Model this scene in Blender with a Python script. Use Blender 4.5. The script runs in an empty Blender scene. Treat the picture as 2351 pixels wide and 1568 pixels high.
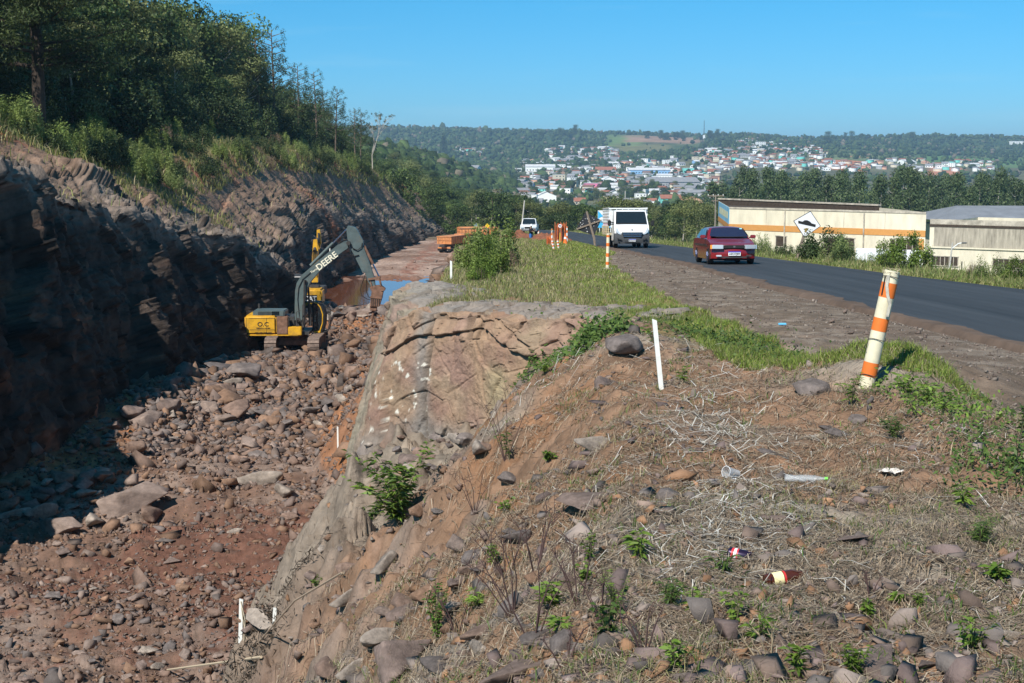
import bpy, bmesh, math, random
import numpy as np
from mathutils import Vector, Matrix, Euler
random.seed(7); rng = np.random.default_rng(11)
R = math.radians; PI = math.pi
scene = bpy.context.scene
C = scene.collection

# ---------------------------------------------------------------- camera, world, sun, exposure
PITCH = 7.53
FPX = 3265.5; CX = 1175.5; CY = 784.0          # focal length and centre for a 2351 px wide picture
cd = bpy.data.cameras.new('camera'); cam = bpy.data.objects.new('camera', cd); C.objects.link(cam)
cd.sensor_width = 36; cd.lens = 50.0; cd.clip_start = 0.1; cd.clip_end = 20000
cam.location = (0, 0, 0); cam.rotation_euler = (R(90 - PITCH), 0, 0)
scene.camera = cam
scene.view_settings.view_transform = 'Standard'; scene.view_settings.look = 'None'
scene.view_settings.gamma = 1; scene.view_settings.exposure = 0.40
SUN_DIR = Vector((-0.45, -0.77, 0.96)).normalized()   # towards the sun
EL = math.asin(SUN_DIR.z); AZ = math.atan2(SUN_DIR.x, SUN_DIR.y)
world = bpy.data.worlds.new('World'); scene.world = world; world.use_nodes = True
nt = world.node_tree; nt.nodes.clear()
wo = nt.nodes.new('ShaderNodeOutputWorld'); bg = nt.nodes.new('ShaderNodeBackground')
sky = nt.nodes.new('ShaderNodeTexSky'); sky.sky_type = 'NISHITA'; sky.sun_disc = False
sky.sun_elevation = EL; sky.sun_rotation = AZ; sky.altitude = 900
sky.air_density = 1.0; sky.dust_density = 0.2; sky.ozone_density = 4.0
tint = nt.nodes.new('ShaderNodeMix'); tint.data_type = 'RGBA'; tint.blend_type = 'MULTIPLY'
tint.inputs['Factor'].default_value = 1.0
geo = nt.nodes.new('ShaderNodeTexCoord'); sep = nt.nodes.new('ShaderNodeSeparateXYZ'); nt.links.new(geo.outputs['Generated'], sep.inputs[0])
ramp = nt.nodes.new('ShaderNodeValToRGB'); nt.links.new(sep.outputs['Z'], ramp.inputs[0])
ramp.color_ramp.elements[0].position = 0.0; ramp.color_ramp.elements[0].color = (0.37, 0.70, 1.10, 1)
ramp.color_ramp.elements[1].position = 0.28; ramp.color_ramp.elements[1].color = (0.03, 1.0, 1.12, 1)
nt.links.new(ramp.outputs[0], tint.inputs[7])
# faint high streaks of cloud
cm = nt.nodes.new('ShaderNodeMapping'); cm.inputs['Scale'].default_value = (3.0, 3.0, 34.0); nt.links.new(geo.outputs['Generated'], cm.inputs[0])
cn = nt.nodes.new('ShaderNodeTexNoise'); cn.inputs['Scale'].default_value = 1.3; cn.inputs['Detail'].default_value = 5; nt.links.new(cm.outputs[0], cn.inputs['Vector'])
cr_ = nt.nodes.new('ShaderNodeMapRange'); cr_.inputs[1].default_value = .56; cr_.inputs[2].default_value = .80; cr_.inputs[4].default_value = .35; nt.links.new(cn.outputs['Fac'], cr_.inputs[0])
cx_ = nt.nodes.new('ShaderNodeMix'); cx_.data_type = 'RGBA'; cx_.inputs[7].default_value = (4.2, 7.0, 8.6, 1); nt.links.new(cr_.outputs[0], cx_.inputs['Factor']); nt.links.new(tint.outputs[2], cx_.inputs[6])
nt.links.new(sky.outputs[0], tint.inputs[6]); nt.links.new(cx_.outputs[2], bg.inputs['Color'])
bg.inputs['Strength'].default_value = 0.082
nt.links.new(bg.outputs[0], wo.inputs['Surface'])
sd = bpy.data.lights.new('sun', 'SUN'); sd.energy = 4.9; sd.angle = R(0.5); sd.color = (1.0, 0.95, 0.87)
sun = bpy.data.objects.new('sun', sd); C.objects.link(sun)
sun.rotation_euler = SUN_DIR.to_track_quat('Z', 'Y').to_euler()
scene.cycles.max_bounces = 5; scene.cycles.diffuse_bounces = 2; scene.cycles.glossy_bounces = 3
scene.cycles.transparent_max_bounces = 6; scene.cycles.volume_bounces = 0

# ---------------------------------------------------------------- numpy noise
def hsh(ix, iy, iz, s):
    with np.errstate(over='ignore'):
        h = (ix.astype(np.int64) * 374761393 + iy.astype(np.int64) * 668265263 + iz.astype(np.int64) * 1274126177 + s * 974634777) & 0xFFFFFFFF
        h = ((h ^ (h >> 13)) * 1274126177) & 0xFFFFFFFF
        h = ((h ^ (h >> 16)) * 2246822519) & 0xFFFFFFFF
        h = h ^ (h >> 15)
    return (h & 0xFFFFFF) / 16777216.0
def vn2(x, y, s=0):
    ix = np.floor(x); iy = np.floor(y); fx = x - ix; fy = y - iy
    fx = fx * fx * (3 - 2 * fx); fy = fy * fy * (3 - 2 * fy)
    z = np.zeros_like(ix)
    a = hsh(ix, iy, z, s); b = hsh(ix + 1, iy, z, s); c = hsh(ix, iy + 1, z, s); d = hsh(ix + 1, iy + 1, z, s)
    return (a + (b - a) * fx) * (1 - fy) + (c + (d - c) * fx) * fy - 0.5
def vn3(x, y, z, s=0):
    ix = np.floor(x); iy = np.floor(y); iz = np.floor(z); fx = x - ix; fy = y - iy; fz = z - iz
    fx = fx * fx * (3 - 2 * fx); fy = fy * fy * (3 - 2 * fy); fz = fz * fz * (3 - 2 * fz)
    def L(k):
        a = hsh(ix, iy, iz + k, s); b = hsh(ix + 1, iy, iz + k, s); c = hsh(ix, iy + 1, iz + k, s); d = hsh(ix + 1, iy + 1, iz + k, s)
        return (a + (b - a) * fx) * (1 - fy) + (c + (d - c) * fx) * fy
    return L(0) * (1 - fz) + L(1) * fz - 0.5
def fbm2(x, y, f, o, s=0, g=0.5):
    r = 0; a = 1.0
    for k in range(o):
        r = r + a * vn2(x * f + 17.3 * k, y * f - 9.1 * k, s + k); f *= 2.03; a *= g
    return r
def fbm3(x, y, z, f, o, s=0, g=0.5):
    r = 0; a = 1.0
    for k in range(o):
        r = r + a * vn3(x * f + 17.3 * k, y * f - 9.1 * k, z * f + 4.7 * k, s + k); f *= 2.03; a *= g
    return r
def blocks3(x, y, z, s=0, tilt=0.8):
    """offset of randomly tilted facets, one per Voronoi cell, and the distance to the cell border"""
    ix = np.floor(x); iy = np.floor(y); iz = np.floor(z)
    best = np.full(x.shape, 9e9); sec = np.full(x.shape, 9e9); out = np.zeros_like(x)
    for dx in (-1, 0, 1):
        for dy in (-1, 0, 1):
            for dz in (-1, 0, 1):
                cx = ix + dx; cy = iy + dy; cz = iz + dz
                px = cx + hsh(cx, cy, cz, s); py = cy + hsh(cx, cy, cz, s + 1); pz = cz + hsh(cx, cy, cz, s + 2)
                ex = x - px; ey = y - py; ez = z - pz
                d = ex * ex + ey * ey + ez * ez
                v = hsh(cx, cy, cz, s + 3) - 0.5 + tilt * ((hsh(cx, cy, cz, s + 4) - .5) * ex + (hsh(cx, cy, cz, s + 5) - .5) * ey + (hsh(cx, cy, cz, s + 6) - .5) * ez)
                m = d < best
                sec = np.where(m, best, np.minimum(sec, d)); out = np.where(m, v, out); best = np.where(m, d, best)
    return out, np.sqrt(sec) - np.sqrt(best)
def sst(a, b, x):
    t = np.clip((x - a) / (b - a), 0, 1); return t * t * (3 - 2 * t)
def lerp(a, b, t): return a + (b - a) * t

# ---------------------------------------------------------------- the lie of the land
def plane(y): return -1.65 - 0.0463 * y
def floor_z(y): return np.maximum(-9.25 - 0.027 * y, plane(y) - 30)
def road_near(y): return np.interp(y, [0, 18, 35, 55, 76, 98, 130, 209, 300], [6.7, 6.6, 6.42, 6.5, 5.9, 5.3, 4.7, 3.3, -8])
def road_far(y): return np.interp(y, [0, 34, 40, 57, 83, 100, 209, 300], [12.4, 12.1, 11.7, 11.2, 10.6, 9.9, 8.3, -2])
WATER = -12.86
def valley(x, y):
    z = np.interp(y, [0, 230, 300, 400, 600, 900, 1300, 1800, 2600, 3000, 3300, 3600, 5200], [-9, -13.5, -18, -24, -33, -40, -38, -26, -3, 14, 30, 36, 30])
    u = x / np.maximum(y, 1)
    crest = np.interp(u, [-.3, -.08, -.02, .04, .09, .13, .165, .2, .235, .3, .36], [30, 27, 20, 14, 11, 5, 8, -4, -1, 2, -3])
    z = z + crest * sst(2300, 3300, y)
    z = z + np.interp(u, [0.08, .16, .24, .32], [0, 14, 8, -4]) * sst(1700, 2500, y) * (1 - sst(2900, 3300, y))
    z = z + 9 * fbm2(x, y, 1 / 420., 3, 5) * sst(500, 1500, y)
    left = sst(10, -110, x + (y - 450) * -0.03) * sst(230, 420, y) * (1 - sst(900, 1900, y))
    z = z + left * 42
    z = z - 9 * sst(20, 60, x) * sst(150, 240, y) * (1 - sst(500, 800, y))
    return z
def gz(x, y):
    """height of the ground (the pit floor under the left cliff included)"""
    x = np.asarray(x, float); y = np.asarray(y, float)
    p = plane(y)
    fl = floor_z(y) + 0.35 * fbm2(x, y, .16, 3, 21)
    # loose heaps on the pit floor, the puddle
    fl = fl + 0.9 * np.exp(-((y - 98) / 7) ** 2 - ((x + 10.5) / 6) ** 2)
    fl = fl + 1.3 * np.exp(-((y - 58 - (x + 13) * 1.5) / 9) ** 2 - ((x + 15) / 2.6) ** 2) + 0.5 * np.exp(-((y - 66) / 8) ** 2 - ((x + 12) / 5) ** 2)
    e = ((x + 12.3 - (y - 131) * .05) / 8.2) ** 2 + ((y - 131) / 15.) ** 2 + 0.5 * fbm2(x, y, .18, 3, 31)
    fl = np.where(y > 100, lerp(WATER - .25, np.maximum(fl, lerp(WATER + .05, fl, sst(1.2, 2.4, e))), sst(.75, 1.15, e)), fl)
    # right wall of the pit beyond the outcrop
    H = np.maximum(p - fl, .2)
    xe = -2.3 + 0.5 * fbm2(y, x * 0, .12, 3, 3)
    wob = 0.9 * fbm2(x, y, .35, 4, 41)
    t = np.clip((xe - x) / (H * np.interp(y, [27, 34, 50, 70, 140], [.08, .3, .75, .95, .95])), 0, 1.0)
    wall = p - H * np.clip(t + wob * .25 * np.sin(PI * t), 0, 1)
    # the near mound: falls away to the left, a hollow in front of the outcrop
    xr = np.interp(y, [0, 5, 8, 14, 20, 26], [.3, .5, .8, 1.2, 1.4, 1.7]) + .35 * fbm2(x, y, .5, 3, 51)
    sl = np.interp(y, [0, 8, 14, 20, 26], [.7, .75, .88, 1.0, 1.25])
    pl = np.interp(y, [0, 12, 15, 18.6, 22, 26, 28], [9, 7, 4.2, 2.95, 2.6, 2.3, 2.3])
    d = np.maximum(xr - x, 0); d = np.sqrt(d * d + .04) - .2
    drop = np.minimum(sl * d, pl)
    drop = drop + 1.75 * np.maximum(-2.5 + .9 * fbm2(y, x * .5, .45, 4, 53) - x, 0)
    drop = drop + np.minimum(drop, 1.2) * (.50 * fbm2(x, y, .75, 4, 55) + .28 * fbm2(x, y, 2.6, 3, 57))
    near = np.maximum(p - drop, fl)
    yf = 28.45 - np.maximum(x + 2.5, -.15) * 1.155
    k = sst(-.05, .05, y - yf) * (x < 1.75) + sst(20, 23, y) * (x >= 1.75)
    z = lerp(near, wall, k)
    # the block's rounded corner and brow
    z = z - k * (y < 60) * (x < 1.9) * (.80 * sst(-1.3, -2.9, x) * (1 - sst(33, 50, y)) + .34 * np.exp(-np.maximum(y - yf, 0) / .7) * sst(1.9, 1.0, x)) * (x > xe - .4)
    # humps on the mound and verge
    hump = 0.34 * np.exp(-((x - 3.9) / 1.1) ** 2 - ((y - 13.6) / 1.3) ** 2)
    hump = hump + 0.30 * np.exp(-((x - 1.45) / .9) ** 2 - ((y - 18.2) / 1.6) ** 2) + .16 * np.exp(-((x - 3.4) / .8) ** 2 - ((y - 10.3) / 1.6) ** 2)
    hump = hump + .12 * np.exp(-((x - .6) / .7) ** 2 - ((y - 11.) / 1.5) ** 2)
    edge = road_near(y)
    rough = sst(edge - .3, edge - 3.2, x) * (1 - sst(60, 140, y))
    z = z + hump + rough * (0.16 * fbm2(x, y, .9, 3, 61) + .07 * fbm2(x, y, 3.2, 3, 66)) * (1 - .6 * sst(28, 30, y))
    z = z - .56 * np.exp(-((x - 1.75) / 2.0) ** 2 - ((y - 130) / 5.5) ** 2)
    # beyond the road: verge then a drop to the yards
    xf = road_far(y)
    z = z - sst(xf + 1.6, xf + 6.5, x) * 4.2 * sst(15, 50, y) + 0.12 * fbm2(x, y, .25, 3, 71) * sst(xf + .8, xf + 3, x)
    return lerp(z, valley(x, y), sst(235, 330, y))

def ray(px, py):
    a = R(PITCH); u = (px - CX) / FPX; v = (CY - py) / FPX
    return np.array([u, math.cos(a) + v * math.sin(a), -math.sin(a) + v * math.cos(a)])
def W(px, py, D):
    r = ray(px, py); return r * (D / r[1])
def Wx(px, D): return (px - CX) / FPX * D * (1 / math.cos(R(PITCH)))   # x at distance D near the axis
_ys = np.exp(np.linspace(math.log(3.5), math.log(5000), 5000))
def G(px, py, f=None):
    r = ray(px, py); f = f or gz; ys = _ys[::12]
    for _ in range(2):
        P = r[None, :] * (ys / r[1])[:, None]; g = f(P[:, 0], P[:, 1]); m = np.nonzero(P[:, 2] < g)[0]
        if len(m) == 0: return Vector(P[-1])
        i = m[0]; q = P[i]; ys = np.linspace(ys[max(i - 1, 0)], ys[i], 24)
    return Vector((q[0], q[1], g[i]))

# ---------------------------------------------------------------- materials
def mat(name, col=(.5, .5, .5), rough=.7, metal=0, spec=.3, var=0.0, vscale=4.0, bump=0.0, bscale=20.0, attr=False, objvar=0.0, trans=0, alpha=1, coat=0, emit=None, sss=0, streak=None):
    m = bpy.data.materials.new(name); m.use_nodes = True; n = m.node_tree; b = n.nodes['Principled BSDF']
    b.inputs['Roughness'].default_value = rough; b.inputs['Metallic'].default_value = metal
    b.inputs['Specular IOR Level'].default_value = spec; b.inputs['Base Color'].default_value = (*col, 1)
    if trans: b.inputs['Transmission Weight'].default_value = trans
    if alpha < 1: b.inputs['Alpha'].default_value = alpha
    if coat: b.inputs['Coat Weight'].default_value = coat; b.inputs['Coat Roughness'].default_value = .08
    if emit: b.inputs['Emission Color'].default_value = (*emit, 1); b.inputs['Emission Strength'].default_value = 1
    cur = None
    tc = n.nodes.new('ShaderNodeTexCoord')
    if attr:
        a = n.nodes.new('ShaderNodeAttribute'); a.attribute_name = 'Col'; cur = a.outputs['Color']
    def mul(cur, fac):     # multiply colour by scalar socket
        mx = n.nodes.new('ShaderNodeMix'); mx.data_type = 'RGBA'; mx.blend_type = 'MULTIPLY'; mx.inputs['Factor'].default_value = 1
        if cur is None: mx.inputs[6].default_value = (*col, 1)
        else: n.links.new(cur, mx.inputs[6])
        n.links.new(fac, mx.inputs[7]); return mx.outputs[2]
    if var > 0:
        no = n.nodes.new('ShaderNodeTexNoise'); no.inputs['Scale'].default_value = vscale; no.inputs['Detail'].default_value = 8; no.inputs['Roughness'].default_value = .68
        n.links.new(tc.outputs['Object'], no.inputs['Vector'])
        if streak:
            mp = n.nodes.new('ShaderNodeMapping'); mp.inputs['Scale'].default_value = streak
            n.links.new(tc.outputs['Object'], mp.inputs[0]); n.links.new(mp.outputs[0], no.inputs['Vector'])
        mr = n.nodes.new('ShaderNodeMapRange'); mr.inputs[1].default_value = .32; mr.inputs[2].default_value = .68
        mr.inputs[3].default_value = 1 - var; mr.inputs[4].default_value = 1 + var
        n.links.new(no.outputs['Fac'], mr.inputs[0]); cur = mul(cur, mr.outputs[0])
    if objvar > 0:
        oi = n.nodes.new('ShaderNodeObjectInfo'); mr = n.nodes.new('ShaderNodeMapRange')
        mr.inputs[3].default_value = 1 - objvar; mr.inputs[4].default_value = 1 + objvar
        n.links.new(oi.outputs['Random'], mr.inputs[0]); cur = mul(cur, mr.outputs[0])
    if cur is not None: n.links.new(cur, b.inputs['Base Color'])
    if bump > 0:
        no = n.nodes.new('ShaderNodeTexNoise'); no.inputs['Scale'].default_value = bscale; no.inputs['Detail'].default_value = 6; no.inputs['Roughness'].default_value = .7
        n.links.new(tc.outputs['Object'], no.inputs['Vector'])
        bp = n.nodes.new('ShaderNodeBump'); bp.inputs['Strength'].default_value = 1.0; bp.inputs['Distance'].default_value = bump
        n.links.new(no.outputs['Fac'], bp.inputs['Height']); n.links.new(bp.outputs[0], b.inputs['Normal'])
    return m
def leafmat(name, var=.25):
    m = mat(name, rough=.55, spec=.25, attr=True, var=var, vscale=.6, objvar=.18)
    n = m.node_tree; b = n.nodes['Principled BSDF']; out = n.nodes['Material Output']
    tl = n.nodes.new('ShaderNodeBsdfTranslucent'); ad = n.nodes.new('ShaderNodeMixShader'); ad.inputs[0].default_value = .22
    src = b.inputs['Base Color'].links[0].from_socket; n.links.new(src, tl.inputs['Color'])
    n.links.new(b.outputs[0], ad.inputs[1]); n.links.new(tl.outputs[0], ad.inputs[2]); n.links.new(ad.outputs[0], out.inputs['Surface'])
    return m

# ---------------------------------------------------------------- objects
def tag(o, label=None, cat=None, group=None, kind=None):
    if label: o['label'] = label
    if cat: o['category'] = cat
    if group: o['group'] = group
    if kind: o['kind'] = kind
    return o
def thing(name, loc, label, cat, group=None, rot=(0, 0, 0), sc=1):
    o = bpy.data.objects.new(name, None); C.objects.link(o); o.location = loc; o.rotation_euler = rot; o.scale = (sc,) * 3
    o.empty_display_size = .2
    return tag(o, label, cat, group)
def npmesh(name, verts, faces, m, parent=None, cols=None, smooth=False, uvshape=None):
    """mesh from numpy arrays: faces (n,3) or (n,4)"""
    me = bpy.data.meshes.new(name); verts = np.asarray(verts, np.float32); faces = np.asarray(faces, np.int32)
    k = faces.shape[1]; nf = len(faces)
    me.vertices.add(len(verts)); me.vertices.foreach_set('co', verts.ravel())
    me.loops.add(nf * k); me.loops.foreach_set('vertex_index', faces.ravel())
    me.polygons.add(nf); me.polygons.foreach_set('loop_start', np.arange(nf, dtype=np.int32) * k)
    me.update(calc_edges=True)
    if smooth: me.polygons.foreach_set('use_smooth', np.ones(nf, bool))
    if cols is not None:
        a = me.color_attributes.new('Col', 'FLOAT_COLOR', 'POINT')
        c = np.ones((len(verts), 4), np.float32); c[:, :3] = cols; a.data.foreach_set('color', c.ravel())
    if m: me.materials.append(m)
    o = bpy.data.objects.new(name, me); C.objects.link(o)
    if parent: o.parent = parent
    return o
def grid(n, m):
    i = np.arange(n - 1)[:, None] * m + np.arange(m - 1)[None, :]
    return np.stack([i, i + 1, i + m + 1, i + m], -1).reshape(-1, 4)
def copy_tree(o, parent=None):
    c = o.copy(); C.objects.link(c)
    if parent: c.parent = parent
    for ch in [k for k in o.children]: copy_tree(ch, c)
    return c
class MB:
    """collects boxes, bars, tubes, polygons and turns them into ONE mesh"""
    def __init__(s): s.v = []; s.f = []
    def add(s, vs, fs):
        b = len(s.v); s.v += [tuple(map(float, q)) for q in vs]; s.f += [tuple(i + b for i in f) for f in fs]; return s
    def box(s, c, d, rot=None, taper=1.0):
        x, y, z = d[0] / 2, d[1] / 2, d[2] / 2
        vs = [Vector((a * x * (taper if k > 0 else 1), b * y * (taper if k > 0 else 1), k * z)) for k in (-1, 1) for b in (-1, 1) for a in (-1, 1)]
        if rot: M = Euler(rot).to_matrix(); vs = [M @ q for q in vs]
        c = Vector(c)
        return s.add([q + c for q in vs], [(0, 2, 3, 1), (4, 5, 7, 6), (0, 1, 5, 4), (2, 6, 7, 3), (0, 4, 6, 2), (1, 3, 7, 5)])
    def tube(s, pts, r, n=8, cap=True):
        pts = [Vector(p) for p in pts]; rs = r if isinstance(r, (list, tuple)) else [r] * len(pts)
        vs = []; up = None
        for i, p in enumerate(pts):
            t = (pts[min(i + 1, len(pts) - 1)] - pts[max(i - 1, 0)]).normalized()
            if up is None: up = Vector((0, 0, 1)) if abs(t.z) < .9 else Vector((1, 0, 0))
            a = t.cross(up).normalized(); b = a.cross(t).normalized(); up = b
            for k in range(n):
                w = 2 * PI * k / n; vs.append(p + (a * math.cos(w) + b * math.sin(w)) * rs[i])
        fs = [(i * n + k, i * n + (k + 1) % n, (i + 1) * n + (k + 1) % n, (i + 1) * n + k) for i in range(len(pts) - 1) for k in range(n)]
        if cap: fs += [tuple(range(n))[::-1], tuple((len(pts) - 1) * n + k for k in range(n))]
        return s.add(vs, fs)
    def bar(s, a, b, w, h=None):
        a = Vector(a); b = Vector(b); h = h or w; t = (b - a).normalized()
        up = Vector((0, 0, 1)) if abs(t.z) < .95 else Vector((0, 1, 0))
        u = t.cross(up).normalized() * (w / 2); v = u.cross(t).normalized() * (h / 2)
        vs = [p + i * u + j * v for p in (a, b) for i, j in ((-1, -1), (1, -1), (1, 1), (-1, 1))]
        return s.add(vs, [(3, 2, 1, 0), (4, 5, 6, 7), (0, 1, 5, 4), (1, 2, 6, 5), (2, 3, 7, 6), (3, 0, 4, 7)])
    def prism(s, poly, a, b, axis='y'):
        """polygon in the plane across axis, extruded from a to b"""
        def P(p, t): return {'x': (t, p[0], p[1]), 'y': (p[0], t, p[1]), 'z': (p[0], p[1], t)}[axis]
        n = len(poly); vs = [P(p, a) for p in poly] + [P(p, b) for p in poly]
        fs = [(k, (k + 1) % n, n + (k + 1) % n, n + k) for k in range(n)] + [tuple(range(n))[::-1], tuple(range(n, 2 * n))]
        return s.add(vs, fs)
    def quad(s, *p): return s.add(p, [tuple(range(len(p)))])
    def disc(s, c, r, axis='y', n=16, t=.01, ry=None):
        ry = ry or r
        poly = [(c['xyz'.index({'x': 'y', 'y': 'x', 'z': 'x'}[axis])] + r * math.cos(2 * PI * k / n), c['xyz'.index({'x': 'z', 'y': 'z', 'z': 'y'}[axis])] + ry * math.sin(2 * PI * k / n)) for k in range(n)]
        a = c['xyz'.index(axis)]; return s.prism(poly, a - t / 2, a + t / 2, axis)
    def build(s, name, m, parent=None, bevel=0, smooth=False, loc=None, M=None, seg=2):
        me = bpy.data.meshes.new(name); me.from_pydata(s.v, [], s.f)
        bm = bmesh.new(); bm.from_mesh(me)
        bmesh.ops.recalc_face_normals(bm, faces=bm.faces)
        if bevel: bmesh.ops.bevel(bm, geom=[e for e in bm.edges if len(e.link_faces) == 2 and e.calc_face_angle(0) > .6], offset=bevel, segments=seg, affect='EDGES', clamp_overlap=True)
        if M is not None: bm.transform(M)
        bm.to_mesh(me); bm.free()
        if smooth or bevel:
            me.polygons.foreach_set('use_smooth', np.ones(len(me.polygons), bool)); me.set_sharp_from_angle(angle=R(38))
        me.materials.append(m)
        o = bpy.data.objects.new(name, me); C.objects.link(o)
        if parent: o.parent = parent
        if loc is not None: o.location = loc
        return o
def text(name, s, size, m, parent, M, ext=.004, sx=1.0):
    c = bpy.data.curves.new(name, 'FONT'); c.body = s; c.size = size; c.extrude = ext; c.align_x = 'CENTER'; c.align_y = 'CENTER'
    c.offset = size * .018
    t = bpy.data.objects.new(name, c); C.objects.link(t)
    me = bpy.data.meshes.new_from_object(t); bpy.data.objects.remove(t); bpy.data.curves.remove(c)
    me.transform(M @ Matrix.Diagonal((sx, 1, 1, 1))); me.materials.clear(); me.materials.append(m)
    o = bpy.data.objects.new(name, me); C.objects.link(o); o.parent = parent
    return o
FACE_CAM = Matrix.Rotation(PI / 2, 4, 'X')   # text lying in xy -> standing, facing -y
# ================================================================ the setting
M_ground = mat('soil_and_rock', attr=True, rough=.95, spec=.12, var=.32, vscale=3.0, bump=.035, bscale=18)
M_cliff = mat('cliff_rock', attr=True, rough=.9, spec=.2, var=.35, vscale=1.4, bump=.10, bscale=4)
M_far = mat('far_land', attr=True, rough=1, spec=.05, var=.3, vscale=.02)

def fine(x, y):
    """small relief added to the ground sheet only"""
    fl = floor_z(y)
    en = road_near(y); xf = road_far(y)
    onroad = sst(en - .5, en - .1, x) * (1 - sst(xf + .1, xf + .5, x))
    a = (.06 - .05 * (x > 3.6)) * fbm2(x, y, 2.2, 4, 81) + (.05 * fbm2(x, y, 6, 3, 83) + .02 * fbm2(x, y, 16, 3, 85)) * (y < 40) * (x < 3.6)
    pit = sst(-2.2, -3.5, x) * (y < 330)
    b, e = blocks3(x * .9, y * .9, x * 0, 91)
    a = a + pit * (.08 * b + .25 * fbm2(x, y, .7, 4, 95)) * (1 - sst(150, 230, y)) * (.35 + 1.1 * sst(-.25, .3, fbm2(x, y, .06, 2, 99)))
    gul = sst(-.4, -1.2, x - .15 * (y - 20)) * (y < 27.5) * (y > 9); bb, ee = blocks3(x * 1.5, y * 1.1, fl * 0 + gz(x, y) * 1.3, 93, 1.0); a = a + gul * (.15 * bb - .05 * np.exp(-(ee / .06) ** 2))
    return a * (1 - onroad) * (1 - sst(250, 330, y)) - .05 * onroad
def mixc(c, d, t): return c * (1 - t[:, None]) + np.asarray(d)[None, :] * t[:, None]
def gcol(x, y, z):
    n1 = fbm2(x, y, .55, 5, 101); n2 = fbm2(x, y, .13, 4, 111); n3 = fbm2(x, y, 2.7, 4, 121)
    N = len(x); c = np.tile(np.array([.27, .165, .105]), (N, 1))          # mound soil
    c = mixc(c, (.30, .25, .20), sst(-.1, .35, n1)); c = mixc(c, (.27, .145, .08), sst(.22, .5, n3 * .6 - n1 * .7)); steep = sst(.5, 1.2, plane(y) - z) * (y < 28); c = mixc(c, (.22, .17, .14), steep * .65 * sst(-.35, .1, n1 + .4 * n3))
    c = c * .88
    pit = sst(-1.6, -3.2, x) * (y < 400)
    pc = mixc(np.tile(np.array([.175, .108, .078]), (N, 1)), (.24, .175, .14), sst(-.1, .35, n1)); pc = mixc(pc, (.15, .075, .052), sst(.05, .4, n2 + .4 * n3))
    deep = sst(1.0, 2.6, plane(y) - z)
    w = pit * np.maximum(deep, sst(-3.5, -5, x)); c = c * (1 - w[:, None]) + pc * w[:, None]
    # right wall of the pit: bright red earth
    rw = sst(29, 31, y) * sst(-1.9, -2.5, x) * sst(.15, .5, z - floor_z(y)) * (y < 260)
    c = mixc(c, (.33, .15, .07), rw * (.5 + .5 * sst(-.2, .2, n1)))
    # mud round the puddle and along the haul road
    mud = (y > 105) * (x < -2.5) * (y < 330)
    c = mixc(c, (.36, .26, .21), mud * sst(-.3, .25, n2 + .25 * n1) * sst(118, 160, y))
    c = mixc(c, (.24, .12, .085), mud * sst(.3, .0, np.abs((x + 12 + .012 * (y - 150)) / 5 + .6 * n1)) * sst(118, 160, y))
    wet = (y > 100) * np.exp(-((y - 131) / 24) ** 2) * pit
    c = mixc(c, (.13, .066, .046), np.clip(wet, 0, 1) * .75)
    # verge and shoulder
    en = road_near(y); xf = road_far(y)
    gb = np.interp(y, [0, 11, 14.6, 18, 23, 35, 52, 64, 76, 100, 200], [4.2, 4.0, 3.75, 3.5, 3.35, 3.3, 3.6, 4.4, 5.6, 5.1, 3]) + .25 * n1
    verge = sst(15, 20, y + 1.2 * (x - 2.2)) * (x < gb) * sst(-2.6, -2.0, x)
    c = mixc(c, (.17, .15, .055), np.clip(verge * (sst(26, 31, y + .8 * np.clip(x - 1.2, -4, 1)) + (x > 1.9)), 0, 1) * .85)
    sh = sst(gb - .1, gb + .15, x) * (y > 9.5) * (y < 90)
    sc = mixc(np.tile(np.array([.17, .128, .095]), (N, 1)), (.205, .165, .13), sst(-.1, .5, n3)); sc = mixc(sc, (.16, .11, .08), sst(.1, .6, n1) * .6)
    c = c * (1 - sh[:, None]) + sc * sh[:, None]
    fa = sst(xf + .1, xf + .5, x) * (y > 12)
    gc = mixc(np.tile(np.array([.13, .15, .045]), (N, 1)), (.27, .21, .12), sst(0, .5, n1))
    c = c * (1 - fa[:, None]) + gc * fa[:, None]
    far = sst(255, 320, y) * np.ones(N); c = mixc(c, (.05, .075, .03), far)
    gul = sst(17, 21, y) * (y < 27) * sst(-.6, -1.2, x - .15 * (y - 20)) * (z > floor_z(y) + .6); c = mixc(c, (.24, .195, .15), gul * .8 * (y < 27))
    return np.clip(c * (1 + .35 * n3[:, None]), .01, 1)
# --- ground: one polar sheet from under the camera to the valley
NU, ND = 900, 1250
us = np.linspace(-.47, .47, NU); Ds = np.concatenate([[-30, -8, -1, 1.2, 2.4], np.exp(np.linspace(math.log(3.0), math.log(420), ND))])
Y = np.repeat(Ds[:, None], NU, 1); X = us[None, :] * np.maximum(np.abs(Ds), 3)[:, None] * (1 + 0.0 * Y)
X[:3] = us[None, :] * 60
xx = X.ravel(); yy = Y.ravel()
base = gz(xx, yy); zz = base + fine(xx, yy)
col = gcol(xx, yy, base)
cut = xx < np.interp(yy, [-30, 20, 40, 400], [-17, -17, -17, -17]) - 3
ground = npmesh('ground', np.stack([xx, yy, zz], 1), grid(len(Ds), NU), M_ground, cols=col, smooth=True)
tag(ground, kind='structure')
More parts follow.
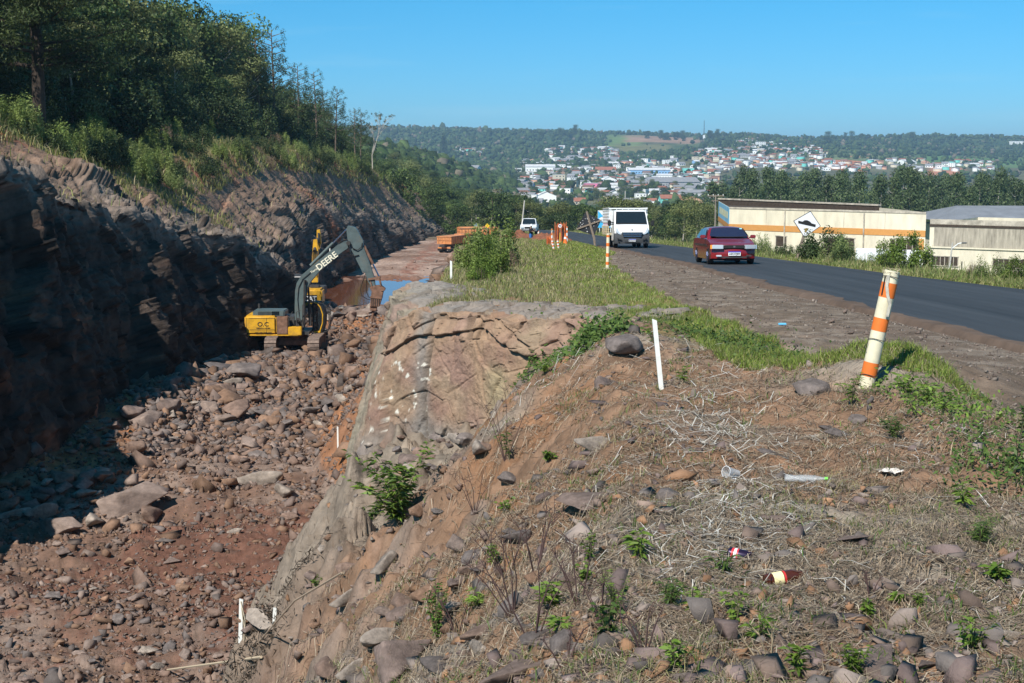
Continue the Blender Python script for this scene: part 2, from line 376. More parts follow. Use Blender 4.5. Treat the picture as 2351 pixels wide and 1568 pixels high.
# --- the valley and the hills behind the town
NU, ND = 520, 520
us = np.linspace(-.62, .62, NU); Ds = np.exp(np.linspace(math.log(330), math.log(9000), ND))
Y = np.repeat(Ds[:, None], NU, 1); X = us[None, :] * Ds[:, None]; xx = X.ravel(); yy = Y.ravel()
zz = valley(xx, yy) - 1.2 * (yy < 420)
n1 = fbm2(xx, yy, 1 / 90., 4, 7); uu = xx / yy
c = np.tile(np.array([.045, .075, .028]), (len(xx), 1)); c = mixc(c, (.10, .12, .045), sst(.0, .4, n1))
c = mixc(c, (.16, .14, .09), sst(650, 850, yy) * (1 - sst(2200, 2500, yy)) * sst(-.05, .05, uu) * .6)
def field(px0, px1, D0, D1, colr, soft=.004):
    global c
    u0 = (px0 - CX) / FPX; u1 = (px1 - CX) / FPX; jit = .006 * n1
    w = sst(u0 - soft, u0 + soft, uu + jit) * (1 - sst(u1 - soft, u1 + soft, uu + jit)) * sst(D0 - 40, D0 + 40, yy + 200 * n1) * (1 - sst(D1 - 40, D1 + 40, yy + 200 * n1))
    c = mixc(c, colr, w)
field(1395, 1470, 2850, 3320, (.14, .20, .06)); field(1435, 1605, 2980, 3330, (.30, .19, .12)); field(1410, 1540, 2560, 2900, (.16, .15, .06))
field(1880, 2100, 2050, 2450, (.13, .16, .07)); field(2100, 2420, 2150, 2600, (.10, .18, .055)); field(1895, 1985, 1900, 2150, (.42, .17, .09)); field(2120, 2200, 1850, 2010, (.45, .2, .12))
field(1720, 1860, 2000, 2500, (.16, .15, .08)); field(1250, 1420, 2150, 2450, (.17, .16, .09))
valley_o = npmesh('valley', np.stack([xx, yy, zz], 1), grid(ND, NU), M_far, cols=c, smooth=True); tag(valley_o, kind='structure')

# --- the cut rock face on the left and the hillside above it: a profile swept along the cut
Ds = np.exp(np.linspace(math.log(30), math.log(440), 860)); n = len(Ds)
jag = 1.5 * fbm2(Ds, Ds * 0, .085, 4, 201) + 1.1 * (np.abs(((Ds / 17.) % 1) - .5) * 2 - .5)
xfoot = np.interp(Ds, [30, 60, 80, 110, 150, 200, 260, 330, 440], [-17.2, -17.2, -16.3, -17, -18.5, -19, -17.5, -13, -6]) + jag * .5
xfoot0 = xfoot; xfoot = xfoot + np.interp(Ds, [30, 80, 105, 130], [2.0, 1.6, .8, 0])
zlip = np.interp(Ds, [30, 50, 60, 70, 74, 87, 96, 110, 130, 150, 200, 250, 300, 360, 440], [.6, -.4, -1.6, -2.9, -4.2, -5.2, -7.2, -8.2, -7.4, -6, -9, -12.5, -16.2, -21, -26]) + .9 * fbm2(Ds, Ds * 0, .11, 3, 205)
xlip = xfoot0 - np.interp(Ds, [90, 130], [.7, 1.9]) - np.interp(Ds, [95, 135], [.03, .12]) * np.abs(zlip - floor_z(Ds)) + .5 * jag
xb = np.interp(Ds, [30, 75, 200, 320, 380, 440], [-27, -26.5, -26.5, -26, -24, -20])
zb = np.interp(Ds, [30, 50, 75, 110, 140, 185, 250, 320, 380, 440], [4, 3, 1.4, -1.2, .3, 0, -2.5, -6, -11, -18])
zf = gz(xfoot, Ds) - .5
ztop = zb + np.interp(Ds, [30, 90, 160, 250, 330, 440], [15, 15, 14, 12, 9, 5])
def seg(x0, z0, x1, z1, k, ease=None, end=False):
    t = np.linspace(0, 1, k, endpoint=end)[None, :]
    return x0[:, None] + (x1 - x0)[:, None] * t, z0[:, None] + (z1 - z0)[:, None] * (t if ease is None else ease(t))
S = [seg(xfoot + 4, zf - .9, xfoot, zf, 6), seg(xfoot, zf, xlip, zlip, 190, lambda t: t ** .92),
     seg(xlip, zlip, xb, zb, 190, lambda t: .35 * t + .65 * t ** 1.25), seg(xb, zb, xb - 34, ztop, 60), seg(xb - 34, ztop, xb - 160, ztop + 8, 12, end=True)]
X = np.concatenate([s[0] for s in S], 1); Z = np.concatenate([s[1] for s in S], 1); m = X.shape[1]
Y = np.repeat(Ds[:, None], m, 1)
dXi = np.gradient(X, axis=1); dZi = np.gradient(Z, axis=1); L = np.hypot(dXi, dZi) + 1e-6
NX = -dZi / L * -1; NZ = dXi / L * -1                      # normal in the profile plane, outwards (right / up)
NX = np.abs(dZi / L); NZ = np.abs(dXi / L)
j = np.arange(m)[None, :] * np.ones((n, 1)); jr = 6 + 190
rockw = np.where(j < 6, 0, np.where(j < jr, 1.0, np.clip(1 - (j - jr) / 150., .10, 1))); rockw = np.where(j > jr + 190, .0, rockw)
x_, y_, z_ = X.ravel(), Y.ravel(), Z.ravel()
b1, e1 = blocks3(x_ * .22, y_ * .13, z_ * .14, 301, 1.2); b2, e2 = blocks3(x_ * .6, y_ * .42, z_ * .30, 311, 1.2); b3, e3 = blocks3(x_ * 2.1, y_ * 1.9, z_ * 1.2, 321, 1.1)
lip = np.exp(-((j.ravel() - jr) / 60.) ** 2)
b4, e4 = blocks3(x_ * 5, y_ * 4.2, z_ * 4.5, 325, 1.1)
disp = (1.2 * b1 + .62 * b2 + .30 * b3 + .11 * b4 + .55 * fbm2(y_, z_ * .12, .45, 3, 337) + .9 * fbm3(x_, y_, z_, .22, 4, 331)) * rockw.ravel()
disp = disp * (1 - .25 * lip) + .25 * fbm3(x_, y_, z_, .5, 4, 335)
gull = fbm2(y_ * 1.0 + .3 * x_, x_ * .12, .55, 4, 341)                      # rills down the soil slope
soil = ((j.ravel() > jr) & (j.ravel() < jr + 192))
disp = disp + soil * .75 * gull
edgew = np.clip((j.ravel() - 2) / 20., 0, 1)
px_ = x_ + NX.ravel() * disp * edgew; pz_ = z_ + NZ.ravel() * disp * edgew
tt = (j.ravel() - jr) / 190.
nb = fbm3(x_, y_, z_, .3, 5, 351); nc = fbm3(x_, y_, z_, 1.1, 4, 355)
c = np.tile(np.array([.052, .044, .040]), (len(x_), 1)); c = mixc(c, (.085, .069, .06), sst(0, .45, nb)); c = mixc(c, (.15, .085, .06), sst(.18, .45, nc - .3 * nb))  # near-black base puts the face's deep shade into the rock colour
c = mixc(c, (.21, .19, .175), sst(-45, 0, j.ravel() - jr) * (1 - sst(60, 130, j.ravel() - jr)) * .85); c = mixc(c, (.17, .148, .135), sst(95, 130, y_) * (j.ravel() > 30) * sst(-.3, .1, nb) * .7)  # sunlit lip and farther stretch painted paler than the shaded near face
redv = np.exp(-((y_ + .9 * (z_ + 8) - 158) / 2.2) ** 2) * sst(-14, -11, z_); c = mixc(c, (.32, .12, .06), np.clip(redv, 0, 1) * .9)
c = mixc(c, (.22, .16, .125), sst(.05, .45, tt + .35 * nb) * (tt > 0) * .85); c = mixc(c, (.27, .105, .058), sst(.62, .92, tt + .3 * nc) * sst(-.15, .2, nb))
c = mixc(c, (.11, .12, .04), sst(.97, 1.03, tt)); c = mixc(c, (.04, .05, .022), sst(1.1, 1.25, tt))
c = c * (1 - (.55 * np.exp(-(e2 / .05) ** 2) + .4 * np.exp(-(e3 / .06) ** 2)) * np.clip(rockw.ravel() * 1.5, 0, 1))[:, None]
c = c * np.array([[1.12, 1.0, .90]]) * (1 + .3 * nc[:, None]); c = np.clip(c, .008, 1)
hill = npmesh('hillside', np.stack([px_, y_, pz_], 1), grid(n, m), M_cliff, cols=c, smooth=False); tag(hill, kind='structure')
HP = np.stack([px_, y_, pz_], 1).reshape(n, m, 3)       # kept for standing things on the hillside
def hill_at(D, t):
    """point on the hillside at distance D; t 0..1 cliff foot to lip, 1..2 lip to scrub line, 2..3 wooded slope above"""
    i = int(np.clip(np.searchsorted(Ds_h, D), 0, len(Ds_h) - 1))
    jj = 6 + 190 * t if t < 2 else 6 + 380 + (t - 2) * 60
    return Vector(HP[i, int(min(jj, HP.shape[1] - 2))])
Ds_h = Ds

# --- the asphalt road
M_asph = mat('asphalt', (.042, .044, .048), rough=.75, spec=.3, var=.30, vscale=.5, bump=.006, bscale=60, streak=(5, .12, 1))
Dr = np.exp(np.linspace(math.log(9), math.log(300), 700)); k = 40
a = road_near(Dr) + .06 * fbm2(Dr, Dr * 0, .8, 4, 401); b = road_far(Dr) + .08 * fbm2(Dr, Dr * 0, .8, 4, 405)
T = np.linspace(0, 1, k)[None, :]; X = a[:, None] + (b - a)[:, None] * T; Y = np.repeat(Dr[:, None], k, 1)
Z = gz(X.ravel(), Y.ravel()).reshape(X.shape) * 0 + np.where(Y < 235, plane(Y), gz(X.ravel(), Y.ravel()).reshape(X.shape)) + .03 + .03 * np.sin(PI * T)
Z[:, 0] -= .10; Z[:, -1] -= .10
road = npmesh('road', np.stack([X, Y, Z], -1).reshape(-1, 3), grid(len(Dr), k), M_asph, smooth=True); tag(road, kind='structure')
# dust and soil carried on to the tarmac edge
M_dust = mat('road_edge_dust', (.12, .085, .065), rough=.95, spec=.1, var=.3, vscale=1.2)
Dd = np.exp(np.linspace(math.log(9), math.log(90), 900)); w = np.clip(.25 + .32 * fbm2(Dd, Dd * 0, .5, 6, 411, .6), .02, .7)
a = np.interp(Dd, Dr, a) - .12; T = np.linspace(0, 1, 5)[None, :]; X = a[:, None] + (w + .12)[:, None] * T; Y = np.repeat(Dd[:, None], 5, 1)
Z = plane(Y) + .034 + .03 * np.sin(PI * np.clip((X - a[:, None]) / 5.5, 0, 1)) + .004
Z[:, 0] -= .11
dust = npmesh('road_shoulder', np.stack([X, Y, Z], -1).reshape(-1, 3), grid(len(Dd), 5), M_dust, smooth=True); tag(dust, kind='structure')
# --- muddy water in the pit
M_water = mat('muddy_water', (.14, .052, .025), rough=.04, spec=.6)
nb_ = M_water.node_tree; bb = nb_.nodes['Principled BSDF']; wv = nb_.nodes.new('ShaderNodeTexNoise'); wv.inputs['Scale'].default_value = 1.5
bp = nb_.nodes.new('ShaderNodeBump'); bp.inputs['Distance'].default_value = .004; nb_.links.new(wv.outputs['Fac'], bp.inputs['Height']); nb_.links.new(bp.outputs[0], bb.inputs['Normal'])
o = MB().quad((-21, 112, WATER), (-3.6, 112, WATER), (-3.6, 150, WATER), (-21, 150, WATER)).build('water', M_water); tag(o, kind='structure')
# ================================================================ the blasted rock outcrop at the pit's edge
M_rockface = mat('outcrop_rock', attr=True, rough=.9, spec=.15, var=.2, vscale=7, bump=.03, bscale=13)
npth, nv = 620, 330
pth = np.array([(-3.2, 36), (-2.75, 31), (-2.72, 28.6), (-2.45, 27.7), (-1.2, 26.3), (.3, 24.6), (1.75, 22.9), (2.6, 22.6)], float)
sg = np.concatenate([[0], np.cumsum(np.hypot(*np.diff(pth, axis=0).T))]); s = np.interp(np.linspace(0, 1, npth), [0, .3, 1], [0, 7.2 / sg[-1], 1]) * sg[-1]
PX = np.interp(s, sg, pth[:, 0]); PY = np.interp(s, sg, pth[:, 1])
ker = np.ones(15) / 15; PXs = np.convolve(np.pad(PX, 7, 'edge'), ker, 'valid'); PYs = np.convolve(np.pad(PY, 7, 'edge'), ker, 'valid')
tx = np.gradient(PXs); ty = np.gradient(PYs); l = np.hypot(tx, ty); nx_ = ty / l; ny_ = -tx / l      # outward (towards the camera / left)
t = np.linspace(0, 1, nv)
H0 = plane(PYs) + .10 - .45 * np.exp(-((s - 7.7) / 1.0) ** 2) - .08 * np.sin(s * 1.7) ** 2; depth = np.interp(PXs, [-3, -2.6, -2.3, -1.5, .3, 1.0, 1.8, 2.6], [6.6, 6.6, 4.2, 2.9, 2.7, 1.9, .8, .4])
depth = np.where(s < 8.0, 6.8, depth)
# vertical profile: t 0 bottom .. .72 top of face .. 1 back of the cap
Vz = np.where(t < .72, -1 + t / .72, 0.); cap = np.clip((t - .72) / .28, 0, 1)
X = PXs[:, None] + nx_[:, None] * 0 - nx_[:, None] * cap[None, :] * 2.2
Y = PYs[:, None] - ny_[:, None] * cap[None, :] * 2.2
dz = Vz[None, :] * depth[:, None]
bat = np.where(s < 8.6, .13, .03)[:, None] + .10 * np.exp(-((s - 7.3) / .9) ** 2)[:, None]
X = X + nx_[:, None] * (-dz) * bat; Y = Y + ny_[:, None] * (-dz) * bat
Zr = H0[:, None] + dz - .10 * cap[None, :] ** 2
# rounded brow
brow = np.exp(-((t - .72) / .10) ** 2)[None, :]; Zr = Zr - .20 * brow; X = X - nx_[:, None] * .22 * brow; Y = Y - ny_[:, None] * .22 * brow
h = (-dz)                                                             # metres below the top
al = s[:, None] - 8.0                                                 # metres along the face from the left corner
face = (t < .74)[None, :] * np.ones_like(X)
# big smooth slabs parted by curved joints, an overhanging course of rounded blocks along the top
x_, y_, z_ = X.ravel(), Y.ravel(), Zr.ravel(); AL = (al + 0 * X).ravel(); HH = h.ravel()
j1 = np.abs(AL - (1.55 + .10 * np.sin(HH * 2.2) + .08 * fbm2(AL, HH, 1.2, 3, 501)))
j2 = np.abs(AL - (3.3 + .35 * (HH - 1.2) + .1 * np.sin(HH * 3)))
j3 = np.abs(HH - (.50 + .16 * np.sin(AL * 1.35 + .4) + .14 * fbm2(AL, HH, 1.6, 4, 503) + .10 * np.maximum(AL - 2.6, 0)))
slab = .13 * np.sin(AL * 1.9 + .6) + .17 * fbm3(x_, y_, z_, .55, 3, 505)
over = .12 * (1 - sst(-.03, .05, HH - (.50 + .16 * np.sin(AL * 1.35 + .4) + .14 * fbm2(AL, HH, 1.6, 4, 503) + .10 * np.maximum(AL - 2.6, 0)))) * (AL > -.2)
bl, be = blocks3(AL * 1.3, HH * 1.2 + 3, 0 * AL, 511, .8); bs2, _e = blocks3(x_ * 9, y_ * 9, z_ * 7, 525, 1.0); bs, bse = blocks3(x_ * 3.2, y_ * 3.2, z_ * 3.2, 521, .9)
top = (HH < .62).astype(float); low = sst(2.0, 2.5, HH) * (AL > .2)
d = slab + over + .17 * bl * (.35 + top) + .05 * bs * (.5 + low * 2.2 + top * .8) + .022 * bs2 + .05 * fbm3(x_, y_, z_, 2.2, 6, 531, .6)
d = d - .10 * np.exp(-(j1 / .05) ** 2) - .05 * np.exp(-(j2 / .03) ** 2) - .10 * np.exp(-(j3 / .028) ** 2)
d = d - .10 * top * np.exp(-(be / .05) ** 2) - .03 * (1 - top) * np.exp(-(be / .025) ** 2)
left = (AL < .15); colu, cole = blocks3(AL * 2.2, HH * .45, 0 * AL, 541, .6); d = d + left * (.14 * colu - .06 * np.exp(-(cole / .05) ** 2) + .10 * fbm2(AL, HH * .25, 2.4, 4, 545))
X = (x_ + np.repeat(nx_, nv) * d * .8); Yv = (y_ + np.repeat(ny_, nv) * d * .8); Zv = z_ + (t > .70)[None, :].repeat(npth, 0).ravel() * (.10 * bs + .12 * fbm3(x_, y_, z_, 1.5, 4, 551))
n1 = fbm3(x_, y_, z_, .8, 4, 561); n2 = fbm2(AL + .35 * HH, HH - .3 * AL, 1.1, 5, 563); n3 = fbm3(x_, y_, z_, 6, 4, 567)
c = np.tile(np.array([.30, .20, .13]), (len(x_), 1))
c = mixc(c, (.27, .17, .13), sst(-.2, .35, n1)); c = mixc(c, (.29, .22, .145), sst(-.05, .5, n2) * .8); c = mixc(c, (.23, .125, .105), sst(.0, .6, -n1 + .4 * n2) * .7)
c = mixc(c, (.20, .185, .17), np.exp(-((AL - 1.42) / .18) ** 2) * .75)
c = mixc(c, (.28, .235, .14), np.exp(-((AL - 3.6 - .1 * HH) / .35) ** 2) * sst(.8, 1.2, HH) * .7)
c = mixc(c, (.22, .20, .14), left * sst(-.2, .1, fbm2(AL, HH * .3, 2.0, 4, 571)) * .8); c = mixc(c, (.22, .19, .165), left * .35)
c = mixc(c, (.22, .20, .18), ((t > .78)[None, :].repeat(npth, 0).ravel()) * .8); c = mixc(c, (.20, .185, .17), low * .7)
crk = np.maximum.reduce([np.exp(-(j1 / .03) ** 2), np.exp(-(j3 / .03) ** 2), .8 * top * np.exp(-(be / .03) ** 2), .5 * np.exp(-(j2 / .02) ** 2)]); c = mixc(c, (.10, .075, .055), crk * .7)
n4 = fbm3(x_, y_, z_, 11, 4, 577); li = sst(.40, .50, .6 * n3 + n4 * .8 + .28 * np.exp(-((AL - .95) / .45) ** 2 - ((HH - 1.9) / .55) ** 2)) * (AL > .2) * (AL < 1.7) * (HH > 1.0); c = mixc(c, (.62, .58, .5), li)
c = np.clip(c * (1 + .22 * n3[:, None]), .01, 1)
oc = npmesh('rock_outcrop', np.stack([X, Yv, Zv], 1), grid(npth, nv), M_rockface, cols=c, smooth=True)
tag(oc, 'big tan and reddish split rock face standing between the pit and the grass verge', 'rock outcrop')
# ================================================================ vegetation
def unit(v): return v / (np.linalg.norm(v, axis=1, keepdims=True) + 1e-9)
def leaves(P, N, L, Wd, col, jit=.7, droop=0.0, r=rng):
    """one diamond leaf (or spray of leaves) per point; N = way it faces"""
    k = len(P); n = unit(N + jit * r.normal(size=(k, 3)))
    a = unit(np.cross(n, r.normal(size=(k, 3)))); 
    if droop: a = unit(a + np.array([0, 0, -droop])); n = unit(np.cross(a, np.cross(n, a)))
    b = np.cross(n, a); L = (L * r.uniform(.6, 1.35, k))[:, None]; w = (Wd * r.uniform(.6, 1.3, k))[:, None]
    V = np.stack([P - a * L * .5, P + b * w * .5 + n * w * .12, P + a * L * .5, P - b * w * .5 + n * w * .12], 1).reshape(-1, 3)
    F = np.arange(4 * k).reshape(k, 4); cc = np.repeat(col * r.uniform(.7, 1.3, (k, 1)), 4, 0)
    return V, F, cc
def merge(parts):
    V = []; F = []; Cc = []; b = 0
    for v, f, c in parts:
        V.append(v); F.append(f + b); Cc.append(c); b += len(v)
    return np.concatenate(V), np.concatenate(F), np.concatenate(Cc)
def clumped(cl, n, L, Wd, c0, c1, seed, jit=.6, droop=0, fill=.35):
    """cl: list of (centre, radii); leaves on the shells of the clumps"""
    r = np.random.default_rng(seed); parts = []
    tot = sum(np.prod(q[1]) ** .67 for q in cl)
    for c, rad in cl:
        k = max(6, int(n * np.prod(rad) ** .67 / tot)); d = unit(r.normal(size=(k, 3)))
        rr = np.where(r.uniform(size=k) < fill, r.uniform(.3, .9, k), r.uniform(.85, 1.15, k))
        P = np.asarray(c) + d * np.asarray(rad) * rr[:, None] + r.normal(size=(k, 3)) * .05 * np.mean(rad)
        t = r.uniform(); col = np.asarray(c0) * (1 - t) + np.asarray(c1) * t
        parts.append(leaves(P, d + [0, 0, .25], L, Wd, np.tile(col, (k, 1)), jit, droop, r))
    return merge(parts)
M_leaf = leafmat('foliage'); M_bark = mat('bark', (.16, .12, .09), rough=.95, var=.4, vscale=6, objvar=.2)
M_palebark = mat('pale_bark', (.42, .38, .33), rough=.9, var=.3, vscale=3)
def trunk_mb(h, r0, lean=0, seed=0, branches=6, reach=3.0, b0=.35):
    q = random.Random(seed); mb = MB(); pts = []
    for i in range(6): pts.append((lean * (i / 5) ** 1.4 + q.uniform(-.12, .12), q.uniform(-.12, .12), h * i / 5 - (.6 if i == 0 else 0)))
    mb.tube(pts, [r0 * (1 - .8 * i / 5) for i in range(6)], 7)
    for k in range(branches):
        z = h * q.uniform(b0, .92); a = q.uniform(0, 2 * PI); ln = reach * q.uniform(.6, 1.1) * (1.1 - z / h * .5)
        p0 = Vector((lean * (z / h) ** 1.4, 0, z)); p2 = p0 + Vector((math.cos(a) * ln, math.sin(a) * ln, ln * q.uniform(.25, .8))); p1 = (p0 + p2) / 2 + Vector((0, 0, -.1 * ln))
        mb.tube([p0, p1, p2], [r0 * .38, r0 * .25, r0 * .08], 5)
    return mb
protos = []
def tree_proto(name, h, crown, bark, trunk, label='x', cat='tree'):
    t = thing(name, (0, 0, -500), label, cat)
    trunk.build('trunk', bark, t, smooth=True)
    v, f, c = crown; npmesh('crown', v, f, M_leaf, t, cols=c)
    protos.append(t); return t
def round_crown(seed, h, rx, n, K, c0, c1, L, Wd, low=.22, droop=0):
    q = random.Random(seed); cl = []
    for k in range(K):
        a = q.uniform(0, 2 * PI); zt = q.uniform(low, 1); rr = rx * math.sqrt(max(0.05, 1 - ((zt - .55) / .55) ** 2)) * q.uniform(.35, .95)
        s = q.uniform(.16, .30) * h * .5
        cl.append(((math.cos(a) * rr, math.sin(a) * rr, zt * h - s * .6), (s * 1.15, s * 1.15, s * q.uniform(.6, .9))))
    return clumped(cl, n, L, Wd, c0, c1, seed, jit=.42, droop=droop, fill=.12)
DG0, DG1 = (.026, .047, .013), (.072, .108, .03); MG0, MG1 = (.045, .075, .02), (.115, .16, .042); OG0, OG1 = (.10, .12, .04), (.18, .20, .07)
tp_dark = tree_proto('forest_tree', 11, round_crown(1, 11, 4.0, 5600, 30, DG0, DG1, .40, .30), M_bark, trunk_mb(9, .22, .4, 1))
tp_mid = tree_proto('forest_tree', 10, round_crown(2, 10, 3.7, 5600, 27, MG0, MG1, .38, .28), M_bark, trunk_mb(8, .2, -.3, 2))
tp_olive = tree_proto('forest_tree', 12, round_crown(3, 12, 3.7, 5400, 32, OG0, OG1, .36, .24), M_palebark, trunk_mb(10, .2, .5, 3))
tp_tall = tree_proto('forest_tree', 14, round_crown(4, 14, 3.4, 5600, 30, DG0, MG1, .40, .28, low=.25), M_bark, trunk_mb(12, .24, .3, 4))
# skyline pine with tufts at the ends of upswept branches
def tuft_tree(seed, h):
    q = random.Random(seed); cl = []; mb = MB()
    mb.tube([(0, 0, -.6), (.1, .05, h * .5), (0, 0, h)], [.18, .13, .04], 6)
    for k in range(30):
        z = h * (.38 + .62 * k / 30); a = k * 2.4 + q.uniform(-.3, .3); ln = (1.25 - z / h) * 3.2 * q.uniform(.7, 1.15) + .25
        e = Vector((math.cos(a) * ln, math.sin(a) * ln, z + ln * .35)); mb.tube([(0, 0, z), e], [.06, .02], 4)
        for j in range(3):
            s = q.uniform(.26, .48); cl.append((e * (1 - .14 * j) + Vector((0, 0, .14 * j)) + Vector((q.uniform(-.3, .3), q.uniform(-.3, .3), q.uniform(-.2, .3))), (s, s, s * 1.2)))
    return clumped(cl, 3600, .26, .09, (.03, .055, .022), (.075, .11, .045), seed, fill=.5), mb
cr, mb = tuft_tree(5, 13); tp_tuft = tree_proto('pine_tree', 13, cr, M_bark, mb)
# old pine with flat layered boughs
def layered(seed, h, reach, tiers):
    q = random.Random(seed); mb = MB(); cl = []
    mb.tube([(0, 0, -.6), (.25, 0, h * .3), (-.1, .1, h * .65), (0, 0, h)], [.42, .34, .2, .05], 9)
    for k in range(tiers):
        z = h * (.22 + .76 * k / tiers) + q.uniform(-.3, .3)
        for j in range(3):
            a = q.uniform(0, 2 * PI); ln = reach * (1.12 - (z / h) ** 1.6 * .75) * q.uniform(.6, 1.1); e = Vector((math.cos(a) * ln, math.sin(a) * ln, z + q.uniform(-.05, .22) * ln))
            mb.tube([(0, 0, z), Vector((e.x * .5, e.y * .5, z + .05 * ln)), e], [.10, .07, .02], 5)
            for i in range(6):
                f = .35 + .13 * i + q.uniform(-.04, .04); s = ln * .17 * q.uniform(.7, 1.2)
                cl.append(((e.x * f + q.uniform(-.5, .5), e.y * f + q.uniform(-.5, .5), z + (e.z - z) * f + q.uniform(0, .3)), (s * 1.5, s * 1.5, s * .45)))
    return clumped(cl, 26000, .34, .07, (.032, .055, .018), (.10, .13, .04), seed, jit=.9, fill=.6), mb
cr, mb = layered(6, 17, 6.0, 24); tp_pine = tree_proto('old_pine_tree', 17, cr, mat('dark_bark', (.06, .045, .035), rough=1, var=.3), mb)
def euc(seed, h):
    q = random.Random(seed); cl = []; mb = trunk_mb(h * .95, .26, q.uniform(-.8, .8), seed, 9, 2.6, .3)
    for k in range(44):
        zt = q.uniform(.20, 1.0); a = q.uniform(0, 2 * PI); rr = 3.9 * math.sin(min(1, (1.06 - zt) * 1.45) * PI * .5) * q.uniform(.2, 1.0)
        s = q.uniform(.7, 1.5); cl.append(((math.cos(a) * rr, math.sin(a) * rr, zt * h - .8), (s, s, s * 1.5)))
    return clumped(cl, 4600, .55, .26, (.055, .088, .035), (.12, .16, .065), seed, droop=.8), mb
tp_euc = []
for s_ in (7, 8, 9):
    cr, mb = euc(s_, 23); tp_euc.append(tree_proto('eucalyptus_tree', 23, cr, M_palebark, mb))
# thin pale tree, almost bare
def bare(seed, h):
    q = random.Random(seed); mb = MB(); cl = []
    def br(p, d, ln, r, lv):
        e = p + d * ln; mb.tube([p, (p + e) / 2 + Vector((q.uniform(-.1, .1), q.uniform(-.1, .1), 0)) * ln * .5, e], [r, r * .8, r * .5], 5)
        if lv == 0:
            if q.random() < .45: s = q.uniform(.15, .3); cl.append((tuple(e), (s, s, s)))
            return
        for k in range(3): br(e, (d + Vector((q.uniform(-.75, .75), q.uniform(-.75, .75), q.uniform(-.05, .5)))).normalized(), ln * q.uniform(.55, .8), r * .55, lv - 1)
    br(Vector((0, 0, -.5)), Vector((.1, 0, 1)), h * .36, .13, 4)
    return clumped(cl, 700, .22, .12, (.08, .09, .04), (.16, .15, .08), seed), mb
cr, mb = bare(10, 11); tp_bare = tree_proto('bare_tree', 11, cr, M_palebark, mb)
# shrubs
def shrub(name, seed, h, w, n, c0, c1, L, Wd, K=26, up=1.0):
    q = random.Random(seed); cl = []; mb = MB()
    for k in range(K):
        a = q.uniform(0, 2 * PI); rr = w * .5 * math.sqrt(q.random()); z = h * q.uniform(.25, 1) * (1 - .45 * (rr / (w * .5)) ** 2); s = w * q.uniform(.07, .15)
        cl.append(((math.cos(a) * rr, math.sin(a) * rr, z), (s, s, s * 1.5 * up)))
        if k % 2 == 0: mb.tube([(math.cos(a) * rr * .15, math.sin(a) * rr * .15, -.15), (math.cos(a) * rr * .7, math.sin(a) * rr * .7, z * .6), (math.cos(a) * rr, math.sin(a) * rr, z)], [.03, .02, .008], 4)
    t = thing(name, (0, 0, -500), 'x', 'shrub'); mb.build('stems', M_bark, t)
    v, f, c = clumped(cl, n, L, Wd, c0, c1, seed, jit=.9, fill=.6); npmesh('leaves', v, f, M_leaf, t, cols=c); protos.append(t); return t
sp_feather = shrub('scrub_bush', 11, 2.4, 2.6, 3600, (.15, .21, .05), (.26, .31, .10), .19, .06, up=1.8)
sp_feather2 = shrub('scrub_bush', 12, 2.0, 3.0, 3600, (.13, .18, .05), (.23, .27, .10), .18, .06, up=1.6)
sp_dark = shrub('scrub_bush', 13, 2.1, 2.8, 3000, (.03, .052, .018), (.07, .10, .035), .16, .09)
sp_brown = shrub('dry_bush', 14, 1.8, 2.0, 1700, (.17, .12, .085), (.24, .17, .11), .16, .035, up=1.9)
sp_broad = shrub('leafy_shrub', 15, 2.4, 2.6, 4200, (.07, .12, .02), (.17, .23, .045), .14, .075, K=34)
def put(p, loc, label, group=None, sc=1, rz=None, cat=None, name=None):
    o = copy_tree(p); o.location = loc; o.scale = (sc * random.uniform(.93, 1.07), sc * random.uniform(.93, 1.07), sc); o.rotation_euler = (random.uniform(-.04, .04), random.uniform(-.04, .04), random.uniform(0, 6.28) if rz is None else rz)
    o['label'] = label
    if group: o['group'] = group
    if cat: o['category'] = cat
    if name: o.name = name
    return o

# --- the wood on the hillside
put(tp_pine, hill_at(82, 2.03) + Vector((0, 0, -.3)), 'big old pine with layered boughs and dark trunk above the cliff at far left', None, 1.0, 1.0)
LBL = {id(tp_dark): 'dark green broad crowned tree in the wood on the left hillside', id(tp_mid): 'mid green bushy tree in the wood on the left hillside', id(tp_olive): 'olive green tree with pale trunk in the wood on the left hillside', id(tp_tall): 'tall dark narrow tree in the wood on the left hillside'}
rr_ = random.Random(3); spots = []
D = 44.0
while D < 400:
    for row, t in enumerate((2.27, 2.38, 2.52, 2.70, 2.92)):
        if (row > 2 and D > 180) or (row == 4 and D > 110) or (row > 1 and D > 300): continue
        spots.append((D * rr_.uniform(.985, 1.015), t + rr_.uniform(-.05, .05), row))
    D *= 1.036 if D > 120 else 1.05
for D, t, row in spots:
    p = rr_.choice([tp_dark, tp_dark, tp_mid, tp_olive, tp_tall] if row < 3 else [tp_mid, tp_dark, tp_tall])
    sc = rr_.uniform(.72, 1.08) * (.85 if row == 0 else 1.06) * (1.0 if D < 210 else .8) * (1.0 if D < 300 else .8)
    if 130 < D < 250 and row == 0: sc *= .7
    put(p, hill_at(D, t) + Vector((0, 0, -.3)), LBL[id(p)], 'trees of the wood on the left hillside', sc)
for px, D, s in ((640, 215, 1.25), (690, 228, 1.0), (735, 240, 1.05), (752, 255, .9), (775, 250, .95), (830, 290, .9), (600, 190, 1.0), (815, 275, .85)):
    x = (px - CX) / FPX * D; i = int(np.searchsorted(Ds_h, D)); q = int(np.argmin(np.abs(HP[i, 190:, 0] - x))) + 190
    put(tp_tuft, Vector((HP[i, q, 0], D, HP[i, q, 2] - .3)), 'tufted pine showing against the sky on the left ridge', 'tufted pines along the ridge line', s)
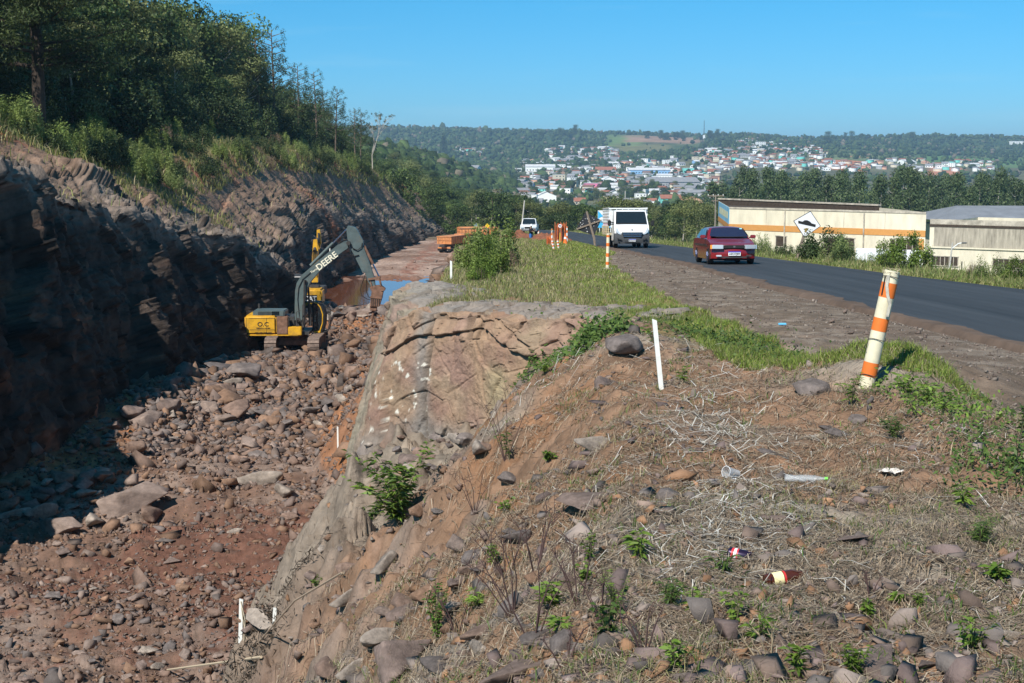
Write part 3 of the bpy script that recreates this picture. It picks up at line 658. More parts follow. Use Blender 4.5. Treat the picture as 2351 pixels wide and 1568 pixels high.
x = (855 - CX) / FPX * 270; i = int(np.searchsorted(Ds_h, 270)); q = int(np.argmin(np.abs(HP[i, 190:, 0] - x))) + 190
put(tp_bare, Vector((HP[i, q, 0], 270, HP[i, q, 2] - .3)), 'thin pale nearly bare tree at the right end of the hillside wood', None, 1.05)
for k in range(34):
    D = rr_.uniform(175, 335); t = rr_.uniform(2.22, 2.75); p = rr_.choice([tp_mid, tp_dark, tp_mid, tp_olive])
    put(p, hill_at(D, t) + Vector((0, 0, -.3)), 'rounded tree filling the lower right end of the hillside wood', 'trees at the lower end of the hillside wood', rr_.uniform(.55, .85) * (1 if D < 260 else .85), name='hillside_tree')
# --- scrub along the top of the cut
D = 46.0
while D < 380:
    for t in (1.80, 1.93, 2.03, 2.12):
        if rr_.random() < .16: continue
        if t < 1.9 and not (70 < D < 108 or rr_.random() < .15): continue
        p = rr_.choice([sp_feather, sp_feather, sp_feather2, sp_dark, sp_dark] + ([sp_brown] if 95 < D < 170 else []))
        lb = {id(sp_feather): 'light green feathery bush', id(sp_feather2): 'pale green spreading bush', id(sp_dark): 'dark green low bush', id(sp_brown): 'reddish brown dried bush'}[id(p)]
        put(p, hill_at(D * rr_.uniform(.99, 1.01), t + rr_.uniform(-.05, .05)) + Vector((0, 0, -.25)), lb + ' in the scrub along the top of the cut', 'bushes along the top of the cut', rr_.uniform(.55, .95))
    D *= 1.034
for k in range(85):
    D = math.exp(rr_.uniform(math.log(46), math.log(230))); t = rr_.uniform(2.14, 2.36)
    put(sp_dark, hill_at(D, t) + Vector((0, 0, -.3)), 'tall dark shrub filling the edge of the left hillside wood', 'undergrowth at the edge of the hillside wood', rr_.uniform(1.3, 2.2), name='undergrowth_shrub')
# --- trees on the valley side beyond the end of the pit
for k in range(80):
    px = rr_.uniform(905, 1215); f = (px - 905) / 310; D = math.exp(rr_.uniform(math.log(300), math.log(760)))
    x = (px - CX) / FPX * D
    p = rr_.choice([tp_dark, tp_mid, tp_mid, tp_tall, tp_olive])
    put(p, Vector((x, D, float(gz(x, D)) - .5)), {id(tp_dark): 'dark broad tree', id(tp_mid): 'mid green rounded tree', id(tp_olive): 'olive tree with pale trunk', id(tp_tall): 'tall narrow dark tree'}[id(p)] + ' on the wooded spur behind the end of the pit', 'trees on the spur beyond the pit', rr_.uniform(.7, 1.05))
for k in range(56):
    px = rr_.uniform(1130, 1660); D = math.exp(rr_.uniform(math.log(225), math.log(430))); x = (px - CX) / FPX * D
    if road_near(D) - 3 < x < road_far(D) + 3 and D < 290: continue
    p = rr_.choice([tp_dark, tp_mid, tp_mid, tp_olive, tp_olive]); z = float(gz(x, D)) - .5
    sc = np.clip((D * math.tan(R(-7.53 + math.degrees(math.atan((784 - rr_.uniform(462, 492)) / FPX)))) - z) / 10.5, .35, 1.15)
    put(p, Vector((x, D, z)), {id(tp_dark): 'dark round tree', id(tp_mid): 'mid green bushy tree', id(tp_olive): 'olive tree with thin pale branches'}[id(p)] + ' beyond the bend of the road below the town', 'trees beyond the bend of the road', float(sc))
# --- eucalyptus belt behind the warehouses
px = 1640
while px < 2420:
    for row in range(2):
        D = rr_.uniform(330, 420) + 40 * row; x = (px + rr_.uniform(-12, 12) - CX) / FPX * D; z = float(gz(x, D)) - .5
        top = np.interp(px, [1640, 1700, 1780, 1860, 1950, 2050, 2180, 2300, 2400], [410, 372, 378, 395, 388, 392, 395, 392, 400]) + rr_.uniform(-8, 18) + (22 if rr_.random() < .35 else 0) + 9 * math.sin(px / 31.)
        sc = (D * math.tan(R(-7.53 + math.degrees(math.atan((784 - top) / FPX)))) - z) / 23.5
        put(rr_.choice(tp_euc), Vector((x, D, z)), 'eucalyptus in the tall belt behind the warehouses', 'eucalyptus belt behind the warehouses', float(np.clip(sc, .5, 1.3)))
    px += rr_.uniform(17, 30) + (16 if rr_.random() < .14 else 0)
# --- distant woods: one mass, too many to count
def hull(seed, n=12, sq=(1, 1, 1), lo=.75):
    r = np.random.default_rng(seed); P = unit(r.normal(size=(n, 3))) * r.uniform(lo, 1.12, (n, 1)) * np.array(sq)
    bm = bmesh.new(); vs = [bm.verts.new(p) for p in P]; bmesh.ops.convex_hull(bm, input=vs); 
    for v in [v for v in bm.verts if not v.link_faces]: bm.verts.remove(v)
    bm.verts.index_update(); bmesh.ops.triangulate(bm, faces=bm.faces)
    V = np.array([v.co[:] for v in bm.verts]); F = np.array([[v.index for v in f.verts] for f in bm.faces]); bm.free(); return V, F
BP = [hull(s, 13) for s in range(10)]
def scatter_blobs(name, P, S, cols, m, protos_=BP, sq=1.0, rnd=rng):
    Vs = []; Fs = []; Cs = []; b = 0
    which = rnd.integers(0, len(protos_), len(P))
    for k, (V0, F0) in enumerate(protos_):
        idx = np.nonzero(which == k)[0]; K = len(idx)
        if K == 0: continue
        a = rnd.uniform(0, 2 * PI, K); ca, sa = np.cos(a), np.sin(a)
        V = V0[None] * S[idx][:, None, :]
        X = V[:, :, 0] * ca[:, None] - V[:, :, 1] * sa[:, None]; Yy = V[:, :, 0] * sa[:, None] + V[:, :, 1] * ca[:, None]
        V = np.stack([X, Yy, V[:, :, 2]], -1) + P[idx][:, None, :]
        Vs.append(V.reshape(-1, 3)); Fs.append((F0[None] + (np.arange(K) * len(V0))[:, None, None] + b).reshape(-1, F0.shape[1])); b += K * len(V0)
        shade = rnd.uniform(.85, 1.15, (K, len(V0), 1)); Cs.append((cols[idx][:, None, :] * shade).reshape(-1, 3))
    return npmesh(name, np.concatenate(Vs), np.concatenate(Fs), m, cols=np.concatenate(Cs))
def in_town(u, y):
    px = u * FPX + CX
    a = (px > 1185) & (y > 820) & (y < 2150); a &= ~((px < 1400) & (y > 1900))
    return a
N = 62000
y = 1 / rng.uniform(1 / 4200, 1 / 640, N); u = rng.uniform(-.16, .42, N); x = u * y; z = valley(x, y)
n_ = fbm2(x, y, 1 / 130., 4, 7); px = u * FPX + CX
keep = np.ones(N, bool)
tw = in_town(u, y); keep &= ~(tw & (rng.uniform(size=N) < .90))
for a, b, c_, d_, pr in ((1395, 1605, 2560, 3330, .96), (1880, 2420, 2050, 2600, .75), (1895, 1985, 1900, 2150, .97), (2120, 2200, 1850, 2010, .97), (1720, 1860, 2000, 2500, .6), (1250, 1420, 2150, 2450, .5)):
    keep &= ~((px > a) & (px < b) & (y > c_) & (y < d_) & (rng.uniform(size=N) < pr))
keep &= ~((px > 1640) & (y < 700))
x, y, z, n_ = x[keep], y[keep], z[keep], n_[keep]; K = len(x)
s_ = rng.uniform(1.7, 4.6, K) * np.where(rng.uniform(size=K) < .04, 1.6, 1) * np.interp(y, [600, 1500, 3500], [.8, 1, 1.35])
col = np.where((rng.uniform(size=K) < .5)[:, None], np.array([[.028, .048, .017]]), np.array([[.05, .075, .026]])) * rng.uniform(.6, 1.5, (K, 1))
col[rng.uniform(size=K) < .05] = (.14, .12, .085)
M_wood = mat('distant_foliage', attr=True, rough=.9, spec=.1, var=.25, vscale=.4)
o = scatter_blobs('distant_woods', np.stack([x, y, z + s_ * .55], 1), np.stack([s_, s_, s_ * rng.uniform(.8, 1.3, K)], 1), col, M_wood); tag(o, kind='stuff')
# ================================================================ rocks, rubble, grass, straw
def gf(x, y): return gz(x, y) + fine(x, y)
def rock_arrays(seed, sub, cuts=13, flat=.75):
    """angular block: hull of a few points; sub > 1 adds edge wear and surface relief"""
    r = np.random.default_rng(seed); V, F = hull(seed, (11 + seed % 5) if sub > 1 else 7 + seed % 3, (r.uniform(.95, 1.35), r.uniform(.7, 1.0), r.uniform(.5, .8)), .8 if sub > 1 else .7)
    if sub == 1: V = V @ np.array(Euler((r.uniform(-.9, .9), r.uniform(-.9, .9), r.uniform(0, 6))).to_matrix()).T
    if sub > 1:
        bm = bmesh.new(); vs = [bm.verts.new(p) for p in V]
        for f in F: bm.faces.new([vs[i] for i in f])
        bmesh.ops.recalc_face_normals(bm, faces=bm.faces)
        bmesh.ops.dissolve_limit(bm, angle_limit=.25, verts=bm.verts, edges=bm.edges)
        bmesh.ops.bevel(bm, geom=list(bm.edges), offset=.05, segments=1, affect='EDGES', clamp_overlap=True)
        bmesh.ops.triangulate(bm, faces=bm.faces)
        for _ in range(3): bmesh.ops.subdivide_edges(bm, edges=[e for e in bm.edges if e.calc_length() > .16], cuts=1, use_grid_fill=False)
        bmesh.ops.triangulate(bm, faces=bm.faces); bm.verts.index_update()
        V = np.array([v.co[:] for v in bm.verts]); F = np.array([[v.index for v in f.verts] for f in bm.faces]); bm.free()
        V = V + (.09 * fbm3(V[:, 0], V[:, 1], V[:, 2], 1.6, 2, seed) + .045 * fbm3(V[:, 0], V[:, 1], V[:, 2], 4.5, 3, seed + 5))[:, None] * unit(V)
    return V, F
M_rock = mat('loose_rock', attr=True, rough=.88, spec=.2, var=.34, vscale=3.5, bump=.012, bscale=16, objvar=.16)
TINTS = [(.20, .135, .105), (.175, .128, .108), (.24, .18, .15), (.165, .135, .122), (.22, .135, .09), (.12, .10, .092), (.29, .24, .20)]
RP = []
for k in range(14):
    V, F = rock_arrays(900 + k, 3); tcol = np.array(TINTS[k % 7])
    o = npmesh('boulder', V, F, M_rock, cols=np.tile(tcol, (len(V), 1)) * (1 + .5 * fbm3(V[:, 0], V[:, 1], V[:, 2], 1.6, 4, k))[:, None])
    o.location = (0, 0, -500); RP.append(o); protos.append(o)
DESC = ['reddish brown', 'dull brown', 'pinkish tan', 'grey brown', 'rusty', 'dark grey', 'pale tan']
def boulder(px, py, s, k=None, label=None, group=None, name='boulder', cat='boulder', sink=.25, asp=(1, 1, 1), pos=None):
    k = random.randrange(14) if k is None else k
    p = Vector(pos) if pos is not None else G(px, py, gf)
    o = RP[k].copy(); C.objects.link(o); o.name = name; o.scale = (s * asp[0], s * asp[1], s * asp[2])
    o.rotation_euler = (random.uniform(-.25, .25), random.uniform(-.25, .25), random.uniform(0, 6.28)); o.location = p + Vector((0, 0, s * asp[2] * (.62 - sink)))
    return tag(o, label or f'{DESC[k % 7]} broken rock lying in the rubble on the pit floor', cat, group)
# rocks one can point at (pixel of the foot, half width in metres)
SPEC = [(312, 1175, 1.05, 2, 'biggest smooth pinkish boulder on the open pit floor, left of the rock face'), (345, 1190, .62, 0, 'split brown boulder leaning on the right side of the biggest pinkish boulder'),
        (215, 1205, .55, 6, 'pale tan angular block in front of the biggest pinkish boulder'), (130, 1228, .70, 2, 'low pink slab of rock half buried at the left of the pit floor'),
        (650, 1135, .52, 6, 'whitish grey block on the pit floor nearest the rock face'), (600, 1110, .66, 6, 'pale creamy rock heap between the whitish block and the shadow'),
        (560, 1035, .80, 2, 'long light brown boulder lying across the middle of the pit floor'), (590, 1052, .42, 3, 'rounded grey rock tucked under the long light brown boulder'),
        (335, 975, .72, 2, 'flat pinkish slab at the edge of the cliff shadow'), (235, 1105, .55, 0, 'upright brown block at the right end of the shaded rock row'), (190, 1100, .60, 4, 'pointed rust brown rock in the row at the edge of the shadow'),
        (140, 1110, .55, 0, 'dark brown block in the rock row near the left edge'), (520, 860, 1.0, 5, 'dark rounded boulder in the shadow left of the yellow digger'), (495, 845, .85, 6, 'pale peaked boulder beside the dark boulder left of the digger'),
        (560, 870, 1.05, 3, 'large grey brown boulder in front of the digger tracks'), (520, 925, .9, 4, 'rust brown wedge of rock on the rim of the rubble field'), (545, 955, .95, 0, 'broad flat topped boulder below the rubble rim'),
        (490, 950, .75, 2, 'pale triangular boulder at the foot of the rubble rim'), (778, 730, .9, 5, 'black shaded slab standing just right of the far digger'), (830, 728, .8, 2, 'pink rock in the heap below the hydraulic hammer'), (850, 722, .8, 5, 'dark block at the right end of the heap below the hydraulic hammer')]
for px, py, s, k, lb in SPEC: boulder(px, py, s * .95, k, lb, asp=(1.15, 1, .70))
r5 = random.Random(5)
def band(n, poly, s0, s1, group, lab, sink=.25, name='boulder'):
    for i in range(n):
        for _ in range(60):
            px = r5.uniform(min(p[0] for p in poly), max(p[0] for p in poly)); py = r5.uniform(min(p[1] for p in poly), max(p[1] for p in poly)); ins = False
            for a in range(len(poly)):
                (x1, y1), (x2, y2) = poly[a], poly[a - 1]
                if (y1 > py) != (y2 > py) and px < (x2 - x1) * (py - y1) / (y2 - y1) + x1: ins = not ins
            if ins: break
        k = r5.randrange(14); s = s0 * (s1 / s0) ** (r5.random() ** 1.8)
        if name == 'stone': s *= min(1, max(.4, G(px, py, gf).y / 10))
        boulder(px, py, s, k, f'{DESC[k % 7]} {lab}', group, name, 'rock' if name == 'stone' else 'boulder', sink, (1, 1, r5.uniform(.6, 1.0)))
band(116, [(400, 830), (560, 800), (820, 815), (815, 985), (640, 990), (430, 990), (240, 960)], .20, .62, 'boulders of the rubble field before the digger', 'jagged boulder in the rubble field between the digger and the rock face')
band(34, [(592, 700), (670, 690), (765, 705), (862, 712), (862, 742), (765, 738), (600, 722)], .35, .85, 'boulders heaped behind the digger', 'boulder in the heap behind the near digger')
band(30, [(0, 1120), (120, 1095), (250, 1090), (255, 1120), (190, 1190), (0, 1215)], .22, .55, 'rocks in the row at the edge of the cliff shadow', 'rock in the row along the edge of the cliff shadow')
band(26, [(235, 955), (420, 945), (520, 985), (420, 1050), (250, 1040)], .2, .5, 'rocks by the corner of the cliff shadow', 'rock scattered by the corner of the cliff shadow')
band(44, [(0, 1230), (700, 1180), (640, 1400), (480, 1568), (0, 1568)], .12, .34, 'loose rocks on the near pit floor', 'loose rock on the bare red floor of the pit')
# rocks of the near mound
band(70, [(760, 1180), (1000, 1080), (1180, 1100), (1250, 1300), (1100, 1560), (640, 1560)], .05, .20, 'rocks on the slope of the near mound', 'rock half buried on the slope of the near mound', .42, 'stone')
band(30, [(860, 1000), (1120, 985), (1150, 1040), (1000, 1090), (840, 1080)], .09, .26, 'debris at the foot of the rock face', 'broken stone in the debris at the foot of the rock face', .3, 'stone')
band(44, [(1250, 920), (2300, 960), (2340, 1560), (1150, 1560)], .02, .065, 'stones among the dry grass of the mound', 'stone bedded in the dry grass of the near mound', .46, 'stone')
M2 = [(920, 1520, 110, 1, 'broad purplish boulder at the very bottom, left of centre', (1.5, 1, .8)), (1200, 1545, 90, 1, 'low speckled purple rock at the bottom edge in the centre', (1.5, 1, .6)),
      (1105, 1462, 70, 0, 'brown rock with a black hollow beneath it behind the tall dead stems', (1.4, 1, .6)), (1290, 1488, 50, 3, 'flat faced grey slab tilted up among dry stems', (1.1, .8, 1.1)),
      (1245, 1468, 45, 5, 'dark pitted rock touching the tilted grey slab', (1.1, 1, .8)), (870, 1475, 50, 6, 'yellow stained rock in the red soil at lower left', (1.2, 1, .9)), (815, 1545, 35, 6, 'yellowish rounded rock at the bottom left of the mound', (1, 1, 1.1)),
      (1050, 1345, 45, 1, 'pinkish grey slab lying on the slope left of the erect green stems', (1.5, 1, .6)), (935, 1400, 60, 1, 'long purplish slab sloping down towards the pit', (1.5, .9, .5)),
      (1085, 1290, 40, 3, 'grey block with a brown underside on the slope', (1.1, 1, .9)), (1370, 1150, 90, 1, 'flat reddish slab in the dry grass in the middle of the mound', (1.7, 1, .35)), (1545, 1150, 55, 3, 'grey brown stone beside the flat reddish slab', (1.2, 1, .7)),
      (1375, 1030, 45, 6, 'ochre and white crumbling rock in the middle of the mound', (1, .8, .8)), (1310, 1085, 15, 5, 'small black pitted stone left of the ochre rock', (1, 1, 1)), (1430, 800, 88, 3, 'large grey purple rock on the crest just left of the white stake', (1.3, .8, .62)),
      (1390, 888, 45, 1, 'reddish rock with a dark hollow under it left of the white stake', (1.2, .9, .8)), (1862, 905, 62, 3, 'big grey pitted rock at the edge of the verge, left of the striped post', (1, .8, .72)), (1965, 970, 32, 3, 'grey rock below the broad leaved weed near the striped post', (1.3, 1, .8)),
      (1925, 1000, 28, 5, 'rough grey rock in dry grass below the striped post', (1, 1, .9)), (1775, 1045, 30, 5, 'dark flat stone above the clear plastic bottle', (1.5, 1, .6)), (1790, 1000, 28, 4, 'rusty orange stone above the dark flat stone', (1.5, 1, .6)),
      (1795, 1195, 45, 1, 'purplish pitted stone in the centre right of the mound', (1.6, 1, .6)), (1930, 1240, 70, 1, 'wide flat slab flush with the soil at right of centre', (1.5, 1, .22)), (2105, 1345, 25, 2, 'small tan block right of the brown bottle', (1.2, 1, .7)),
      (2010, 1520, 100, 1, 'large flat reddish slab near the bottom right', (1.5, 1, .3)), (2330, 1470, 50, 6, 'pale green lichened rock at the lower right edge', (1.2, 1, .6)), (1640, 1290, 30, 2, 'pale tan stone above the red can', (1.2, 1, .7)),
      (1005, 1010, 28, 3, 'grey boulder perched at the foot of the rock face', (1.0, .9, .9)), (1048, 1012, 32, 6, 'tan block with a dark hollow under it at the foot of the rock face', (1.1, .9, .7)), (960, 1040, 22, 3, 'grey stone below the perched grey boulder', (1.1, 1, .7)),
      (2130, 1530, 30, 1, 'brown stone near the bottom right slab', (1.2, 1, .6)), (1690, 1540, 60, 5, 'dark shaded rock among weeds at the bottom right of centre', (1.2, 1, .6)), (1900, 985, 18, 5, 'small dark rock beside the rough grey rock', (1, 1, .8)), (1460, 1370, 30, 4, 'rust stained stone in the lower middle of the mound', (1.2, 1, .5))]
for px, py, s, k, lb, asp in M2:
    p = G(px, py, gf); boulder(px, py, s * p.length / FPX / asp[0], k, lb, None, 'stone', 'rock', .40, asp, pos=p)
# ---- loose rubble, uncountable: pit floor, walls, mound
SP = [rock_arrays(700 + k, 1, 7, .9) for k in range(26)]
def rubble(name, x, y, s, tints, sink=.1, seed=1):
    r = np.random.default_rng(seed); K = len(x); P = np.stack([x, y, gf(x, y) + s * .25 - sink * s], 1)
    S = s[:, None] * r.uniform(.65, 1.25, (K, 3)); T = np.array(tints)[r.integers(0, len(tints), K)] * r.uniform(.7, 1.3, (K, 1))
    o = scatter_blobs(name, P, S, T, M_rock, SP, rnd=r); return tag(o, kind='stuff')
N = 52000; y = 1 / rng.uniform(1 / 190, 1 / 24., N); u = rng.uniform(-.40, -.03, N); x = u * y
dens = .35 + .65 * sst(-.1, .25, fbm2(x, y, .22, 3, 601)) + .9 * ((y > 52) & (y < 100))
ok = (x > -19) & (x < np.where(y < 27, -4.2, -2.8)) & (rng.uniform(size=N) < dens) & ~((y > 112) & (y < 150)) & ((y < 108) | (rng.uniform(size=N) < .35)); x, y = x[ok], y[ok]
s = np.clip(rng.lognormal(-2.75, .68, len(x)), .02, .5) * np.interp(y, [25, 40, 55, 60, 100, 115, 190], [.55, .75, 1.2, 1.9, 2.2, 1.3, 2.0])
N = 30000; y2 = 1 / rng.uniform(1 / 108, 1 / 48., N); x2 = rng.uniform(-.27, -.05, N) * y2; ok = (x2 > -18) & (x2 < -3.2) & (rng.uniform(size=N) < .3 + sst(-.2, .2, fbm2(x2, y2, .3, 3, 603))); x2, y2 = x2[ok], y2[ok]
x = np.concatenate([x, x2]); y = np.concatenate([y, y2]); s = np.concatenate([s, np.clip(rng.lognormal(-2.25, .55, len(x2)), .04, .38)])
rubble('rubble', x, y, s, TINTS[:5] + [TINTS[0], TINTS[4]], seed=2)
N = 10500; y = 1 / rng.uniform(1 / 28., 1 / 4.6, N); x = rng.uniform(-.20, .40, N) * y
ok = (x < 3.3) & (x > -3.4) & (fbm2(x, y, .9, 3, 611) > -.12) & (y < 27.2 - np.clip(x + 2.3, 0, 9) * 1.155); x, y = x[ok], y[ok]
s = np.clip(rng.lognormal(-4.1, .65, len(x)), .006, .11) * np.interp(y, [5, 12, 28], [1, 1.25, 2.2])
rubble('stones_on_mound', x, y, s, [(.18, .13, .105), (.22, .175, .15), (.15, .11, .10), (.25, .14, .08), (.13, .11, .10)], seed=3)
N = 9000; y = 1 / rng.uniform(1 / 75., 1 / 10., N); x = rng.uniform(3.2, 6.7, N); ok = (x > np.interp(y, [0, 11, 14.6, 18, 52, 64, 76], [4.2, 4.0, 3.7, 3.4, 3.6, 4.5, 5.8])) & (x < road_near(y) - .05); x, y = x[ok], y[ok]
s = np.clip(rng.lognormal(-4.5, .5, len(x)), .005, .05) * np.interp(y, [10, 30, 75], [1, 1.6, 3])
rubble('gravel', x, y, s, [(.19, .155, .13), (.24, .20, .17), (.17, .13, .11), (.16, .12, .10)], seed=4)
# ---- blades: grass, straw
M_grass = leafmat('grass_blades', .2); M_straw = mat('dry_straw', attr=True, rough=.8, spec=.2)
def blades(name, x, y, h, w, cols, m, lean=.5, flat=0.0, seed=1, z=None, kind='stuff'):
    """curved strips of two quads; flat 1 = lying on the ground"""
    r = np.random.default_rng(seed); K = len(x); z = gf(x, y) if z is None else z; a = r.uniform(0, 2 * PI, K); P = np.stack([x, y, z], 1)
    d = np.stack([np.cos(a), np.sin(a), 0 * a], 1); up = np.array([[0, 0, 1.]]); ln = (lean * r.uniform(.1, 1, K))[:, None]; f = flat
    side = np.stack([-np.sin(a), np.cos(a), 0 * a], 1); b2 = r.uniform(0, 2 * PI, K)[:, None]; side = side * np.cos(b2 * (1 - f)) + d * np.sin(b2 * (1 - f)) * (1 - f)
    h = h[:, None]; w = w[:, None]; bend = r.normal(size=(K, 1)) * .38
    if f < .5:
        p1 = P + up * h * .55 + d * h * ln * .3; p2 = P + up * h * (1 - .3 * ln) + d * h * ln
    else:
        lift = r.uniform(.004, .05, (K, 1)); P = P + up * .012
        p1 = P + d * h * .5 + up * lift * h * 3 + side * bend * h * .4; q = P + d * h; p2 = np.stack([q[:, 0], q[:, 1], gf(q[:, 0], q[:, 1]) + .012], 1) + up * r.uniform(0, .12, (K, 1)) * h
    V = np.stack([P - side * w * .5, P + side * w * .5, p1 + side * w * .42, p1 - side * w * .42, p2 + side * w * .12, p2 - side * w * .12], 1).reshape(-1, 3)
    b = (np.arange(K) * 6)[:, None]; F = np.concatenate([b + np.array([[0, 1, 2, 3]]), b + np.array([[3, 2, 4, 5]])]); cc = np.repeat(cols, 6, 0)
    o = npmesh(name, V, F, m, cols=cc); return tag(o, kind=kind)
def pick(cs, k, r=rng, lo=.7, hi=1.3): return np.array(cs)[r.integers(0, len(cs), k)] * r.uniform(lo, hi, (k, 1))
# verge grass
N = 340000; y = 1 / rng.uniform(1 / 190., 1 / 10., N); x = rng.uniform(-2.7, 5.2, N)
gb = np.interp(y, [0, 11, 14.6, 18, 23, 35, 52, 64, 76, 100, 200], [4.2, 4.0, 3.75, 3.5, 3.35, 3.3, 3.6, 4.4, 5.6, 5.1, 3]) + .25 * fbm2(x, y, .55, 5, 101)
inv = (x < gb) & ((y > 29.5 - .9 * np.clip(x + 2.4, 0, 5)) | (x > 2.1 + .3 * fbm2(x, y, .7, 3, 620))) & (x > -2.4 + .5 * fbm2(x, y, .3, 2, 625))
inv &= ~((x < 2.3) & (y < 22)); inv &= ~((y < 15.5) & (x < np.interp(y, [9, 12, 14, 15.5], [4.3, 3.9, 3.0, 2.3]))); inv &= rng.uniform(size=N) < .35 + .65 * sst(-.28, .1, fbm2(x, y, .45, 3, 621) + .12 * (x > 1.2)); x, y = x[inv], y[inv]
n_ = fbm2(x, y, .3, 3, 631); lush = sst(-.1, 1.2, (x - .3) / 3 + n_)
h = rng.uniform(.03, .085, len(x)) * np.interp(y, [12, 30, 60, 190], [1, 1.1, 1.5, 2.2]) * (1 + 1.3 * (1 - lush) * rng.uniform(size=len(x)) ** 2)
w = rng.uniform(.0035, .0075, len(x)) * np.interp(y, [12, 30, 60, 190], [1.2, 2.0, 4, 11])
cg = pick([(.16, .22, .035), (.20, .26, .05), (.12, .17, .03), (.24, .26, .07)], len(x)); cdry = pick([(.30, .26, .14), (.20, .19, .08), (.13, .15, .05), (.34, .28, .17)], len(x))
t_ = (rng.uniform(size=len(x)) < (.18 + .62 * (1 - lush)))[:, None]; blades('verge_grass', x, y, h, w, np.where(t_, cdry, cg), M_grass, .8, seed=5)
N = 90000; y = 1 / rng.uniform(1 / 26., 1 / 10., N); x = rng.uniform(1.7, 4.4, N)
gb = np.interp(y, [0, 11, 14.6, 18, 23, 35], [4.2, 4.0, 3.75, 3.5, 3.35, 3.3]) + .25 * fbm2(x, y, .55, 5, 101); inv = (x < gb) & ~((x < 2.3) & (y < 22)) & ~((y < 15.5) & (x < np.interp(y, [9, 12, 14, 15.5], [4.3, 3.9, 3.0, 2.3]))); x, y = x[inv], y[inv]
h = rng.uniform(.03, .10, len(x)) * (1 + .6 * rng.uniform(size=len(x)) ** 3); w = rng.uniform(.003, .006, len(x)) * np.interp(y, [12, 26], [1.3, 2.0])
blades('verge_grass_near', x, y, h, w, pick([(.16, .23, .035), (.21, .28, .05), (.12, .17, .03), (.24, .27, .07), (.26, .24, .10)], len(x)), M_grass, .9, seed=15)
# far side of the road and the far strip
N = 90000; y = 1 / rng.uniform(1 / 210., 1 / 30., N); x = road_far(y) + .3 + rng.exponential(1.0, N) * np.interp(y, [30, 100, 200], [1.3, 2.2, 5]); ok = x < road_far(y) + 14; x, y = x[ok], y[ok]
h = rng.uniform(.05, .22, len(x)) * np.interp(x - road_far(y), [0, 1, 3], [.4, .9, 1.3]) * (1 + 1.6 * (rng.uniform(size=len(x)) < .05)); w = rng.uniform(.012, .025, len(x)) * np.interp(y, [30, 100, 200], [1, 2, 4])
blades('roadside_grass', x, y, h, w, pick([(.15, .20, .045), (.20, .25, .07), (.30, .28, .13), (.11, .15, .04), (.26, .24, .11)], len(x)), M_grass, .7, seed=6)
# grass on the benches of the cut
K = 26000; P = []
for _ in range(K):
    D = math.exp(r5.uniform(math.log(44), math.log(330))); g = (70 < D < 106); t = r5.uniform(1.35 if g else 1.72, 2.12) if r5.random() < .9 else r5.uniform(1.05, 2)
    P.append(hill_at(D, t) + Vector((r5.uniform(-.15, .15), r5.uniform(-.3, .3), -.02)))
P = np.array(P); h = rng.uniform(.25, .75, K); w = rng.uniform(.03, .06, K) * np.interp(P[:, 1], [44, 300], [.8, 2.4])
blades('hillside_grass', P[:, 0], P[:, 1], h, w, pick([(.20, .22, .06), (.26, .25, .09), (.12, .15, .045), (.30, .25, .14)], K), M_grass, .9, seed=7, z=P[:, 2])
# dry straw over the mound
N = 150000; y = 1 / rng.uniform(1 / 26., 1 / 4.5, N); x = rng.uniform(-.19, .40, N) * y
ok = (x > -3.2) & (rng.uniform(size=N) < .35 + .65 * (x > -2.2)) & (x < np.interp(y, [4, 11, 14, 18, 26], [4.6, 4.4, 3.6, 3.0, 2.6])) & (y < 26.3 - np.clip(x + 2.3, 0, 9) * 1.1); ok &= rng.uniform(size=N) < .12 + .88 * sst(-.22, .22, fbm2(x, y, 1.0, 4, 641) + .10 * (x > -.3)); x, y = x[ok], y[ok]; K = len(x)
h = rng.uniform(.03, .13, K) * np.interp(y, [5, 14, 26], [1, 1.4, 1.8]); w = rng.uniform(.0022, .0048, K) * np.interp(y, [5, 14, 26], [1, 1.8, 2.6])
blades('dry_straw', x, y, h, w, pick([(.29, .22, .15), (.23, .17, .12), (.38, .32, .24), (.15, .11, .08), (.26, .19, .12), (.10, .075, .055)], K), M_straw, flat=1.0, seed=8)
cy_ = 1 / rng.uniform(1 / 22., 1 / 4.5, 900); cx_ = rng.uniform(-.17, .40, 900) * cy_; ok = (cx_ < np.interp(cy_, [4, 11, 14, 22], [4.6, 4.4, 3.4, 2.6])) & (cx_ > -2.2) & (fbm2(cx_, cy_, .7, 2, 651) > -.22); cx_, cy_ = cx_[ok], cy_[ok]
K = 34 * len(cx_); sp_ = .028 * np.repeat(cy_, 34) ** .5; x = np.repeat(cx_, 34) + rng.normal(size=K) * sp_; y = np.repeat(cy_, 34) + rng.normal(size=K) * sp_; tone = np.repeat(rng.integers(0, 4, len(cx_)), 34)
pal = np.array([(.30, .24, .16), (.20, .18, .08), (.22, .17, .12), (.10, .14, .035)])
blades('dead_grass_tufts', x, y, rng.uniform(.02, .085, K) * np.repeat(rng.uniform(.5, 1.6, len(cx_)), 34), rng.uniform(.002, .004, K) * np.interp(y, [5, 22], [1, 2.4]), pal[tone] * rng.uniform(.5, 1.4, (K, 1)), M_straw, 1.6, seed=9)
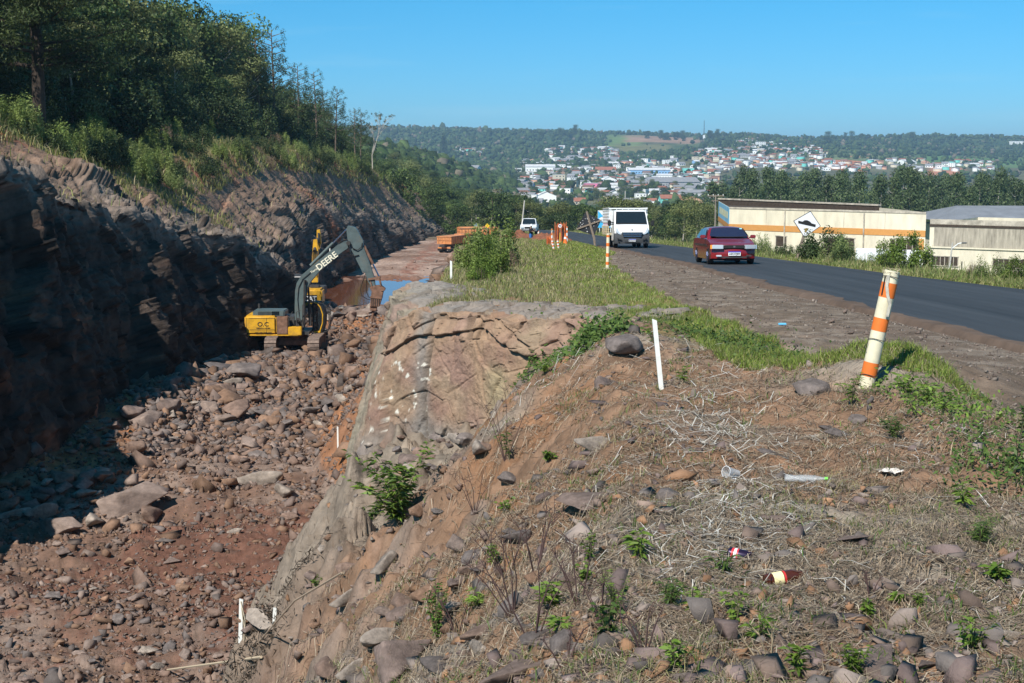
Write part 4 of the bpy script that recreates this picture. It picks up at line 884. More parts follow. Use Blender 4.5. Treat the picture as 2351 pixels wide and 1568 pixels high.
# bleached stalks lying in sheaves
SH = [(1640, 975, 40), (1580, 1010, 34), (1620, 930, 26), (1660, 860, 26), (1560, 800, 20), (1300, 835, 22), (1350, 800, 16), (1290, 868, 14), (1700, 1200, 26), (1760, 1215, 26), (1640, 1150, 30), (1560, 1290, 12), (1690, 1260, 14), (1370, 1075, 10), (1630, 1310, 10), (1480, 1240, 10), (2240, 1000, 16), (2130, 1010, 14), (1850, 1050, 10), (1610, 890, 16),
      (1580, 1330, 12), (2280, 1370, 10), (2300, 1180, 8), (1790, 1120, 14), (1690, 1170, 20), (1740, 1090, 16), (1600, 1230, 14), (1360, 1190, 8), (1850, 1290, 8), (1660, 1010, 30), (1530, 1060, 12)]
X = []; Yv = []; H_ = []
for px, py, k in SH:
    g = G(px, py, gf)
    sp = .035 * g.y * .6
    for i in range(int(k * 2.4)): X.append(g.x + r5.gauss(0, sp)); Yv.append(g.y + r5.gauss(0, sp * 1.5)); H_.append(r5.uniform(.08, .30) * (g.y / 9) ** .5)
x = np.array(X); y = np.array(Yv); K = len(x)
blades('bleached_stalks', x, y, np.array(H_), rng.uniform(.003, .007, K) * np.interp(y, [5, 20], [1, 1.7]), pick([(.52, .49, .43), (.44, .40, .34), (.64, .61, .56)], K, lo=.85, hi=1.1), M_straw, flat=1.0, seed=10)

K0 = 420; cy_ = 1 / rng.uniform(1 / 20., 1 / 4.6, K0); cx_ = rng.uniform(-.15, .40, K0) * cy_; ok = (cx_ < np.interp(cy_, [4, 11, 14, 22], [4.6, 4.4, 3.4, 2.6])) & (cx_ > -2.0); cx_, cy_ = cx_[ok], cy_[ok]; m8 = 16
K = m8 * len(cx_); sp_ = .022 * np.repeat(cy_, m8) ** .5; x = np.repeat(cx_, m8) + rng.normal(size=K) * sp_; y = np.repeat(cy_, m8) + rng.normal(size=K) * sp_
blades('green_sprigs', x, y, rng.uniform(.02, .07, K) * np.repeat(rng.uniform(.5, 1.5, len(cx_)), m8), rng.uniform(.003, .007, K) * np.interp(y, [5, 22], [1, 2]), pick([(.10, .17, .03), (.07, .12, .025), (.16, .20, .05)], K), M_grass, 1.5, seed=16)
# ================================================================ machines and vehicles
def dirty(m, col, sc=1.3, lo=.5, hi=.75, amt=.7):
    """patches of dried mud or rust over paint"""
    n = m.node_tree; b = n.nodes['Principled BSDF']; L = b.inputs['Base Color'].links; mx = n.nodes.new('ShaderNodeMix'); mx.data_type = 'RGBA'
    no = n.nodes.new('ShaderNodeTexNoise'); no.inputs['Scale'].default_value = sc; no.inputs['Detail'].default_value = 9; no.inputs['Roughness'].default_value = .75
    tc = n.nodes.new('ShaderNodeTexCoord'); n.links.new(tc.outputs['Object'], no.inputs['Vector']); mr = n.nodes.new('ShaderNodeMapRange'); mr.inputs[1].default_value = lo; mr.inputs[2].default_value = hi; mr.inputs[4].default_value = amt
    n.links.new(no.outputs['Fac'], mr.inputs[0]); n.links.new(mr.outputs[0], mx.inputs['Factor'])
    if L: n.links.new(L[0].from_socket, mx.inputs[6])
    else: mx.inputs[6].default_value = b.inputs['Base Color'].default_value
    mx.inputs[7].default_value = (*col, 1); n.links.new(mx.outputs[2], b.inputs['Base Color']); return m
def paint(name, col, rough=.35, coat=.4, var=.12, bump=0): return mat(name, col, rough=rough, spec=.5, coat=coat, var=var, vscale=2.5, bump=bump)
M_yel = paint('machine_yellow', (.62, .33, .015), .5, .15, .22); M_slate = paint('machine_slate', (.085, .115, .115), .5, .1, .25)
M_blk = mat('black_rubber', (.015, .015, .016), rough=.7, spec=.3); M_dark = mat('dark_steel', (.045, .042, .04), rough=.6, spec=.4, var=.3, vscale=5)
M_rust = mat('rusty_steel', (.19, .105, .07), rough=.8, spec=.3, var=.4, vscale=5); M_track = mat('track_steel', (.23, .17, .14), rough=.75, metal=.3, var=.35, vscale=6)
M_glass = mat('tinted_glass', (.012, .018, .022), rough=.05, spec=.8); M_chrome = mat('chrome_rod', (.5, .5, .62), rough=.2, metal=1)
M_white = mat('white_paint', (.78, .79, .80), rough=.35, spec=.5, coat=.3, var=.05); M_grey = mat('grey_plastic', (.12, .125, .13), rough=.6, var=.1)
M_orange = mat('orange_paint', (.72, .17, .03), rough=.55, var=.12); M_tip = paint('tipper_orange', (.60, .24, .08), .6, 0, .3)
dirty(M_yel, (.24, .14, .05), 1.6, .50, .72, .75); dirty(M_slate, (.16, .14, .11), 1.4, .52, .75, .6); dirty(M_tip, (.20, .11, .07), 1.0, .42, .7, .7)
M_bump = mat('bumper_plastic', (.055, .058, .062), rough=.75, spec=.25)
M_cglass = mat('car_glass', (.02, .022, .05), rough=.04, spec=.9)
M_lamp = mat('lamp_glass', (.75, .78, .82), rough=.12, spec=.8, metal=.35); M_hl = mat('headlight_glass', (.50, .53, .58), rough=.1, spec=.9, metal=.2); M_red = paint('red_paint', (.21, .009, .012), .25, .8, .06)
M_letter = mat('cream_letter', (.8, .76, .6), rough=.5); M_ink = mat('dark_ink', (.02, .02, .02), rough=.6); M_plate = mat('plate_white', (.8, .8, .8), rough=.5); M_blue = mat('plate_blue', (.03, .07, .5), rough=.5)
M_wood = mat('weathered_wood', (.24, .19, .15), rough=.9, var=.4, vscale=8, streak=(8, 8, 1)); M_amber = mat('amber_lens', (.75, .3, .05), rough=.3)
def P2(pts, s, ox, oy): return [((x - ox) * s, (oy - y) * s) for x, y in pts]
# ---- near digger with the hydraulic hammer
s_ = .0049 * 1.0; g = Vector((Wx(682, 82), 82, float(gz(Wx(682, 82), 82)) + .12))
ex = thing('excavator', g, 'yellow digger with slate grey boom and hydraulic hammer standing on the rubble', 'excavator', rot=(0, 0, R(0)))
def q2(x, y): return ((x - 708) * s_, (1503 - y) * s_)
for sx, yw in ((-1.22, 0), (1.22, .1)):
    mb = MB(); prof = []
    for k in range(28):                                             # stadium shaped track made of shoes
        pass
    L_, r_ = 1.65, .42; per = 2 * (2 * L_) + 2 * PI * r_; nsh = 44
    for k in range(nsh):
        t = k / nsh * per
        if t < 2 * L_: y, z, a = -L_ + t, 2 * r_, 0
        elif t < 2 * L_ + PI * r_: w = (t - 2 * L_) / r_; y, z, a = L_ + r_ * math.sin(w), r_ + r_ * math.cos(w), -w
        elif t < 4 * L_ + PI * r_: y, z, a = L_ - (t - 2 * L_ - PI * r_), 0, PI
        else: w = (t - 4 * L_ - PI * r_) / r_; y, z, a = -L_ - r_ * math.sin(w), r_ - r_ * math.cos(w), PI - w
        mb.box((sx, y, z + .02), (.66, .17, .05), (a, 0, 0)); mb.box((sx, y, z + .02), (.66, .03, .09), (a, 0, 0))
    tr = mb.build('track', M_track, ex)
    mb = MB().box((sx, 0, r_), (.36, 2 * L_, .5)); mb.disc((sx, -L_, r_), .34, 'x', 18, .4); mb.disc((sx, L_, r_), .34, 'x', 18, .4); mb.build('track_frame', M_rust, tr)
MB().box((0, 0, .55), (1.9, 1.2, .35)).box((0, -.5, .45), (2.1, .35, .3)).tube([(0, 0, .6), (0, 0, .98)], .62, 20).build('undercarriage', M_rust, ex, bevel=.03)
x0 = q2(135, 0)[0]; x1 = q2(800, 0)[0]
bd = MB().box(((x0 + q2(510, 0)[0]) / 2, 0, (q2(0, 1300)[1] + q2(0, 1078)[1]) / 2), (q2(510, 0)[0] - x0, 2.55, q2(0, 1078)[1] - q2(0, 1300)[1])).build('counterweight', M_yel, ex, bevel=.11, seg=3)
xm = q2(510, 0)[0]; xr2 = q2(640, 0)[0]
MB().box(((xm + xr2) / 2 + .005, -1.0, 1.52), (xr2 - xm, .52, 1.02)).build('side_panel', M_rust, ex, bevel=.03)
MB().box(((xr2 + x1) / 2, -1.0, 1.18), (x1 - xr2, .5, .50)).build('toolbox_step', M_yel, ex, bevel=.04)
MB().box(((xm + x1) / 2 + .1, .2, 1.03), (x1 - xm + .6, 2.3, .16)).box((.1, 0, 1.45), (.5, .9, .8)).box((-.5, .2, 1.5), (.9, 1.5, .9)).build('deck', M_dark, ex)
MB().box(((x0 + x1) / 2 - .1, 0, .955), (x1 - x0 - .15, 2.46, .10)).build('skirt', M_yel, ex, bevel=.02)
hx0, hx1 = q2(230, 0)[0], q2(600, 0)[0]
hd = MB().box(((hx0 + hx1) / 2, -.35, 2.17), (hx1 - hx0, 1.5, .34)).build('engine_hood', M_slate, ex, bevel=.05)
mb = MB()
for k in range(12): mb.box((hx0 + .35 + k * .07, -1.105, 2.19), (.035, .02, .2))
mb.build('grille', M_ink, hd); MB().box((hx1 - .5, -1.10, 2.2), (.42, .03, .22)).build('hood_window', M_glass, hd)
MB().tube([(hx0 + .15, .2, 2.3), (hx0 + .15, .2, 2.62)], .06, 10).build('exhaust_pipe', M_dark, ex)
mb = MB()
for xx_ in (x0 + .12, x0 + 1.28, x0 + 1.82): mb.box((xx_, -1.278, 1.52), (.016, .012, .9))
for zz_ in (1.93, 1.42 - .14, 1.21): mb.box(((x0 + xm) / 2 + .1, -1.279, zz_), (1.45, .01, .016))
mb.build('panel_seams', M_ink, ex)
F_ = lambda x, y, z, ry=0: Matrix.Translation((x, y, z)) @ Matrix.Rotation(ry, 4, 'Y') @ FACE_CAM
text('lettering', 'O.C', .34, M_ink, ex, F_(x0 + 1.08, -1.285, 1.58), sx=1.1); text('lettering', 'TERRAPLANAGEM', .10, M_ink, ex, F_(x0 + 1.08, -1.285, 1.36)); text('lettering', '3523-1470 / 9972-0540', .10, M_ink, ex, F_(x0 + 1.08, -1.285, 1.10))
# boom, stick, cylinders
pb = [(705, 1150), (706, 1000), (715, 800), (735, 710), (790, 620), (860, 560), (1000, 440), (1230, 255), (1320, 205), (1362, 228), (1345, 300), (1200, 402), (1000, 580), (905, 690), (862, 770), (845, 850), (810, 960), (800, 1150)]
boom = MB().prism([q2(*p) for p in pb], -.62, -.20, 'y').build('boom', M_slate, ex, bevel=.02)
mb = MB(); mb.tube([(q2(1352, 240)[0], -.75, q2(1352, 240)[1]), (q2(1352, 240)[0], -.07, q2(1352, 240)[1])], .12, 12); mb.tube([(q2(840, 690)[0], -.72, q2(840, 690)[1]), (q2(840, 690)[0], -.1, q2(840, 690)[1])], .10, 12); mb.tube([(q2(745, 1140)[0], -.72, q2(745, 1140)[1]), (q2(745, 1140)[0], -.1, q2(745, 1140)[1])], .12, 12); mb.build('pins', M_dark, boom)
ang = math.atan2(q2(0, 430)[1] - q2(0, 590)[1], q2(1110, 0)[0] - q2(900, 0)[0])
text('lettering', 'DEERE', .50, M_letter, boom, F_(q2(1095, 0)[0], -.635, q2(0, 452)[1], -ang), sx=1.0); text('lettering', 'Tauron', .17, M_letter, boom, F_(q2(948, 0)[0], -.632, q2(0, 558)[1], -ang * .85))
pst = [(1325, 75), (1345, 38), (1430, 58), (1455, 90), (1520, 215), (1520, 270), (1565, 400), (1645, 640), (1655, 745), (1605, 755), (1565, 680), (1540, 592), (1505, 578), (1420, 400), (1372, 300), (1338, 200)]
st = MB().prism([q2(*p) for p in pst], -.57, -.25, 'y').build('stick', M_slate, ex, bevel=.02)
def cyl(a, b, f, r, y, nm, m1, par):
    A = Vector((q2(*a)[0], y, q2(*a)[1])); B = Vector((q2(*b)[0], y, q2(*b)[1])); Mid = A.lerp(B, f)
    o = MB().tube([A, Mid], r, 12).build(nm, m1, par, smooth=True); MB().tube([A.lerp(B, f - .01), B], r * .55, 10).build('piston_rod', M_chrome if nm != 'boom_cylinder' else M_dark, o, smooth=True); return o
cyl((895, 505), (1332, 78), .62, .085, -.41, 'stick_cylinder', M_slate, ex)
cyl((1528, 275), (1697, 632), .60, .08, -.41, 'hammer_cylinder', M_rust, ex)
cyl((812, 1225), (834, 668), .48, .095, -.78, 'boom_cylinder', M_dark, ex); cyl((870, 1225), (852, 690), .48, .095, .0, 'boom_cylinder', M_dark, ex)
mb = MB()
for a, b in (((1575, 665), (1715, 640)), ((1697, 635), (1722, 745)), ((1600, 690), (1622, 765))):
    for yy_ in (-.62, -.2): mb.bar((q2(*a)[0], yy_, q2(*a)[1]), (q2(*b)[0], yy_, q2(*b)[1]), .06, .12)
mb.build('linkage', M_rust, ex)
br = MB().prism([q2(*p) for p in ((1590, 762), (1640, 740), (1720, 735), (1772, 775), (1765, 800), (1735, 805), (1700, 822), (1620, 810))], -.66, -.16, 'y').build('hammer_bracket', M_rust, ex, bevel=.015)
hm_ = MB().prism([q2(*p) for p in ((1615, 800), (1748, 812), (1728, 900), (1700, 985), (1590, 985), (1600, 900))], -.68, -.14, 'y').prism([q2(*p) for p in ((1600, 858), (1735, 868), (1732, 895), (1596, 885))], -.72, -.10, 'y').prism([q2(*p) for p in ((1588, 985), (1672, 985), (1665, 1035), (1590, 1035))], -.6, -.22, 'y').build('hydraulic_hammer', M_rust, ex, bevel=.012)
mb = MB()
for k in range(5): mb.box((q2(1615 + k * 22, 0)[0], -.69, q2(0, 935)[1]), (.035, .05, .42))
mb.build('tie_rods', M_ink, hm_); MB().tube([(q2(1628, 1030)[0], -.41, q2(0, 1030)[1]), (q2(1605, 1170)[0], -.41, q2(0, 1170)[1])], [.075, .06], 12).build('chisel', M_rust, hm_)
mb = MB(); hz = lambda pts, y: [(q2(*p)[0], y, q2(*p)[1]) for p in pts]
mb.tube(hz([(1548, 585), (1510, 690), (1478, 790), (1495, 860), (1560, 900), (1605, 905)], -.5), .022, 6).tube(hz([(1552, 560), (1550, 700), (1545, 820), (1575, 880), (1600, 890)], -.3), .022, 6)
mb.tube(hz([(1350, 215), (1352, 300), (1372, 370), (1420, 392), (1470, 378)], -.62), .03, 6).tube(hz([(1370, 240), (1400, 300), (1450, 322), (1500, 290), (1512, 240)], -.64), .028, 6).tube(hz([(1230, 245), (1290, 205), (1340, 205), (1352, 250)], -.64), .025, 6)
mb.tube(hz([(760, 1100), (745, 900), (760, 760), (810, 660), (900, 585)], -.66), .02, 6).tube(hz([(900, 540), (1100, 370), (1290, 205)], -.45), .03, 6)
mb.build('hoses', M_blk, ex, smooth=True)
mb = MB()
for a, b in (((650, 1100), (655, 1200)), ((660, 1090), (700, 1030)), ((745, 1215), (740, 1040)), ((740, 1040), (790, 1020)), ((655, 1130), (720, 1130)), ((800, 1180), (770, 1060))): mb.bar((q2(*a)[0], -1.15, q2(*a)[1]), (q2(*b)[0], -1.15, q2(*b)[1]), .035)
mb.build('handrail', M_dark, ex)
# cab on the far side of the boom, with its guard of bars
cb = [(885, 1310), (885, 960), (905, 948), (975, 955), (1010, 1000), (1040, 1090), (1035, 1210), (1005, 1315)]
cabm = MB().prism([q2(*p) for p in cb], .22, 1.22, 'y').build('cab', M_ink, ex, bevel=.03)
MB().prism([q2(*p) for p in ((905, 1290), (905, 985), (945, 975), (985, 1020), (1008, 1100), (1002, 1200), (975, 1290))], .205, .225, 'y').build('cab_window', M_glass, cabm)
mb = MB(); yf_ = [(910, 955), (945, 962), (985, 1010), (1012, 1095), (1008, 1200), (975, 1300)]
mb.tube(hz(yf_, .20), .035, 6).box((q2(945, 0)[0], .2, q2(0, 1303)[1]), (.36, .08, .1)); mb.build('cab_frame', M_yel, cabm, smooth=True)
mb = MB(); fr = [(960, 955), (1020, 965), (1065, 1020), (1083, 1100), (1085, 1220), (1070, 1290), (1020, 1310)]
for yy_ in (.15, .5, .85, 1.25): mb.tube(hz(fr, yy_), .018, 5)
for p in fr[1:]: mb.tube([(q2(*p)[0], .15, q2(*p)[1]), (q2(*p)[0], 1.25, q2(*p)[1])], .016, 5)
mb.build('cab_guard', M_dark, ex)
MB().tube(hz([(985, 1130), (1000, 1180)], .5), .14, 10).build('seat', M_grey, cabm)
# ---- far digger, seen from behind
D = 108; k_ = D / 4167 / 3.92; cx0 = (690 + 850 / 3.92) / 1.276; gx = Wx(cx0, D); e2 = thing('excavator', (gx, D, float(gz(gx, D)) - .1), 'yellow digger seen from behind beyond the near one, arm raised upright', 'excavator')
def q3(x, y): return ((x - 850) * k_, (1052 - y) * k_)
for sx in (-1.2, 1.2):
    mb = MB()
    for k in range(16): mb.box((sx, -1.9 - .25 * math.sin(k / 15 * PI), .06 + k * .055), (.62, .10, .035))
    mb.box((sx, 0, .45), (.58, 3.8, .78)); mb.build('track', M_track, e2, bevel=0)
MB().box((0, 0, .62), (2.0, 1.6, .5)).tube([(0, 0, .8), (0, 0, 1.0)], .6, 16).build('undercarriage', M_dark, e2)
cw = MB().box((0, -1.2, 1.53), (2.58, 1.7, 1.24)).build('counterweight', M_yel, e2, bevel=.14, seg=3)
MB().box((.42, -2.056, 1.42), (1.0, .012, .58)).build('badge', M_ink, cw); text('lettering', 'CAT', .50, M_plate, cw, F_(.42, -2.066, 1.42), sx=.95); text('lettering', '320C', .13, M_ink, cw, F_(.15, -2.058, 1.93))
MB().box((1.0, -2.055, 1.45), (.40, .012, .62)).build('panel', paint('machine_yellow_panel', (.55, .30, .015), .5, .1), cw)
MB().box((.2, .1, 1.9), (2.2, 1.6, .6)).box((.6, -.8, 2.25), (.7, .6, .22)).build('engine_hood', M_dark, e2, bevel=.04)
c2 = MB().box((-.86, .9, 2.15), (.86, 1.5, 1.65)).build('cab', M_dark, e2, bevel=.06); MB().box((-.86, .14, 2.45), (.68, .02, .7)).build('cab_window', M_glass, c2); MB().box((-.86, .13, 2.88), (.6, .02, .05)).build('cab_stripe', M_white, c2)
mb = MB(); mb.prism([q3(*p) for p in ((858, 700), (860, 560), (868, 380), (885, 200), (930, 190), (938, 320), (938, 540), (930, 700))], 1.4, 1.8, 'y'); mb.build('boom', M_yel, e2, bevel=.02)
MB().prism([q3(*p) for p in ((898, 300), (902, 95), (940, 90), (945, 180), (950, 250), (928, 330))], 2.6, 3.0, 'y').build('stick', M_yel, e2, bevel=.02)
mb = MB()
for xx_ in (872, 890, 912, 925): mb.tube([(q3(xx_, 0)[0], 1.3, q3(0, 620)[1]), (q3(xx_ + 8, 0)[0], 1.3, q3(0, 330)[1])], .03, 6)
mb.tube([(q3(900, 0)[0], 1.2, q3(0, 330)[1]), (q3(912, 0)[0], 2.4, q3(0, 200)[1])], .13, 10).tube([(q3(930, 0)[0], 2.4, q3(0, 250)[1]), (q3(925, 0)[0], 2.5, q3(0, 130)[1])], .08, 10); mb.build('cylinders', M_dark, e2)
# ---- generic shaped shell: side profile swept across, narrowing by height and at the nose
def shell(prof, wfn, nx=9, seg=3):
    n = len(prof); V = []; Fq = []
    P = []
    for i in range(n):
        a = prof[i]; b = prof[(i + 1) % n]; m_ = max(1, int(math.hypot(b[0] - a[0], b[1] - a[1]) / .12))
        P += [(a[0] + (b[0] - a[0]) * t / m_, a[1] + (b[1] - a[1]) * t / m_) for t in range(m_)]
    n = len(P)
    for j in range(nx):
        f = -1 + 2 * j / (nx - 1); f = math.copysign(abs(f) ** .75, f)
        for y, z in P: V.append((f * wfn(y, z), *wfn2(y, z, f)))
    Fq = [(j * n + i, j * n + (i + 1) % n, (j + 1) * n + (i + 1) % n, (j + 1) * n + i) for j in range(nx - 1) for i in range(n)]
    Fq += [tuple(range(n))[::-1], tuple((nx - 1) * n + i for i in range(n))]
    mb = MB(); mb.add(V, Fq); return mb
def wfn2(y, z, f): return (y + NOSE * f * f * math.exp(-max(0, y) * 1.2), z - CROWN * f * f * (1 if z > ZC else 0))
def wheel(par, x, y, r, w, rim=M_chrome, name='wheel'):
    o = MB().disc((x, y, r), r, 'x', 28, w).build(name, M_blk, par, bevel=.025, loc=None); sgn = 1 if x > 0 else -1
    mb = MB().disc((x + sgn * (w / 2 + .004), y, r), r * .62, 'x', 20, .02)
    for k in range(5): a = k * 2 * PI / 5; mb.bar((x + sgn * (w / 2 + .018), y, r), (x + sgn * (w / 2 + .018), y + math.cos(a) * r * .55, r + math.sin(a) * r * .55), .05, .02)
    mb.build('rim', rim, o); return o
SL = -math.atan(.0463)
# ---- red saloon
NOSE, CROWN, ZC = .26, .05, .9
D = 50.9; x = Wx(1681.5, D); car = thing('car', (x, D, plane(D) + .055), 'dark red saloon car driving towards us on the tarmac', 'car', rot=(SL, 0, R(1.5)))
low = [(0, .22), (-.02, .34), (-.03, .52), (.02, .60), (.06, .70), (.25, .76), (1.0, .90), (1.22, .955), (3.3, .98), (4.05, .95), (4.18, .70), (4.16, .30), (3.9, .20), (.2, .18)]
shell(low, lambda y, z: .83 * (1 - .035 * max(0, (z - .6)) / .35) * (1 - .05 * math.exp(-max(0, y) * 2.2)), 13).build('body', M_red, car, smooth=True)
gh = [(1.12, .93), (1.30, 1.02), (1.78, 1.31), (2.05, 1.365), (2.9, 1.36), (3.3, 1.27), (3.75, .95)]
NOSE = .05
shell(gh, lambda y, z: .80 - .20 * max(0, z - .93) / .43, 9).build('roof', M_red, car, smooth=True)
NOSE, CROWN = .0, .0
mb = MB(); mb.add([(-.70, 1.16, .985), (-.35, 1.10, .965), (0, 1.08, .96), (.35, 1.10, .965), (.70, 1.16, .985), (.60, 1.55, 1.20), (.53, 1.70, 1.275), (.28, 1.70, 1.295), (0, 1.70, 1.30), (-.28, 1.70, 1.295), (-.53, 1.70, 1.275), (-.60, 1.55, 1.20)], [tuple(range(12))])
mb.build('windscreen', M_cglass, car, loc=(0, -.04, .025)); MB().bar((-.5, 1.02, .985), (.1, 1.02, .985), .02).bar((.05, 1.02, .985), (.6, 1.06, .99), .02).build('wipers', M_ink, car); 
for sx in (-1, 1):
    o = MB().add([(sx * .80, 1.45, .985), (sx * .80, 2.55, .985), (sx * .655, 2.5, 1.29), (sx * .66, 1.92, 1.29)], [(0, 1, 2, 3)]).build('side_window', M_glass, car, loc=(sx * .012, 0, 0))
    o = MB().add([(sx * .80, 2.65, .985), (sx * .79, 3.45, .99), (sx * .675, 3.05, 1.26), (sx * .655, 2.6, 1.29)], [(0, 1, 2, 3)]).build('side_window', M_glass, car, loc=(sx * .012, 0, 0))
    MB().box((sx * .92, 1.28, .99), (.20, .10, .13)).bar((sx * .76, 1.32, .95), (sx * .86, 1.28, .96), .05).build('wing_mirror', M_red, car, bevel=.03)
    hl = MB().box((sx * .57, .055, .635), (.40, .16, .15), (0, 0, sx * .34)).build('headlight', M_hl, car, bevel=.015); MB().box((sx * .765, .145, .635), (.09, .14, .14), (0, 0, sx * .6)).build('indicator', M_amber if sx < 0 else M_lamp, hl)
    MB().box((sx * .54, .045, .315), (.19, .06, .06)).build('fog_lamp', M_lamp if sx < 0 else M_dark, car, bevel=.01)
    for yy_ in (.78, 3.35): wheel(car, sx * .735, yy_, .295, .19)
    MB().box((sx * .835, 2.35, .70), (.012, 2.9, .035)).build('side_strip', M_dark, car)
MB().box((0, .0, .640), (.74, .08, .115)).build('grille', M_ink, car, bevel=.01); MB().box((0, -.045, .645), (.07, .02, .06)).build('badge', M_grey, car)
MB().box((0, -.03, .27), (.9, .03, .05)).build('air_intake', M_dark, car)
pl = MB().box((0, -.075, .40), (.44, .014, .15)).build('number_plate', M_plate, car); MB().box((0, -.084, .46), (.44, .006, .035)).build('plate_band', M_blue, pl); text('lettering', 'AEO7J89', .095, M_ink, pl, F_(0, -.085, .385), sx=1.1)
MB().box((.52, 1.58, 1.275), (.09, .008, .05), (R(-60), 0, 0)).build('sticker', mat('cyan_sticker', (.3, .75, .8)), car)
mb = MB().box((0, 2.1, .2), (1.3, 3.6, .1)).box((.0, .5, .17), (.5, .3, .08)); mb.build('underbody', M_blk, car)
# ---- white lorry
D = 81.; x = Wx(1449, D); lo = thing('truck', (x, D, plane(D) + .055), 'white light truck with stake sided bed driving towards us behind the red car', 'truck', rot=(SL, 0, R(.8)))
NOSE, CROWN, ZC = .14, .04, 1.6
pr = [(.12, .75), (.10, .95), (.16, 1.10), (.42, 1.30), (.62, 1.36), (1.22, 2.06), (1.42, 2.18), (2.15, 2.20), (2.15, .42), (.6, .42), (.15, .42)]
shell(pr, lambda y, z: 1.0 - .10 * max(0, z - 1.25) / .95 - .03 * math.exp(-max(0, y) * 3), 11).build('cab', M_white, lo, smooth=True)
shell([(-.02, .26), (-.06, .45), (-.04, .66), (.04, .84), (.5, .84), (.75, .6), (.75, .26)], lambda y, z: 1.0, 11).build('bumper', M_bump, lo, smooth=True)
NOSE = CROWN = 0
w_ = MB().add([(-.86, .64, 1.385), (.86, .64, 1.385), (.80, 1.19, 2.015), (-.80, 1.19, 2.015)], [(0, 1, 2, 3)]).build('windscreen', M_glass, lo, loc=(0, -.04, .045)); w2 = MB().add([(-.9, .60, 1.34), (.9, .60, 1.34), (.83, 1.22, 2.05), (-.83, 1.22, 2.05)], [(0, 1, 2, 3)]).build('windscreen_rim', M_ink, lo, loc=(0, -.03, .035))
g_ = MB().prism([(-.60, .90), (.60, .90), (.50, .62), (-.50, .62)], -.075, .02, 'y').build('grille', M_ink, lo)
mb = MB()
for z in (.85, .76, .675): mb.box((0, -.085, z), (1.12 - (.87 - z) * .5, .02, .028))
mb.build('grille_bars', M_chrome, g_); MB().disc((0, .13, 1.04), .05, 'y', 4, .04, ry=.065).build('badge', M_dark, lo)
for sx in (-1, 1):
    MB().prism([(sx * .86, 1.20), (sx * .92, 1.10), (sx * .92, .92), (sx * .78, .80), (sx * .60, .76), (sx * .76, .96)], .05, .20, 'y').build('headlight', M_lamp, lo, bevel=.01)
    m1 = MB().box((sx * 1.24, .75, 1.42), (.20, .12, .34)).build('wing_mirror', M_ink, lo, bevel=.04); MB().bar((sx * .95, .9, 1.36), (sx * 1.2, .75, 1.36), .05).bar((sx * .95, .9, 1.46), (sx * 1.2, .75, 1.46), .05).build('mirror_arm', M_ink, m1)
    MB().add([(sx * .985, .95, 1.36), (sx * .985, 1.9, 1.36), (sx * .905, 1.85, 1.98), (sx * .915, 1.35, 1.98)], [(0, 1, 2, 3)]).build('side_window', M_glass, lo, loc=(sx * .012, 0, 0))
    MB().box((sx * .72, -.035, .50), (.26, .05, .06), (0, sx * -.35, 0)).disc((sx * .76, -.035, .36), .05, 'y', 12, .05).build('fog_lamp', M_ink, lo)
    wheel(lo, sx * .87, .95, .34, .22, M_grey); wheel(lo, sx * .82, 4.4, .34, .22, M_grey); wheel(lo, sx * .55, 4.4, .34, .2, M_grey)
MB().box((0, -.07, .335), (.85, .03, .07)).build('air_intake', M_ink, lo)
pl = MB().box((0, -.10, .445), (.40, .014, .13)).build('number_plate', M_plate, lo); MB().box((0, -.109, .498), (.40, .006, .03)).build('plate_band', M_blue, pl); text('lettering', 'BDR2A76', .085, M_ink, pl, F_(0, -.11, .43), sx=1.1)
mb = MB().box((-.32, 4.6, .52), (.12, 5.2, .16)).box((.32, 4.6, .52), (.12, 5.2, .16)); mb.build('chassis', M_dark, lo)
M_bed = mat('cream_wood', (.50, .42, .28), rough=.8, var=.25, vscale=3)
mb = MB().box((0, 4.9, .78), (2.3, 4.9, .12))
for sx in (-1, 1):
    for z in (.92, 1.06, 1.20): mb.box((sx * 1.13, 4.9, z), (.035, 4.85, .10))
    for k in range(5): mb.box((sx * 1.155, 2.6 + k * 1.15, 1.05), (.03, .08, .45))
mb.build('bed', M_bed, lo)
mb = MB()
for sx in (-1, 1):
    for k in range(7): mb.box((sx * 1.10, 2.6 + k * .76, 1.75), (.03, .05, 1.1))
    for z in (1.45, 1.62, 1.79, 1.96, 2.13, 2.30): mb.box((sx * 1.12, 4.9, z), (.02, 4.7, .075))
for k in range(7): mb.box((-1.02 + k * .34, 2.48, 1.75), (.05, .03, 1.1))
for z in (1.55, 1.9, 2.27): mb.box((0, 2.46, z), (2.26, .02, .07))
mb.build('stake_rack', M_white, lo)
